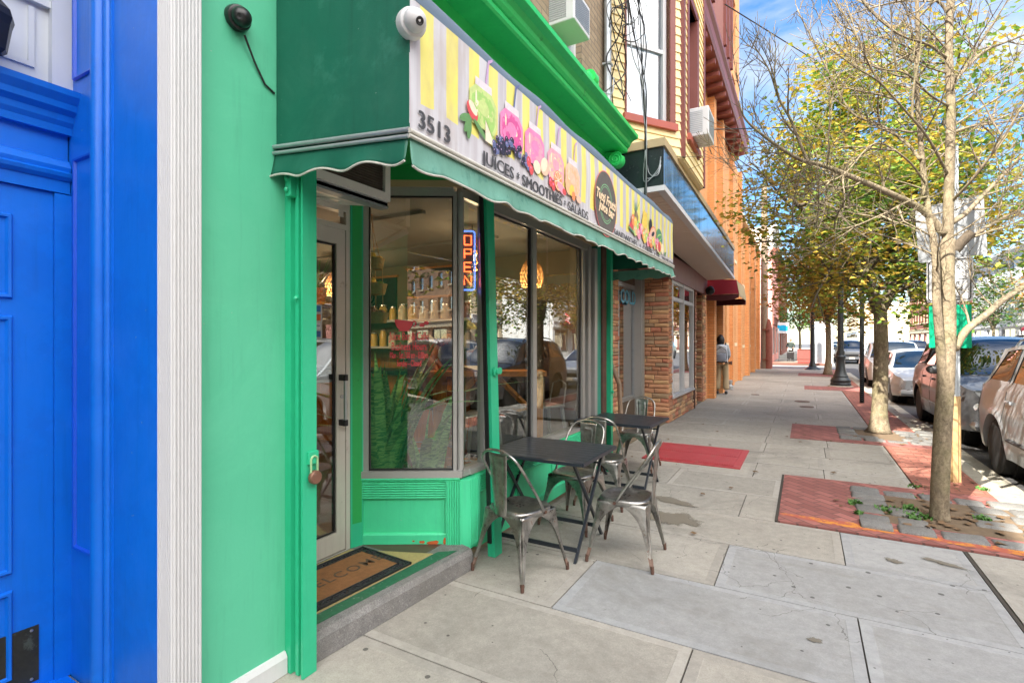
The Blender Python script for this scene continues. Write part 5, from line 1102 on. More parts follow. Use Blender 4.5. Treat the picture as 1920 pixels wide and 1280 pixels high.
# end wall: counter, boards, shelves with jars
YW = 5.8
ct = thing('counter', 'long pine serving counter across the end of the juice bar', 'counter', (-4.9, 5.35, .137)); mb = MB(); mb.box((-6.6, 5.1, .137), (-3.75, 5.6, 1.12)); mb.build('body', M['pine_v'], ct)
mb = MB(); mb.box((-6.65, 5.05, 1.12), (-3.7, 5.62, 1.17)); mb.build('worktop', M['black'], ct)
for (x0, x1, z0, z1, l) in ((-5.02, -4.1, 2.2, 2.58, 'black menu board with a coffee cup picture, high on the end wall'), (-6.1, -5.25, 1.95, 2.5, 'dark menu board on the end wall behind the fruit baskets')):
    t = thing('menu_board', l, 'board', ((x0+x1)/2, YW, z0)); mb = MB(); mb.box((x0, YW-.03, z0), (x1, YW-.005, z1)); mb.build('panel', M['black'], t)
    mb = MB(); mb.box((x0-.03, YW-.04, z0-.03), (x1+.03, YW-.005, z0)); mb.box((x0-.03, YW-.04, z1), (x1+.03, YW-.005, z1+.03)); mb.build('frame', M['pine_h'], t)
    mb = MB(); cx_ = x0+.33; [mb.mat(i % 2).lathe([(0, -.002*i), (.13-.03*i, -.002*i)], (cx_, YW-.033, (z0+z1)/2), 24, 'Y') for i in range(4)]; mb.build('cup_picture', [M['p_peach'], M['rust']], t)
rj = random.Random(8)
for z, l in ((1.86, 'upper white wall shelf of jars on the end wall'), (1.48, 'lower white wall shelf of jars on the end wall')):
    sh = thing('wall_shelf', l, 'shelf', (-4.9, YW, z)); mb = MB(); mb.box((-6.3, YW-.28, z-.03), (-3.75, YW-.002, z)); mb.build('board', M['white'], sh)
    for i in range(13):
        x = -6.15+i*.19; c = rj.choice([(236, 226, 206), (200, 120, 70), (90, 110, 70), (226, 190, 100), (150, 60, 50), (60, 50, 44)])
        t = thing('jar', 'jar of ingredients standing on a white shelf on the end wall', 'jar', (x, YW-.15, z), group='jars on the wall shelves'); r = .05+.03*rj.random(); h_ = .15+.1*rj.random()
        mb = MB(); mb.lathe([(0, z), (r, z), (r, z+h_*.8), (r*.75, z+h_*.9), (r*.75, z+h_)], (x, YW-.15, 0), 14); mb.build('body', mat('jar_%d' % (i % 6), S(*c), .3), t, smooth=40)
        mb = MB(); mb.lathe([(r*.8, z+h_), (r*.8, z+h_+.02), (0, z+h_+.02)], (x, YW-.15, 0), 14); mb.build('lid', M['silver'], t)
es = thing('coffee_machine', 'steel espresso machine on the serving counter', 'coffee machine', (-4.3, 5.35, 1.17))
mb = MB(); mb.box((-4.62, 5.15, 1.22), (-3.95, 5.5, 1.5), bev=.03); [mb.box((x, 5.2, 1.17), (x+.04, 5.45, 1.22)) for x in (-4.58, -4.03)]; mb.box((-4.6, 5.1, 1.5), (-3.97, 5.5, 1.54)); mb.build('body', M['silver'], es, smooth=40)
for x in (-4.46, -4.16): mb = MB(); mb.lathe([(0, 1.30), (.035, 1.30), (.035, 1.34), (0, 1.34)], (x, 5.12, 0), 12); mb.tube([(x, 5.12, 1.32), (x, 4.98, 1.31)], .012, 6); mb.build('portafilter', M['black'], es)
fr_ = thing('backdrop_fridge', 'tall black fridge added as dark backdrop inside near the far shutter rail', 'fridge', (-3.1, 5.5, .137)); mb = MB(); mb.box((-3.55, 5.2, .137), (-2.75, 5.78, 2.05), bev=.02); mb.build('cabinet', M['black'], fr_)  # black fridge added to stand in for the dark behind the panes
mb = MB(); mb.box((-3.5, 5.185, .4), (-2.8, 5.198, 1.85)); mb.build('door', mat('fridge_glass', (.05, .06, .07), .1, bump=0), fr_)
wp_ = thing('wood_panelling', 'stained plank panelling on the wall behind the serving counter', 'panelling', (-4.9, YW, 1.2))
mb = MB(); x = -6.6
while x < -3.7: mb.box((x, YW-.022, .137), (x+.145, YW-.002, 1.46)); x += .15
mb.build('planks', M['pine_v'], wp_)
ap = thing('leafy_plant', 'spiky green house plant on the high shelf in the juice bar', 'plant', (-5.0, 4.15, 2.2)); rj2 = random.Random(3)
mb = MB(); mb.lathe([(0, 2.0), (.08, 2.0), (.11, 2.18), (0, 2.18)], (-5.0, 4.15, 0), 16); mb.build('pot', mat('terracotta', S(170, 96, 70), .8), ap)
mb = MB()
for i in range(12):
    a = i*.55+.2; l_ = .3+.15*rj2.random(); vs = []
    for j in range(7):
        v = j/6; c = Vector((-5.0+cos(a)*l_*v*.6, 4.15+sin(a)*l_*v*.6, 2.18+l_*(v-.5*v*v*(i % 3)/1.5))); e = Vector((-sin(a), cos(a), 0))*.018*(1-v*.9); vs += [c-e, c+e]
    mb.add(vs, [(j*2, j*2+1, j*2+3, j*2+2) for j in range(6)])
mb.build('leaves', M['snake_ctr'], ap); mb = MB(); mb.box((-5.3, 4.0, 1.97), (-4.7, 4.3, 2.0)); mb.tube([(-5.25, 4.15, 2.0), (-5.25, 4.15, 2.66)], .006); mb.tube([(-4.75, 4.15, 2.0), (-4.75, 4.15, 2.66)], .006); mb.build('hanging_shelf', M['pine_h'], ap)
# ---------------------------------------------------------------- neighbouring shop under the yellow-sided bay
ns = thing('yellow_building', 'cream yellow clapboard building with a bay window above a brick-piered shop', 'building', (-2.2, 10, 0))
rs = random.Random(21)
def ashlar(mb, p, q, z0, z1, course=.078, seed=1):
    """rough coursed stone laid on the face from p to q (xy), each block standing a little differently proud"""
    r = random.Random(seed); p = Vector(p); q = Vector(q); Ln = (q-p).length; t = (q-p)/Ln; n = Vector((t.y, -t.x)); z = z0; row = 0
    while z < z1-.02:
        hh = course*r.choice((.62, 1, 1, 1.25)); hh = min(hh, z1-z); u = 0
        while u < Ln-.005:
            w = r.uniform(.14, .34)
            if Ln-u-w < .1: w = Ln-u
            o = .010+r.random()*.022; g = .005; a, b = p+t*(u+g), p+t*(u+w-g); mb.mat(r.randrange(5))
            k_ = 5; vs = []
            ins = .012
            P4 = lambda s_, z_, o_: ((p+t*s_+n*o_).x, (p+t*s_+n*o_).y, z_)
            s0, s1, w0, w1 = u+g, u+w-g, z+g*.8, z+hh-g*.8; b_ = min(.014, (w1-w0)/3)
            j = lambda: r.uniform(-.006, .006)
            ring0 = [P4(s0, w0, 0), P4(s1, w0, 0), P4(s1, w1, 0), P4(s0, w1, 0)]
            ring1 = [P4(s0, w0, o*.45), P4(s1, w0, o*.45), P4(s1, w1, o*.45), P4(s0, w1, o*.45)]
            ring2 = [P4(s0+b_, w0+b_, o+j()), P4(s1-b_, w0+b_, o+j()), P4(s1-b_, w1-b_, o+j()), P4(s0+b_, w1-b_, o+j())]
            mid = [P4((s0+s1)/2, (w0+w1)/2, o+.006+j())]
            mb.add(ring0+ring1+ring2+mid, [(i, (i+1) % 4, 4+(i+1) % 4, 4+i) for i in range(4)]+[(4+i, 4+(i+1) % 4, 8+(i+1) % 4, 8+i) for i in range(4)]+[(8+i, 8+(i+1) % 4, 12) for i in range(4)])
            u += w
        z += hh; row += 1
# recessed entrance wall (x -2.8) and its window
mb = MB(); facade(mb, (-2.85, 6.05), (-2.85, 9.98), 0, 3.2, [(2.75, 3.85, .45, 2.62)], .1, .3); mb.box((-2.86, 9.985, 0), (-2.26, 10.2, 3.2)); mb.box((-2.5, 10.2, 0), (-2.26, 12.4, .44)); mb.box((-2.9, 12.42, 0), (-2.3, 13.0, 3.2)); mb.box((-2.6, 13.9, 0), (-2.3, 14.35, 3.2)); mb.box((-2.9, 10.2, 2.75), (-2.27, 14.3, 3.3)); mb.box((-3.3, 6.05, 3.2), (-2.2, 14.3, 4.3)); mb.build('wall', M['mortar'], ns)
mb = MB(); ashlar(mb, (-2.85, 6.1), (-2.85, 8.78), 0, 2.9, seed=3); ashlar(mb, (-2.83, 9.985), (-2.24, 9.985), 0, 2.9, seed=4); ashlar(mb, (-2.245, 9.98), (-2.245, 10.2), .44, 2.75, seed=5); ashlar(mb, (-2.245, 9.98), (-2.245, 12.42), 0, .44, seed=6)
ashlar(mb, (-2.5, 12.41), (-2.28, 12.41), .44, 2.9, seed=8); ashlar(mb, (-2.28, 12.42), (-2.28, 13.0), 0, 3.0, seed=9); ashlar(mb, (-2.28, 13.9), (-2.28, 14.35), 0, 3.0, seed=10); ashlar(mb, (-2.6, 13.9), (-2.28, 13.9), 0, 3.0, seed=12); mb.build('rough_brickwork', M['stone'], ns)
Pn = lambda u, z, d=0: (-2.85-d+.03, 6.05+u, z)
window(ns, Pn, (2.75, 3.85, .45, 2.62), M['galv'], M['glass_n'], .07, .08, (1, 1), 'shop_window')
mb = MB(); mb.box((-2.86, 9.82, .1), (-2.72, 9.97, 2.9)); mb.box((-2.72, 9.86, .1), (-2.69, 9.93, 2.9)); mb.build('corner_frame', M['alu'], ns)
mb = MB()
for y0, y1 in ((10.2, 10.27), (11.27, 11.34), (12.33, 12.41)): mb.box((-2.30, y0, .44), (-2.22, y1, 2.75))
mb.box((-2.32, 10.2, .44), (-2.20, 12.41, .485)); mb.box((-2.30, 10.27, 2.36), (-2.23, 12.33, 2.43)); mb.box((-2.30, 10.2, 2.69), (-2.23, 12.33, 2.75)); sw = mb.build('shop_window', M['white'], ns)
for y0, y1 in ((10.27, 11.27), (11.34, 12.33)):
    mb = MB(); mb.box((-2.272, y0, .485), (-2.266, y1, 2.36)); mb.box((-2.272, y0, 2.43), (-2.266, y1, 2.69)); mb.build('pane', M['glass_n'], sw)
    mb = MB(); mb.box((-2.30, y0+.08, 2.46), (-2.285, y1-.05, 2.67)); mb.build('transom_sign', M['cream'], sw)
text_mesh('window_lettering', 'COLD', mat('cyan_letters', S(90, 170, 200), .5, bump=0), ns, (-2.82, 9.3, 2.35), (0, 1, 0), (0, 0, 1), .34, .004, .006)
mb = MB(); mb.box((-4.6, 9.0, 0), (-4.5, 14.3, 3)); mb.box((-6, 6.1, 0), (-5.9, 10, 3)); mb.box((-6, 6.1, -.02), (-2.3, 14.3, .02)); mb.box((-6, 5.96, 0), (-2.9, 6.05, 3.2)); mb.build('shop_interior', M['int_wall'], ns)
mb = MB(); mb.tube([(-2.7, 7.35, 3.1), (-2.7, 7.35, 1.9), (-2.66, 7.4, 1.6), (-2.45, 7.62, .9), (-2.42, 7.66, .0)], .035, 10); mb.build('bent_conduit', M['timber'], ns, smooth=True)
mb = MB(); mb.box((-2.27, 12.44, 0), (-2.2, 12.5, .5), bev=.01); mb.tube([(-2.25, 12.62, .02), (-2.25, 12.62, 2.9)], .02, 8); mb.build('standpipe', M['rust'], ns, smooth=40)
mb = MB(); [mb.tube([(-2.45, 13.0, 2.62+i*.045), (-2.45, 13.9, 2.62+i*.045)], .024, 8) for i in range(8)]; mb.box((-2.5, 13.0, .0), (-2.47, 13.9, 2.62)); mb.build('roller_shutter', M['galv'], ns, smooth=True)
# sign canopy
X0, X1, Y0, Y1 = -1.50, -1.565, 6.37, 14.15
sg = thing('sign_canopy', 'long black glass sign box, sky reflection painted blue, white boarded soffit over the neighbouring shop', 'canopy', (-2.1, 10, 3.3)); 
def cz(y, a, b): return a+(b-a)*(y-Y0)/(Y1-Y0)
mb = MB(); vs = []
for y, x, zl, zh in ((Y0, X0, 3.44, 3.93), (Y1, X1, 3.18, 3.85)):
    vs += [(-2.2, y, zl), (x, y, zl), (x, y, zh), (-2.2, y, zh)]
mb.add(vs, [(0, 1, 2, 3), (4, 5, 6, 7), (2, 3, 7, 6), (0, 1, 5, 4)]); mb.build('end_panel', M['blk_panel'], sg)
N = 9
for i in range(N):
    ya, yb = Y0+(Y1-Y0)*i/N+.0, Y0+(Y1-Y0)*(i+1)/N-.012; xa, xb = X0+(X1-X0)*i/N+.008, X0+(X1-X0)*(i+1)/N+.008
    mb = MB(); o = .0015*(i % 2); mb.add([(xa+o, ya, cz(ya, 3.45, 3.19)), (xb-o, yb, cz(yb, 3.45, 3.19)), (xb+o, yb, cz(yb, 3.92, 3.84)), (xa, ya, cz(ya, 3.92, 3.84))], [(0, 1, 2, 3)]); mb.build('glass_panel', M['sign_sky'], sg)
mb = MB()
def strip(z0a, z0b, z1a, z1b, o0, o1):
    mb.add([(X0+o0, Y0-.03, z0a), (X0+o1, Y0-.03, z0a), (X0+o1, Y0-.03, z1a), (X0+o0, Y0-.03, z1a), (X1+o0, Y1, z0b), (X1+o1, Y1, z0b), (X1+o1, Y1, z1b), (X1+o0, Y1, z1b)], [(3, 2, 1, 0), (4, 5, 6, 7), (0, 1, 5, 4), (1, 2, 6, 5), (2, 3, 7, 6), (3, 0, 4, 7)])
strip(3.93, 3.85, 4.03, 3.95, -.72, .03); mb.build('coping', M['tan'], sg)
mb = MB(); strip(3.385, 3.125, 3.45, 3.19, -.06, .03); mb.box((-2.2, Y0-.03, 3.385), (X0-.06, Y0, 3.45)); mb.build('soffit_trim', M['white'], sg)
mb = MB()
n_ = 60
for i in range(n_):
    y = Y0+(Y1-Y0)*i/n_; y2 = Y0+(Y1-Y0)*(i+1)/n_-.008; z = cz(y, 3.40, 3.14); mb.add([(-2.3, y, z), (X0-.055, y, z), (X0-.055, y2, z-.004), (-2.3, y2, z-.004), (-2.3, y, z+.03), (X0-.055, y, z+.03), (X0-.055, y2, z+.03), (-2.3, y2, z+.03)], [(3, 2, 1, 0), (4, 5, 6, 7), (0, 1, 5, 4), (1, 2, 6, 5), (2, 3, 7, 6), (3, 0, 4, 7)])
mb.build('soffit_boards', M['soffit'], sg)
mb = MB(); mb.box((-2.4, 6.1, 2.75), (-2.2, 14.2, 3.3)); mb.build('fascia_board', M['brown'], sg)
# clapboard bay: true overlapping boards
def clap(mb, p, q, z0, z1, holes=(), pitch=.115, d=.018):
    p = Vector(p); q = Vector(q); Ln = (q-p).length; t = (q-p)/Ln; n = Vector((t.y, -t.x)); z = z0
    while z < z1-.01:
        zb = min(z+pitch, z1); iv = [(0, Ln)]
        for a, b, c, e in holes:
            if zb > c+.01 and z < e-.01: iv = [s_ for u, v in iv for s_ in ((u, min(v, a)), (max(u, b), v)) if s_[1]-s_[0] > .004]
        for u, v in iv:
            P = lambda s_, o, h_: ((p+t*s_+n*o).x, (p+t*s_+n*o).y, h_)
            mb.add([P(u, 0, z), P(u, d, z), P(u, .003, zb), P(u, -.01, zb), P(v, 0, z), P(v, d, z), P(v, .003, zb), P(v, -.01, zb)], [(0, 1, 2, 3), (7, 6, 5, 4), (0, 1, 5, 4), (1, 2, 6, 5), (2, 3, 7, 6)])
        z = zb
b0 = Vector((-2.15, 6.1)); b1 = Vector((-1.42, 7.14)); b2 = Vector((-1.42, 8.72)); b3 = Vector((-2.15, 9.5))
ZB, ZT = 4.02, 9.6
h1 = (.32, 1.03, 4.42, 6.35); h2 = (.32, .98, 4.42, 6.35)
mb = MB(); clap(mb, b0, b1, ZB, ZT, [h1]); clap(mb, b1, b2, ZB, ZT, [h2]); clap(mb, b2, b3, ZB, ZT); mb.build('clapboards', M['siding_y'], ns)
mb = MB(); Pa = facade(mb, b0, b1, ZB, ZT, [h1], .12, .15); Pb = facade(mb, b1, b2, ZB, ZT, [h2], .16, .15); facade(mb, b2, b3, ZB, ZT, [], .1, .15); mb.box((-8, 6.06, 4.0), (-2.25, 9.5, 9.6)); mb.prism([tuple(b0), tuple(b1), tuple(b2), tuple(b3)], ZB-.02, ZB+.02, lambda u, v, d: (u, v, d)); mb.prism([(-2.25, 6.07), tuple(b0), tuple(b1), tuple(b2), tuple(b3), (-2.25, 9.5)], 9.6, 9.8, lambda u, v, d: (u, v, d)); mb.build('bay_wall', M['siding_y'], ns)
mb = MB()
for c in (b1, b2): mb.box((c.x-.045, c.y-.045, ZB), (c.x+.03, c.y+.045, ZT), rz=0)
t1 = (b1-b0).normalized(); n1 = Vector((t1.y, -t1.x))
def q1(s, o): v = b0+t1*s+n1*o; return (v.x, v.y)
mb.seg(q1(.0, .02), q1(.06, .02), -.06, ZB, ZT); mb.seg(q1(h1[1], .03), q1(h1[1]+.09, .03), -.08, 4.34, 6.4); mb.seg(q1(h1[0]-.02, .03), q1(h1[0]+.0, .03), -.06, 4.4, 6.4)
mb.box((-1.44, b1.y+h2[0]-.09, 4.3), (-1.39, b1.y+h2[0], 6.45)); mb.box((-1.60, b1.y+h2[1]-.04, 4.3), (-1.39, b1.y+h2[1]+.09, 6.45)); mb.box((-1.58, b1.y+h2[0], 6.35), (-1.39, b1.y+h2[1], 6.45)); mb.build('corner_boards', M['brown'], ns)
mb = MB(); mb.seg(q1(h1[0]-.05, .06), q1(h1[1]+.11, .06), -.1, 4.33, 4.42); mb.box((-1.5, b1.y+h2[0]-.1, 4.33), (-1.36, b1.y+h2[1]+.1, 4.42)); mb.build('sill', M['brown_r'], ns)
window(ns, Pa, h1, M['white'], M['glass_up'], .055, .10, (1, 2), curtain=M['curtain']); window(ns, Pb, h2, M['white'], M['glass_up'], .05, .14, (1, 2), curtain=M['curtain'])
def win_ac(label, c, sz, yaw=0):
    t = thing('air_conditioner', label, 'air conditioner', c, group='window air conditioners'); x, y, z = c; a, b, h_ = sz
    mb = MB(); mb.T = Matrix.Translation(c) @ Matrix.Rotation(yaw, 4, 'Z'); mb.box((-a/2, -b/2, 0), (a/2, b/2, h_), bev=.012); mb.build('casing', M['white'], t)
    mb = MB(); mb.T = Matrix.Translation(c) @ Matrix.Rotation(yaw, 4, 'Z')
    for i in range(12): zz = h_*.12+i*h_*.065; mb.box((-a/2+.03, -b/2-.004, zz), (a/2-.08, -b/2+.001, zz+h_*.03))
    for i in range(12): zz = h_*.12+i*h_*.065; mb.box((a/2-.001, -b/2+.03, zz), (a/2+.004, b/2-.03, zz+h_*.03))
    mb.build('louvres', M['galv'], t)
win_ac('white window air conditioner on the tan brick above the green cornice', (-2.05, 4.72, 4.60), (.32, .42, .32)); win_ac('white window air conditioner in the narrow bay window of the yellow siding', (-1.32, 7.78, 4.42), (.34, .5, .40))
# down pipe and the tangle of cables
mb = MB(); mb.tube([(-2.08, 6.02, 4.06), (-2.08, 6.02, 9.3)], .045, 14); [mb.box((-2.13, 5.965, z), (-2.03, 6.075, z+.025)) for z in (4.9, 6.4, 7.9)]; one('down_pipe', mb, M['galv'], 'galvanised down pipe at the seam of tan brick and yellow siding', 'pipe', smooth=40)
rc = random.Random(17); cb = thing('cable_tangle', 'tangle of black overhead service cables hanging down the wall seam', 'cables', (-1.9, 6.1, 5))
def cable(pts, r=.008, m_=M['black'], nm='cable'):
    pp = [Vector(p) for p in pts]; out = []
    for i in range(len(pp)-1):
        a0 = pp[max(0, i-1)]; a1 = pp[i]; a2 = pp[i+1]; a3 = pp[min(len(pp)-1, i+2)]
        for k_ in range(8):
            t_ = k_/8; out.append(.5*((2*a1)+(a2-a0)*t_+(2*a0-5*a1+4*a2-a3)*t_*t_+(3*a1-a0-3*a2+a3)*t_**3))
    out.append(pp[-1]); mb = MB(); mb.tube(out, r, 5); return mb.build(nm, m_, cb, smooth=True)
for i in range(6):
    pts = [(-1.98+rc.uniform(-.06, .1), 6.02+rc.uniform(-.1, .16), 7.2)]; z = 7.0
    while z > 4.7: z -= rc.uniform(.2, .45); pts.append((-1.98+rc.uniform(-.1, .14), 6.02+rc.uniform(-.16, .2), z))
    cable(pts, rc.uniform(.004, .010))
for i in range(8):
    x0, y0 = -1.78+rc.uniform(-.14, .14), 6.22+rc.uniform(-.05, .2); pts = [(-1.9+rc.uniform(-.05, .05), 6.05, 6.3+rc.uniform(-.3, .5)), (x0, y0, 5.5+rc.uniform(-.3, .3)), (-1.72+rc.uniform(-.05, .05), 6.3, 4.7), (-1.70+rc.uniform(-.015, .015), 6.32, 4.0), (-1.70+rc.uniform(-.02, .02), 6.31, 3.2)]
    cable(pts, rc.uniform(.005, .009), M['galv'] if i % 3 == 0 else M['black'])
for i in range(4):
    c = Vector((-1.93+rc.uniform(-.05, .1), 6.05+rc.uniform(-.1, .1), 5.2+rc.random()*1.3)); r = rc.uniform(.12, .3); cable([c+Vector((rc.uniform(.4, 1)*r*cos(a)*.6, r*cos(a)*.8, r*sin(a))) for a in [j*.75 for j in range(10)]], .006)
for i in range(3): cable([(-1.70, 6.31, 3.9), (-1.66-.03*i, 6.33, 3.62-.05*i), (-1.56, 6.34, 3.58+.03*i), (-1.52, 6.35, 3.7+.05*i)], .005, M['galv'])
cable([(-1.98, 5.2, 4.35), (-1.95, 5.5, 4.33), (-1.95, 5.8, 4.45), (-1.98, 5.95, 4.7)], .007, M['galv'])
mb = MB(); mb.tube([(-1.35, 8.6, 4.9), (2, 11.5, 5.35), (6, 15, 6.2), (12, 20, 7.6)], .009, 6); one('overhead_wire', mb, M['black'], 'single black wire running from the yellow bay over the street', 'cable')
mb = MB(); mb.tube([(-1.2, 9.6, 7.4), (4, 20, 7.3), (14, 42, 8.2)], .01, 6); one('overhead_wire', mb, M['black'], 'thin black wire strung high behind the bare branches', 'cable')

# ---------------------------------------------------------------- orange brick building
ob = thing('orange_building', 'orange brick apartment building with brown cornice and deep entrance', 'building', (-2.3, 18, 0))
holes = [(.85, 2.1, .02, 2.9), (3.6, 4.5, 1.5, 2.9), (6.1, 7.0, 1.5, 2.9), (.9, 1.8, 4.6, 6.3), (3.3, 4.2, 4.6, 6.3), (6.0, 6.9, 4.6, 6.3)]
mb = MB(); Po = facade(mb, (-2.3, 14.36), (-2.3, 22.7), 0, 8.3, holes, .22, .5)
Po2 = facade(mb, (-2.35, 22.7), (-2.35, 32.3), 0, 6.6, [(1.2, 2.1, 1.4, 2.9), (4.0, 4.9, 1.4, 2.9), (7, 7.9, 1.4, 2.9), (1.2, 2.1, 4.0, 5.5), (4, 4.9, 4.0, 5.5), (7, 7.9, 4.0, 5.5)], .22, .5)
PoU = facade(mb, (-2.3, 9.6), (-2.3, 22.7), 8.9, 15.6, [(a, a+1.0, z, z+1.8) for a in (1.5, 4.5, 7.5, 10.8) for z in (9.6, 12.6)], .2, .5)
mb.box((-2.8, 9.5, 4.2), (-2.3, 14.35, 8.9)); mb.box((-12, 14.4, 0), (-3.2, 32.25, 6.6)); mb.box((-12, 9.6, 6.6), (-2.85, 22.65, 15.5)); mb.box((-2.3, 32.25, 0), (-12, 32.3, 6.6))
for y in (15.2-.05, 16.55): mb.box((-2.32, y-.3 if y < 16 else y, 0), (-2.12, y+.05 if y < 16 else y+.4, 8.2))
for y in (19.6, 22.3, 25.6, 28.6, 31.9): mb.box((-2.36, y, 0), (-2.18, y+.45, 8.3 if y < 22.5 else 6.75))
mb.box((-3.2, 15.3, 0), (-3.1, 16.6, 3)); mb.box((-3.2, 16.5, 0), (-2.3, 16.6, 3)); mb.box((-3.2, 15.18, 0), (-2.3, 15.2, 3)); mb.build('brick_wall', M['brick_or'], ob)
for h_ in holes[1:]: window(ob, Po, h_, M['white'], M['glass_up'], .05, .18, (1, 2), curtain=M['curtain'])
for a in (1.2, 4.0, 7.0):
    for z in (1.4, 4.0): window(ob, Po2, (a, a+.9, z, z+1.5), M['white'], M['glass_up'], .05, .18, (1, 2))
for a in (1.5, 4.5, 7.5, 10.8):
    for z in (9.6, 12.6): window(ob, PoU, (a, a+1, z, z+1.8), M['white'], M['glass_up'], .05, .16, (1, 2))
for a, b, z, _ in holes[1:]: mb = MB(); mb.box((-2.37, 14.36+a-.08, z-.12), (-2.24, 14.36+b+.08, z)); mb.build('stone_sill', M['cream'], ob)
mb = MB(); mb.box((-2.4, 22.65, 6.6), (-2.15, 32.35, 6.72)); mb.build('parapet_coping', M['cream'], ob)
for a in (1.2, 4, 7):
    for z in (1.4, 4.0): mb = MB(); mb.box((-2.42, 22.7+a-.08, z-.12), (-2.29, 22.7+a+.98, z)); mb.build('stone_sill', M['cream'], ob)
mb = MB(); mb.sweep([(0, 8.25), (.0, 8.25), (.46, 8.32), (.50, 8.40), (.50, 8.62), (.56, 8.68), (.56, 8.78), (0, 8.95)], (-2.28, 9.6), (-2.28, 20.4)); 
y = 9.9
while y < 20.3: mb.box((-2.29, y, 8.16), (-1.84, y+.10, 8.26)); y += .62
cn = mb.build('brown_cornice', M['brown'], ob)
mb = MB()
for a, b in ((10.0, 12.4), (13.2, 15.6)):
    mb.prism([(-2.3, a), (-1.75, a+.5), (-1.75, b-.5), (-2.3, b)], 8.9, 15.2, lambda u, v, d: (u, v, d))
    for yy in (a+.5, (a+b)/2-.06, b-.62): mb.box((-1.76, yy, 8.9), (-1.68, yy+.12, 15.2))
mb.build('oriel', M['brown'], ob)
for a, b in ((10.0, 12.4), (13.2, 15.6)):
    for z in (9.5, 12.6):
        for y0, y1 in ((a+.68, (a+b)/2-.1), ((a+b)/2+.1, b-.68)): mb = MB(); mb.box((-1.752, y0, z), (-1.74, y1, z+1.7)); mb.build('oriel_glass', M['glass_up'], ob)
mb = MB(); mb.box((-3.09, 15.4, .02), (-3.05, 16.4, 2.2)); mb.build('entrance_door', M['rust'], ob)
mb = MB(); mb.tube([(-2.3, 18.2, .85), (-2.12, 18.2, .85), (-2.06, 18.2, .85)], [.05, .05, .07], 12); mb.build('standpipe_cap', M['rust'], ob, smooth=40)
for zz, l in ((0, 'small grey standpipe on the pavement by the orange brick wall'),):
    mb = MB(); mb.lathe([(.09, 0), (.09, .12), (.05, .16), (.05, .2), (.07, .22), (.07, .3), (0, .32)], (-2.08, 17.9, 0), 14); one('standpipe', mb, M['galv'], l, 'pipe', smooth=40)
ma = thing('entrance_awning', 'maroon and tan entrance awning on the orange brick building', 'awning', (-2.3, 15.6, 2.8))
mb = MB(); prof = [(-2.3, 2.80), (-1.50, 2.80), (-1.56, 3.14), (-2.3, 3.22)]
mb.prism(prof, 14.62, 14.66, lambda u, v, d: (u, d, v)); mb.prism([(-1.50, 2.80), (-1.485, 2.80), (-1.545, 3.15), (-1.56, 3.14)], 14.62, 16.5, lambda u, v, d: (u, d, v)); mb.prism([(-2.3, 3.22), (-1.545, 3.14), (-1.545, 3.16), (-2.3, 3.24)], 14.62, 16.5, lambda u, v, d: (u, d, v)); mb.build('canvas', M['maroon'], ma)
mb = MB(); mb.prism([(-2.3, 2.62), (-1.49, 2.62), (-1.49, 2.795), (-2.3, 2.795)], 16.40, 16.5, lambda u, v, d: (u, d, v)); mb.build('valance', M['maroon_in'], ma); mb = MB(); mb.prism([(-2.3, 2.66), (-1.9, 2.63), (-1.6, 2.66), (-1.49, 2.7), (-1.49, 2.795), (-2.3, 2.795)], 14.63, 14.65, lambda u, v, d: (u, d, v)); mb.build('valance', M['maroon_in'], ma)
mb = MB(); mb.prism([(-1.487, 2.74), (-1.478, 2.74), (-1.478, 2.80), (-1.538, 3.14), (-1.545, 3.14), (-1.487, 2.80)], 14.62, 16.5, lambda u, v, d: (u, d, v)); mb.build('front_stripe', M['awn_tan'], ma)
text_mesh('number', '75', M['white'], ma, (-1.82, 14.652, 2.72), (1, 0, 0), (0, 0, 1), .16, .004, .003)

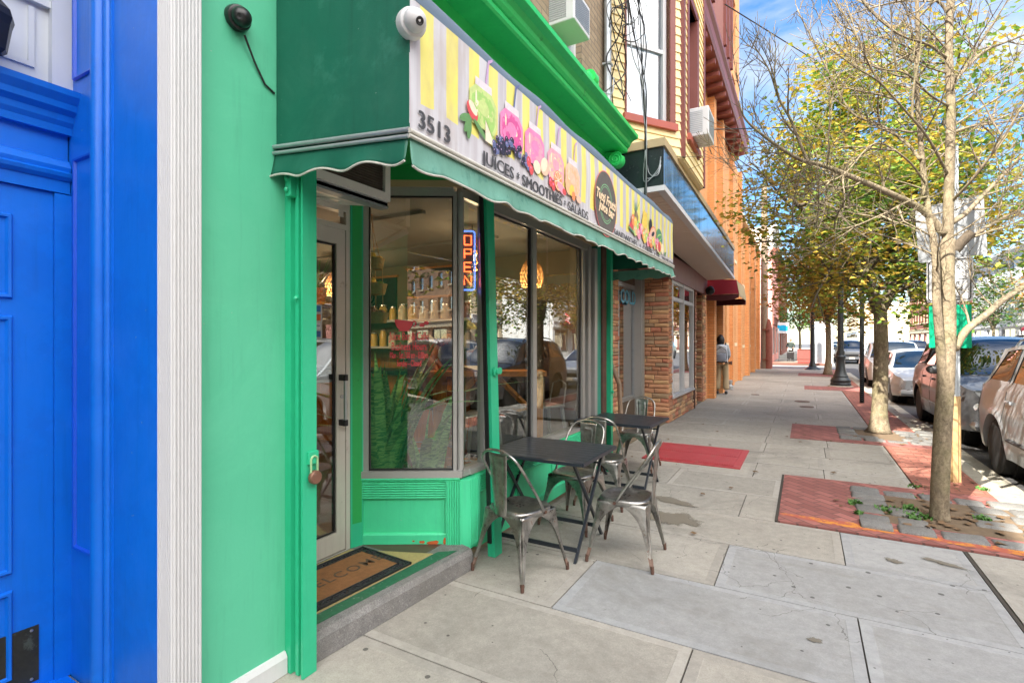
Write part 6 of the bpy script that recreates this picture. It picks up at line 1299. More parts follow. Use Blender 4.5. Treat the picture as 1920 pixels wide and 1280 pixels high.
# ---------------------------------------------------------------- generic street buildings
def building(name, label, side, xf, y0, y1, h, wall, trim, floors=3, shop=True, awn=None, bays=None, depth=9, seed=0, winm=None):
    """side +1: front faces +X (left side of the street); -1: front faces -X"""
    t = thing(name, label, 'building', (xf, (y0+y1)/2, 0), group='buildings along the street'); r = random.Random(seed)
    o, e = ((xf, y0), (xf, y1)) if side > 0 else ((xf, y1), (xf, y0)); Ln = y1-y0; n = bays or max(2, int(Ln/2.1)); hs = []
    g = 3.6 if shop else 1.0; fh = (h-.7-g)/floors
    for f_ in range(floors):
        for b in range(n): c = Ln*(b+.5)/n; hs.append((c-.48, c+.48, g+fh*f_+.75, g+fh*f_+.75+min(1.75, fh-1.0)))
    sh_ = []
    if shop:
        k_ = max(1, int(Ln/4)); sh_ = [(Ln*i/k_+.5, Ln*(i+1)/k_-.5, .5, 2.7) for i in range(k_)]
    mb = MB(); P = facade(mb, o, e, 0, h, hs+sh_, .16, .3); s_ = -side; mb.box((xf+s_*.35, y0+.01, 0), (xf+s_*depth, y1-.01, h-.1)); mb.build('wall', wall, t)
    for h_ in hs: window(t, P, h_, trim, M['glass_up'], .07, .13, (1, 2))
    for h_ in sh_: window(t, P, h_, M['alu'], M['glass_n'], .07, .13, (2, 1), 'shop_window')
    mb = MB(); mb.sweep([(0, h-.5), (.12, h-.5), (.2, h-.3), (.45, h-.2), (.45, h), (0, h+.1)], o, e); mb.build('cornice', trim, t)
    mb = MB()
    for h_ in hs:
        vs = [P(u, w, q) for q in (-.07, .0) for u, w in ((h_[0]-.08, h_[2]-.12), (h_[1]+.08, h_[2]-.12), (h_[1]+.08, h_[2]), (h_[0]-.08, h_[2]))]
        mb.add(vs, [(3, 2, 1, 0), (4, 5, 6, 7), (0, 1, 5, 4), (1, 2, 6, 5), (2, 3, 7, 6), (3, 0, 4, 7)])
    mb.build('sills', trim, t)
    if shop: mb = MB(); mb.sweep([(0, 2.85), (.1, 2.85), (.1, 3.35), (.2, 3.4), (0, 3.45)], o, e); mb.build('fascia', trim if not awn else M['white'], t)
    if awn:
        mb = MB(); mb.sweep([(0, 3.3), (1.1, 2.55), (1.1, 2.35), (1.08, 2.35), (1.08, 2.52), (0, 3.24)], (Vector(o)+(Vector(e)-Vector(o))*.08)[:], (Vector(o)+(Vector(e)-Vector(o))*.85)[:]); mb.build('shop_awning', awn, t)
    return t
building('pink_building', 'pink stucco corner building with stone trim beyond the crossing', 1, -2.1, 43.2, 54, 8.5, M['pinkw'], M['brick_red'], 1, seed=1, depth=12)
building('white_building', 'tall white clapboard building rising behind the utility pole', 1, -2.6, 54.2, 66, 12.5, M['siding_w'], M['white'], 3, seed=2, depth=14)
building('brick_building', 'dark red brick building far down the left side', 1, -2.3, 66.4, 90, 9.5, M['brick_red'], M['cream'], 2, seed=3)
XO = 15.6
building('brick_building', 'ochre brick apartment house across the street, nearest the right edge', -1, XO, 8.5, 20, 11.5, M['brick_far'], M['cream'], 3, awn=M['awn_tan'], seed=4)
building('cream_building', 'cream building across the street with a yellow shopfront', -1, XO, 20.3, 29, 10.0, M['brick_cream'], M['white'], 2, awn=M['p_yel'], seed=5)
building('cream_building', 'cream stucco house across the street with grey cornice', -1, XO, 29.3, 33.5, 9.0, M['cream'], M['lgrey'], 2, seed=6)
building('white_building', 'white building with a red shop awning across the street beyond the crossing', -1, XO-.2, 42, 54, 10.5, M['lgrey'], M['white'], 3, awn=M['maroon'], seed=7)
building('white_building', 'pale grey terrace farther down across the street', -1, XO, 54.3, 72, 9.5, M['lgrey'], M['white'], 2, seed=8)
building('brick_building', 'red brick block far down across the street', -1, XO, 72.3, 110, 10, M['brick_red'], M['cream'], 2, seed=9)
building('brick_building', 'red brick walk-up opposite the blue door, seen only in the shop glass', -1, XO, -3.5, 8.2, 10.5, M['brick_red'], M['cream'], 3, awn=M['maroon'], seed=10)
building('cream_building', 'tan apartment house opposite, seen only in the shop glass', -1, XO, -22, -3.8, 11, M['brick_far'], M['white'], 3, seed=11)
building('brick_building', 'long ochre brick block across the street behind the viewer, mirrored in the splayed window', -1, XO, -60, -22.2, 11, M['brick_far'], M['cream'], 3, seed=31)
building('white_building', 'pale building closing the street behind the viewer', -1, XO, -90, -60.2, 10, M['lgrey'], M['white'], 2, seed=32, depth=30)
building('cream_building', 'distant pale building closing the view down the street', -1, 9, 120, 150, 9, M['cream'], M['white'], 2, seed=12)
mb = MB(); mb.box((-9, -60, 0), (-2.2, -4.1, 11.3)); one('brick_building', mb, M['brick_red'], 'brick building behind the viewer along the same pavement', 'building')
# ---------------------------------------------------------------- parked cars (front towards the viewer, -Y)
M['tyre'] = mat('tyre_rubber', (.018, .018, .019), .8, var=.3, vs=12, bump=.3, bs=40)
M['carglass'] = glass_mat('car_glass', (.16, .19, .20), 1.6, .10)
M['arch'] = mat('wheel_well', (.008, .008, .009), .95)
M['plastic'] = mat('grey_bumper_plastic', (.06, .06, .062), .6, var=.15)
M['lamp_glass'] = mat('headlamp', (.55, .56, .56), .12, .5, var=.3, vs=20)
M['tail'] = mat('tail_lamp', (.35, .01, .015), .15, var=.3, vs=20)
def paint(name, col, metal=.15, rough=.28):
    k = NT(name); f = k.noise(3, 4); k.set(k.mix(f, dk(col, .94), dk(col, 1.05)), k.mth('ADD', rough-.03, k.mth('MULTIPLY', k.noise(5, 6, .7), .10)), metal, .5, .35); k.b.inputs['Coat Roughness'].default_value = .04; return k.m
def interp(pts, y):
    if y <= pts[0][0]: return pts[0][1]
    for (a, b), (c, d) in zip(pts, pts[1:]):
        if y <= c: t = (y-a)/(c-a); t = t*t*(3-2*t)*.35+t*.65; return b+(d-b)*t
    return pts[-1][1]
def make_car(name, label, col, L, W, shoulder, roof, glass_x, wheels, wr=.33, sill=.24, suv=True, rails=False, group='cars parked along the kerb', two_tone=None, pillars=(), mirror=True):
    """shoulder, roof: [(y, z)] profiles; glass_x = (cowl, windscreen top, rear glass top, rear glass foot)"""
    t = thing(name, label, 'car', (0, 0, 0), group=group); BASE[t.name] = Vector((0, 0, 0)); pm = paint('paint_'+name+str(len(bpy.data.materials)), col)
    hw = W/2; ya, yb, yc, yd = glass_x
    def endf(y):
        a = min(1, max(0, y)/.55); b = min(1, max(0, L-y)/.45); return (1-.20*(1-a)**2.4)*(1-.13*(1-b)**2.2)
    def zbot(y):
        z = sill+.03*(1-min(1, y/.5))+.06*(1-min(1, (L-y)/.5))
        for wy in wheels:
            d = abs(y-wy); R = wr+.065
            if d < R: z = max(z, wr+sqrt(max(0, R*R-d*d))*.98)
        return z
    def side(y, z):
        zs = interp(shoulder, y); v = (z-sill)/(zs-sill); x = hw*endf(y)*(1-.055*max(0, v-.55)**1.4*2.2-.07*max(0, .28-v)**1.2*2.4)
        x += .010*math.exp(-((v-.62)/.07)**2)
        for wy in wheels:
            d = sqrt((y-wy)**2+(z-wr)**2); x += .022*math.exp(-((d-(wr+.07))/.045)**2)
        return x
    def green(y, v):
        """greenhouse side: v 0 at shoulder, 1 at roof edge"""
        zs = interp(shoulder, y); zr = interp(roof, y); x0 = side(y, zs)-.03; hgt = max(0, zr-zs); ins = (.16 if hgt > .05 else 0)*min(1, hgt/.45)
        return (x0-ins*v**1.1, zs+(hgt-.05*min(1, hgt/.4))*v)
    def top(y, u):
        xr, zr0 = green(y, 1); zr = max(interp(roof, y), interp(shoulder, y)); e = abs(u)**2.6; return (xr*u, zr0+(zr-zr0+.035)*(1-e))
    ys = sorted({0, .02, .06, .12, .2, .3, L-.02, L-.06, L-.12, L-.2, L, ya, yb, yc, yd, *[wy+(wr+.065)*q for wy in wheels for q in (-1.0, -.97, -.88, -.75, -.55, -.3, 0, .3, .55, .75, .88, .97, 1.0)], *[L*i/46 for i in range(47)]})
    ys = [y for i, y in enumerate(ys) if i == 0 or y-ys[i-1] > .008]
    NS, NG, NT_ = 12, 4, 12
    def ring(y):
        zb, zs = zbot(y), interp(shoulder, y); out = []
        out.append((side(y, zb)-.10, zb+.005))
        for i in range(NS+1): z = zb+(zs-zb)*i/NS; out.append((side(y, z), z))
        for i in range(1, NG+1): out.append(green(y, i/NG))
        r = [(-x, z) for x, z in out]
        r += [top(y, -1+2*i/NT_) for i in range(1, NT_)]
        r += [(x, z) for x, z in out[::-1]]
        return r
    rings = [ring(y) for y in ys]; m = len(rings[0]); mb = MB()
    mb.add([(x, y, z) for y, r in zip(ys, rings) for x, z in r], [(j*m+k_, (j+1)*m+k_, (j+1)*m+k_+1, j*m+k_+1) for j in range(len(ys)-1) for k_ in range(m-1)])
    for e_, r in ((0, rings[0]), (L, rings[-1])):
        s_ = -1 if e_ == 0 else 1; c = [(x*.9, z) for x, z in r]; b = len(mb.v)
        mb.add([(x, e_, z) for x, z in r]+[(x*.93, e_+s_*.035, z*.97+.02) for x, z in r], [(k_, k_+1, m+k_+1, m+k_) for k_ in range(m-1)]+[tuple(range(m, 2*m))])
    body = mb.build('body', pm, t, smooth=33)
    # wells and floor
    mb = MB(); mb.box((-hw+.12, .2, sill-.02), (hw-.12, L-.2, sill+.03))
    for wy in wheels: mb.lathe([(0, -hw+.13), (wr+.06, -hw+.13), (wr+.06, -hw+.34), (0, -hw+.34)], (0, wy, wr), 20, 'X'); mb.lathe([(0, hw-.34), (wr+.06, hw-.34), (wr+.06, hw-.13), (0, hw-.13)], (0, wy, wr), 20, 'X')
    mb.build('underbody', M['arch'], t)
    mb = MB()
    def patch(mb, f, nu, nv): mb.grid(f, nu, nv)
    # screens
    def scr(y0, y1, um, off, nm, mt, nv=8):
        mb = MB()
        def f(u, v):
            y = y0+(y1-y0)*u; q = -um+2*um*v; x, z = top(y, q); return (x, y+(-off if y1 < L/2 else off)*.6, z+off*.8)
        mb.grid(f, 8, 14); return mb.build(nm, mt, t, smooth='all')
    scr(ya+.03, yb-.03, .93, .010, 'windscreen', M['carglass'])
    scr(yc+.02, yd-.02, .90, .010, 'rear_window', M['carglass'])
    # side windows between pillars
    for sx in (-1, 1):
        for (p0, p1, t0, t1) in pillars:
            mb = MB()
            def f(u, v):
                lo = p0+(t0-p0)*v; hi = p1+(t1-p1)*v; y = lo+(hi-lo)*u; x, z = green(y, .06+.84*v); return (sx*(x+.006), y, z)
            mb.grid(f, 8, 5); mb.build('side_window', M['carglass'], t, smooth='all')
            mb = MB(); eg = [f(u/10, 0) for u in range(11)]+[f(1, v/5) for v in range(1, 6)]+[f(1-u/10, 1) for u in range(1, 11)]+[f(0, 1-v/5) for v in range(1, 6)]
            mb.tube(eg, .007, 5, cap=False); mb.build('window_trim', M['black'], t)
    # door seams, handles
    for sx in (-1, 1):
        seams = [pillars[0][0]-.0, pillars[0][1]+.03, pillars[1][1]+.03]
        for y in seams:
            mb = MB(); pts = [(sx*(side(y+(.10*(1-i/10)**2 if y == seams[2] else 0), sill+.08+(interp(shoulder, y)-sill-.08)*i/10)+.0008), y+(.10*(1-i/10)**2 if y == seams[2] else 0), sill+.08+(interp(shoulder, y)-sill-.08)*i/10) for i in range(11)]; mb.tube(pts, .004, 4); mb.build('door_seam', M['black'], t)
        for y in (pillars[0][1]-.16, pillars[1][1]-.13):
            z = interp(shoulder, y)-.12; x = side(y, z); mb = MB(); mb.box((sx*x-.012, y-.09, z-.02), (sx*x+.028 if sx > 0 else sx*x+.012, y+.09, z+.02), bev=.011); mb.T = None; o = mb.build('door_handle', pm, t, smooth=40); o.location.x += (-.018 if sx < 0 else 0)
        mb = MB(); mb.tube([(sx*(side(y, .34+sill-.1)+.003), y, .30+sill-.06) for y in [wheels[0]+wr+.14+(wheels[1]-wheels[0]-2*wr-.28)*i/8 for i in range(9)]], .022, 6); mb.build('side_moulding', M['plastic'] if two_tone else pm, t, smooth=True)
        if mirror:
            y = ya+.42; x, z = green(y, .08); mb = MB(); mb.ball((sx*(x+.16), y, z+.07), .1, 14, 9, (1.15, .62, .82)); mb.tube([(sx*(x-.01), y+.03, z+.02), (sx*(x+.1), y, z+.05)], .028, 8); mb.build('wing_mirror', pm, t, smooth=True)
    # bumpers, grille, lamps, plate
    def front(z, u, o=.0): return None
    fz = interp(shoulder, .05)
    mb = MB(); w = hw*.80; mb.tube([(-hw*.86, .30, sill+.12), (-w, .0, sill+.12), (-w*.6, -.06, sill+.12), (0, -.075, sill+.12), (w*.6, -.06, sill+.12), (w, .0, sill+.12), (hw*.86, .30, sill+.12)], [.05, .085, .09, .09, .09, .085, .05], 8); mb.build('front_bumper', M['plastic'] if two_tone else pm, t, smooth=True)
    mb = MB(); mb.tube([(-hw*.88, L-.3, sill+.2), (-w, L-.02, sill+.2), (0, L+.07, sill+.2), (w, L-.02, sill+.2), (hw*.88, L-.3, sill+.2)], [.05, .09, .09, .09, .05], 8); mb.build('rear_bumper', M['plastic'] if two_tone else pm, t, smooth=True)
    mb = MB(); mb.box((-.42, -.05, fz-.30), (.42, -.02, fz-.12), bev=.012)
    for i in range(5): mb.box((-.40, -.062, fz-.285+i*.035), (.40, -.05, fz-.272+i*.035))
    mb.build('grille', M['black'], t)
    mb = MB(); mb.box((-.17, -.175, sill+.10), (.17, -.165, sill+.21)); mb.build('number_plate', M['p_cream'], t)
    for sx in (-1, 1):
        mb = MB()
        def hl(u, v):
            a = 2*pi*u; r = v; c = (sx*hw*.70+.15*r*cos(a)*1.0, fz-.19+.085*r*sin(a)); x = c[0]; y = .02+.22*max(0, abs(x)/hw-.5)**1.5*1.6-.055; return (x, y-.02*(1-r*r), c[1])
        mb.grid(hl, 20, 5); mb.build('headlight', M['lamp_glass'], t, smooth='all')
        mb = MB(); mb.lathe([(0, -.01), (.055, -.01), (.06, .01), (0, .012)], (sx*hw*.66, -.05, sill+.17), 14, 'Y'); mb.build('fog_lamp', M['lamp_glass'], t, smooth=40)
        z0 = interp(shoulder, L-.1)-.34; mb = MB()
        def tl(u, v): 
            y = L-.20+.20*u; z = z0+.30*v; return (sx*(side(y, z)+.006), y+.004, z)
        mb.grid(tl, 6, 5); mb.build('tail_light', M['tail'], t, smooth='all')
    if rails:
        for sx in (-1, 1):
            mb = MB(); y0, y1 = yb+.1, yc-.05; pts = [(sx*(top((y0+(y1-y0)*i/12), .86)[0]), y0+(y1-y0)*i/12, top(y0+(y1-y0)*i/12, .86)[1]+(.065 if 0 < i < 12 else .0)) for i in range(13)]; mb.tube(pts, .016, 8); mb.build('roof_rail', M['silver'] if rails == 1 else M['plastic'], t, smooth=True)
    for wy in wheels:
        for sx in (-1, 1):
            x = sx*(hw-.115); mb = MB(); w_ = .105
            mb.lathe([(wr*.66, -w_), (wr*.86, -w_), (wr*.97, -w_*.8), (wr, -w_*.45), (wr, w_*.45), (wr*.97, w_*.8), (wr*.86, w_), (wr*.66, w_), (wr*.64, 0), (wr*.66, -w_)], (x, wy, wr), 36, 'X'); ty = mb.build('tyre', M['tyre'], t, smooth=40)
            mb = MB(); o = sx*.075
            mb.lathe([(wr*.60, 0), (wr*.68, o), (wr*.66, o*1.12), (wr*.61, o*1.0), (wr*.56, o*.3)], (x, wy, wr), 32, 'X')
            mb.lathe([(0, o*.95), (wr*.13, o*.9), (wr*.18, o*.6), (wr*.18, 0)], (x, wy, wr), 16, 'X')
            for i in range(5):
                a = i*2*pi/5+.3; c, s_ = cos(a), sin(a); e = Vector((0, -s_, c)); r0, r1 = wr*.12, wr*.64
                P = lambda r, w2, h_: Vector((x+h_, wy, wr))+Vector((0, c, s_))*r+e*w2
                mb.add([P(r0, -.05, o*.45), P(r0, .05, o*.45), P(r1, .032, o*.55), P(r1, -.032, o*.55), P(r0, -.035, o*.92), P(r0, .035, o*.92), P(r1, .022, o*1.0), P(r1, -.022, o*1.0)], [(0, 1, 2, 3), (4, 5, 6, 7), (0, 1, 5, 4), (1, 2, 6, 5), (2, 3, 7, 6), (3, 0, 4, 7)])
            mb.build('rim', M['silver'], t, smooth=30)
            mb = MB(); mb.lathe([(0, 0), (wr*.62, 0)], (x+sx*.01, wy, wr), 24, 'X'); mb.build('brake', M['arch'], t)
    # simple cabin
    mb = MB(); mb.box((-hw+.25, yb+.2, sill+.1), (hw-.25, yc-.3, interp(shoulder, L/2)-.12))
    for sx in (-.38, .38):
        for y in (yb+.75, yb+1.65): mb.box((sx-.22, y, .5), (sx+.22, y+.16, interp(roof, L/2)-.38), bev=.05); mb.box((sx-.12, y+.02, interp(roof, L/2)-.38), (sx+.12, y+.12, interp(roof, L/2)-.22), bev=.04)
    mb.build('seats', M['plastic'], t)
    return t
def suv(label, col, **k):
    L = 4.6; return make_car('parked_car', label, col, L, 1.86, [(0, .80), (.10, .90), (.5, .99), (1.25, 1.06), (1.5, 1.06), (3.6, 1.08), (4.4, 1.10), (4.6, .98)],
        [(0, .7), (1.15, 1.05), (1.95, 1.64), (2.4, 1.70), (3.4, 1.70), (4.1, 1.64), (4.52, 1.12), (4.6, .95)], (1.15, 1.98, 4.08, 4.50), (.90, 3.62), .355, .27,
        pillars=((1.62, 2.42, 2.1, 2.42), (2.50, 3.26, 2.50, 3.22), (3.36, 4.16, 3.36, 3.86)), **k)
def sedan(label, col, **k):
    L = 4.5; return make_car('parked_car', label, col, L, 1.80, [(0, .66), (.10, .74), (.6, .84), (1.3, .92), (1.6, .93), (3.5, .96), (4.3, .96), (4.5, .84)],
        [(0, .6), (1.2, .91), (2.0, 1.38), (2.5, 1.45), (3.1, 1.44), (3.7, 1.26), (4.1, .97), (4.5, .8)], (1.2, 2.02, 3.35, 4.02), (.86, 3.52), .32, .22,
        pillars=((1.66, 2.42, 2.05, 2.42), (2.50, 3.28, 2.50, 3.16)), suv=False, **k)
RZ = -.14
c1 = suv('silver SUV with roof rails at the right edge, its rear quarter nearest the leaning tree', (.40, .43, .46), rails=1, two_tone=1); c1.location = (3.04, 5.15, RZ)
c2 = suv('dark pewter SUV facing the viewer behind the green sign', (.075, .078, .085), rails=2); c2.location = (3.06, 10.35, RZ); c2.scale = (1, 1, 1.03)
c3 = sedan('silver white sedan parked between the pewter SUV and the white SUV', (.42, .44, .46)); c3.location = (2.98, 16.9, RZ)
c4 = suv('white SUV parked beside the tall black lamp post', (.6, .61, .62)); c4.location = (2.98, 22.6, RZ)
for (x, y, rz, src, l) in ((3.1, 46.2, 0, c2, 'silver blue SUV waiting beyond the crossing, facing the viewer'), (2.2, 53, 0, c3, 'pale sedan farther beyond the crossing'), (3.0, 60, 0, c4, 'small white SUV in the far distance of the kerb lane'),
                          (10.3, 4, pi, c3, 'silver sedan parked across the street opposite the tables'), (10.3, 10.4, pi, c2, 'dark SUV parked across the street opposite the bare tree'), (10.3, 16.5, pi, c4, 'white SUV parked across the street opposite the second tree'), (10.3, 23, pi, c1, 'silver SUV parked across the street near the crossing'),
                          (3.0, -5.5, 0, c3, 'silver sedan parked behind the viewer, seen in the shop glass'), (3.0, -11.5, 0, c2, 'dark SUV parked farther behind the viewer, seen in the shop glass'), (3.0, -18, 0, c4, 'white SUV parked far behind the viewer, seen in the shop glass'), (10.3, -3, pi, c3, 'silver sedan across the street behind the viewer'), (10.3, -10, pi, c1, 'silver SUV across the street behind the viewer'), (7.6, 49, 0, c2, 'dark SUV driving in the far lane beyond the crossing')):
    o = place(src, (x, y, RZ), rz, l)
    o['group'] = 'cars parked along the kerb'
# ---------------------------------------------------------------- trees
def smooth_path(pts, n=6):
    pp = [Vector(p) for p in pts]; out = []
    for i in range(len(pp)-1):
        a0 = pp[max(0, i-1)]; a1 = pp[i]; a2 = pp[i+1]; a3 = pp[min(len(pp)-1, i+2)]
        for k_ in range(n): t_ = k_/n; out.append(.5*((2*a1)+(a2-a0)*t_+(2*a0-5*a1+4*a2-a3)*t_*t_+(3*a1-a0-3*a2+a3)*t_**3))
    return out+[pp[-1]]
def limb(mb, pts, r0, r1, n=8, sm=5):
    p = smooth_path(pts, sm); N = len(p); mb.tube(p, [r0+(r1-r0)*(i/(N-1))**.8 for i in range(N)], n); return p
def grow(mb, p, d, ln, r, lev, rg, tips, up=.15, spread=.75, droop=0):
    n = 5 if lev > 1 else 4; pts = [p]; dd = d.normalized()
    for i in range(n):
        dd = (dd+Vector((rg.uniform(-1, 1), rg.uniform(-1, 1), rg.uniform(-1, 1)))*.17+Vector((0, 0, up*.3-droop*.2))).normalized(); pts.append(pts[-1]+dd*ln/n)
    mb.tube(pts, [max(.0022, r*(1-.72*i/n)) for i in range(n+1)], 6 if lev > 2 else (5 if lev > 1 else 3), cap=False)
    tips.append((pts[-1], lev)); tips.append((pts[n//2], lev))
    if lev <= 0: return
    k_ = rg.choice((3, 4, 4, 5)) if lev > 1 else rg.choice((3, 4, 5))
    for j in range(k_):
        i = 1+int((n-1)*(j+rg.random()*.7)/k_); i = min(i, n); ax = (pts[i]-pts[i-1]).normalized(); side_ = ax.orthogonal().normalized(); side_.rotate(Matrix.Rotation(rg.random()*6.28, 3, ax))
        nd = (ax*(1-spread*.42)+side_*spread+Vector((0, 0, up))).normalized(); grow(mb, pts[i], nd, ln*rg.uniform(.42, .68), max(.003, r*.5*(1-.4*i/n)), lev-1, rg, tips, up, spread, droop)
def leafmesh(name, pts, n, size, spread, rg, m_, parent, flat=.6):
    mb = MB(); V = []; F = []
    for _ in range(n):
        p = rg.choice(pts); c = p+Vector((rg.gauss(0, spread), rg.gauss(0, spread), rg.gauss(0, spread*.8))); s_ = size*rg.uniform(.6, 1.25)
        a = rg.random()*6.28; t_ = rg.gauss(0, flat); ax = Vector((cos(a), sin(a), rg.uniform(-.6, .15))).normalized(); up_ = Vector((rg.gauss(0, .5), rg.gauss(0, .5), 1)).normalized(); w = ax.cross(up_).normalized(); nn = w.cross(ax)
        b = len(V)
        V += [c-ax*s_*.5, c-ax*s_*.1+w*s_*.5+nn*s_*.12, c+ax*s_*.15+w*s_*.22+nn*.05*s_, c+ax*s_*.6, c+ax*s_*.15-w*s_*.22+nn*.05*s_, c-ax*s_*.1-w*s_*.5+nn*s_*.12]
        F += [[b, b+1, b+2, b+3], [b, b+3, b+4, b+5]]
    mb.v = V; mb.f = F; mb.m = [0]*len(F); return mb.build(name, m_, parent, rec=False)
# bare tree in the nearest pit, surveyed limb by limb
tr = thing('street_tree', 'bare pale-barked tree in the nearest granite pit, in front of the signs', 'tree', (1.02, 5.73, 0)); D = 4.48; rg = random.Random(42)
mb = MB(); fl = MB()
R_ = lambda px, py, d=D: ray(px, py, d)
tk = [(1.02, 5.73, -.02), R_(1763, 900), R_(1768, 800), R_(1774, 700), R_(1777, 600), R_(1775, 520), R_(1778, 450)]
p = smooth_path(tk, 5); N = len(p); mb.tube(p, [.068-.018*(i/(N-1))**1.6+(.018 if i == 0 else .008 if i == 1 else 0) for i in range(N)], 18)
tips = []
lead = limb(mb, [R_(1776, 480), R_(1778, 400), R_(1781, 300), R_(1783, 200), R_(1779, 100), R_(1782, 0), R_(1785, -90), R_(1780, -220)], .044, .022, 12)
stem2 = limb(mb, [R_(1769, 730), R_(1763, 650, D-.03), R_(1756, 560, D-.06), R_(1754, 480, D-.06), R_(1744, 420), R_(1733, 340, D+.1), R_(1725, 250, D+.12), R_(1718, 150, D+.1), R_(1721, 60, D+.05), R_(1716, -60)], .038, .014, 12)
limbs = [
 ([R_(1770, 440), R_(1730, 395), R_(1660, 360, D-.15), R_(1590, 330, D-.25), R_(1540, 310, D-.3), R_(1500, 300, D-.35), R_(1440, 262, D-.4), R_(1398, 225, D-.4), R_(1385, 190, D-.4)], .042, .006),
 ([R_(1515, 305, D-.34), R_(1500, 270, D-.3), R_(1482, 225, D-.3), R_(1460, 185, D-.3), R_(1445, 140, D-.25), R_(1428, 108, D-.2), R_(1402, 70, D-.2)], .018, .004),
 ([R_(1782, 420), R_(1812, 400), R_(1850, 360, D+.1), R_(1890, 320, D+.2), R_(1930, 280, D+.2), R_(1990, 220, D+.2)], .032, .010),
 ([R_(1786, 160), R_(1810, 130, D+.1), R_(1850, 95, D+.1), R_(1900, 75, D+.1), R_(1960, 50)], .022, .008),
 ([R_(1790, 655), R_(1812, 620, D+.05), R_(1850, 590, D+.1), R_(1885, 560, D+.15), R_(1925, 535, D+.2), R_(1990, 490, D+.2)], .042, .026),
 ([R_(1782, 470), R_(1800, 455), R_(1830, 440, D+.1), R_(1880, 410, D+.2), R_(1940, 385, D+.2)], .032, .012),
 ([R_(1725, 300, D+.1), R_(1700, 270, D+.2), R_(1650, 235, D+.3), R_(1600, 215, D+.3), R_(1560, 150, D+.3), R_(1510, 50, D+.2), R_(1495, 20, D+.2)], .020, .004),
 ([R_(1780, 30), R_(1760, 5), R_(1730, -2, D-.1), R_(1680, 5, D-.2), R_(1620, 20, D-.2), R_(1570, 40, D-.2)], .018, .004),
 ([R_(1775, 110), R_(1740, 85, D-.1), R_(1690, 68, D-.2), R_(1640, 30, D-.25), R_(1600, -20, D-.3)], .016, .005),
 ([R_(1738, 370, D+.05), R_(1700, 380, D-.1), R_(1650, 405, D-.2), R_(1580, 430, D-.3), R_(1500, 420, D-.35), R_(1440, 395, D-.4), R_(1390, 385, D-.4)], .012, .003),
 ([R_(1735, 345, D), R_(1700, 300, D-.2), R_(1640, 270, D-.3), R_(1580, 330, D-.4), R_(1520, 345, D-.4), R_(1440, 350, D-.45), R_(1370, 365, D-.5)], .012, .003),
 ([R_(1785, 250), R_(1830, 235), R_(1870, 225), R_(1930, 200)], .018, .006), ([R_(1779, 200), R_(1745, 180, D-.1), R_(1700, 140, D-.2), R_(1650, 130, D-.3), R_(1600, 110, D-.3), R_(1540, 95, D-.3)], .014, .003),
 ([R_(1778, 330), R_(1740, 260, D-.2), R_(1690, 200, D-.4), R_(1640, 140, D-.5), R_(1600, 60, D-.6), R_(1560, -10, D-.6)], .016, .004),
 ([R_(1783, 380), R_(1830, 330, D-.3), R_(1880, 260, D-.5), R_(1930, 180, D-.6)], .018, .006)]
for pts, r0, r1 in limbs:
    r0 *= .8; r1 *= .85; pth = limb(mb, pts, r0, r1, 8); L_ = sum((pth[i+1]-pth[i]).length for i in range(len(pth)-1)); k_ = int(L_*3.4)+2
    for j in range(k_):
        i = int(len(pth)*(.25+.72*j/k_)); i = max(1, min(i, len(pth)-2)); ax = (pth[i+1]-pth[i]).normalized(); sd = ax.orthogonal().normalized(); sd.rotate(Matrix.Rotation(rg.random()*6.28, 3, ax))
        grow(mb, pth[i], ax*.6+sd*.8+Vector((0, 0, .35)), rg.uniform(.25, .75), max(.004, .009*(1-i/len(pth))+.0035), 2, rg, tips, .2, .7)
for pth in (lead, stem2):
    for j in range(20):
        i = int(len(pth)*(.3+.68*j/20)); i = min(i, len(pth)-2); ax = (pth[i+1]-pth[i]).normalized(); sd = ax.orthogonal().normalized(); sd.rotate(Matrix.Rotation(rg.random()*6.28, 3, ax)); grow(mb, pth[i], ax*.4+sd+Vector((0, 0, .1)), rg.uniform(.5, 1.1), .009, 2, rg, tips, .15, .75)
mb.build('trunk', M['bark'], tr, smooth='all', rec=False)
ct_ = MB(); q = R_(1800, 462, D-.02); mb = MB(); mb.tube([R_(1790, 468), R_(1800, 458, D-.03), R_(1822, 436, D-.08)], [.05, .042, .038], 12); mb.build('cut_stub', M['bark_dk'], tr, smooth=40)
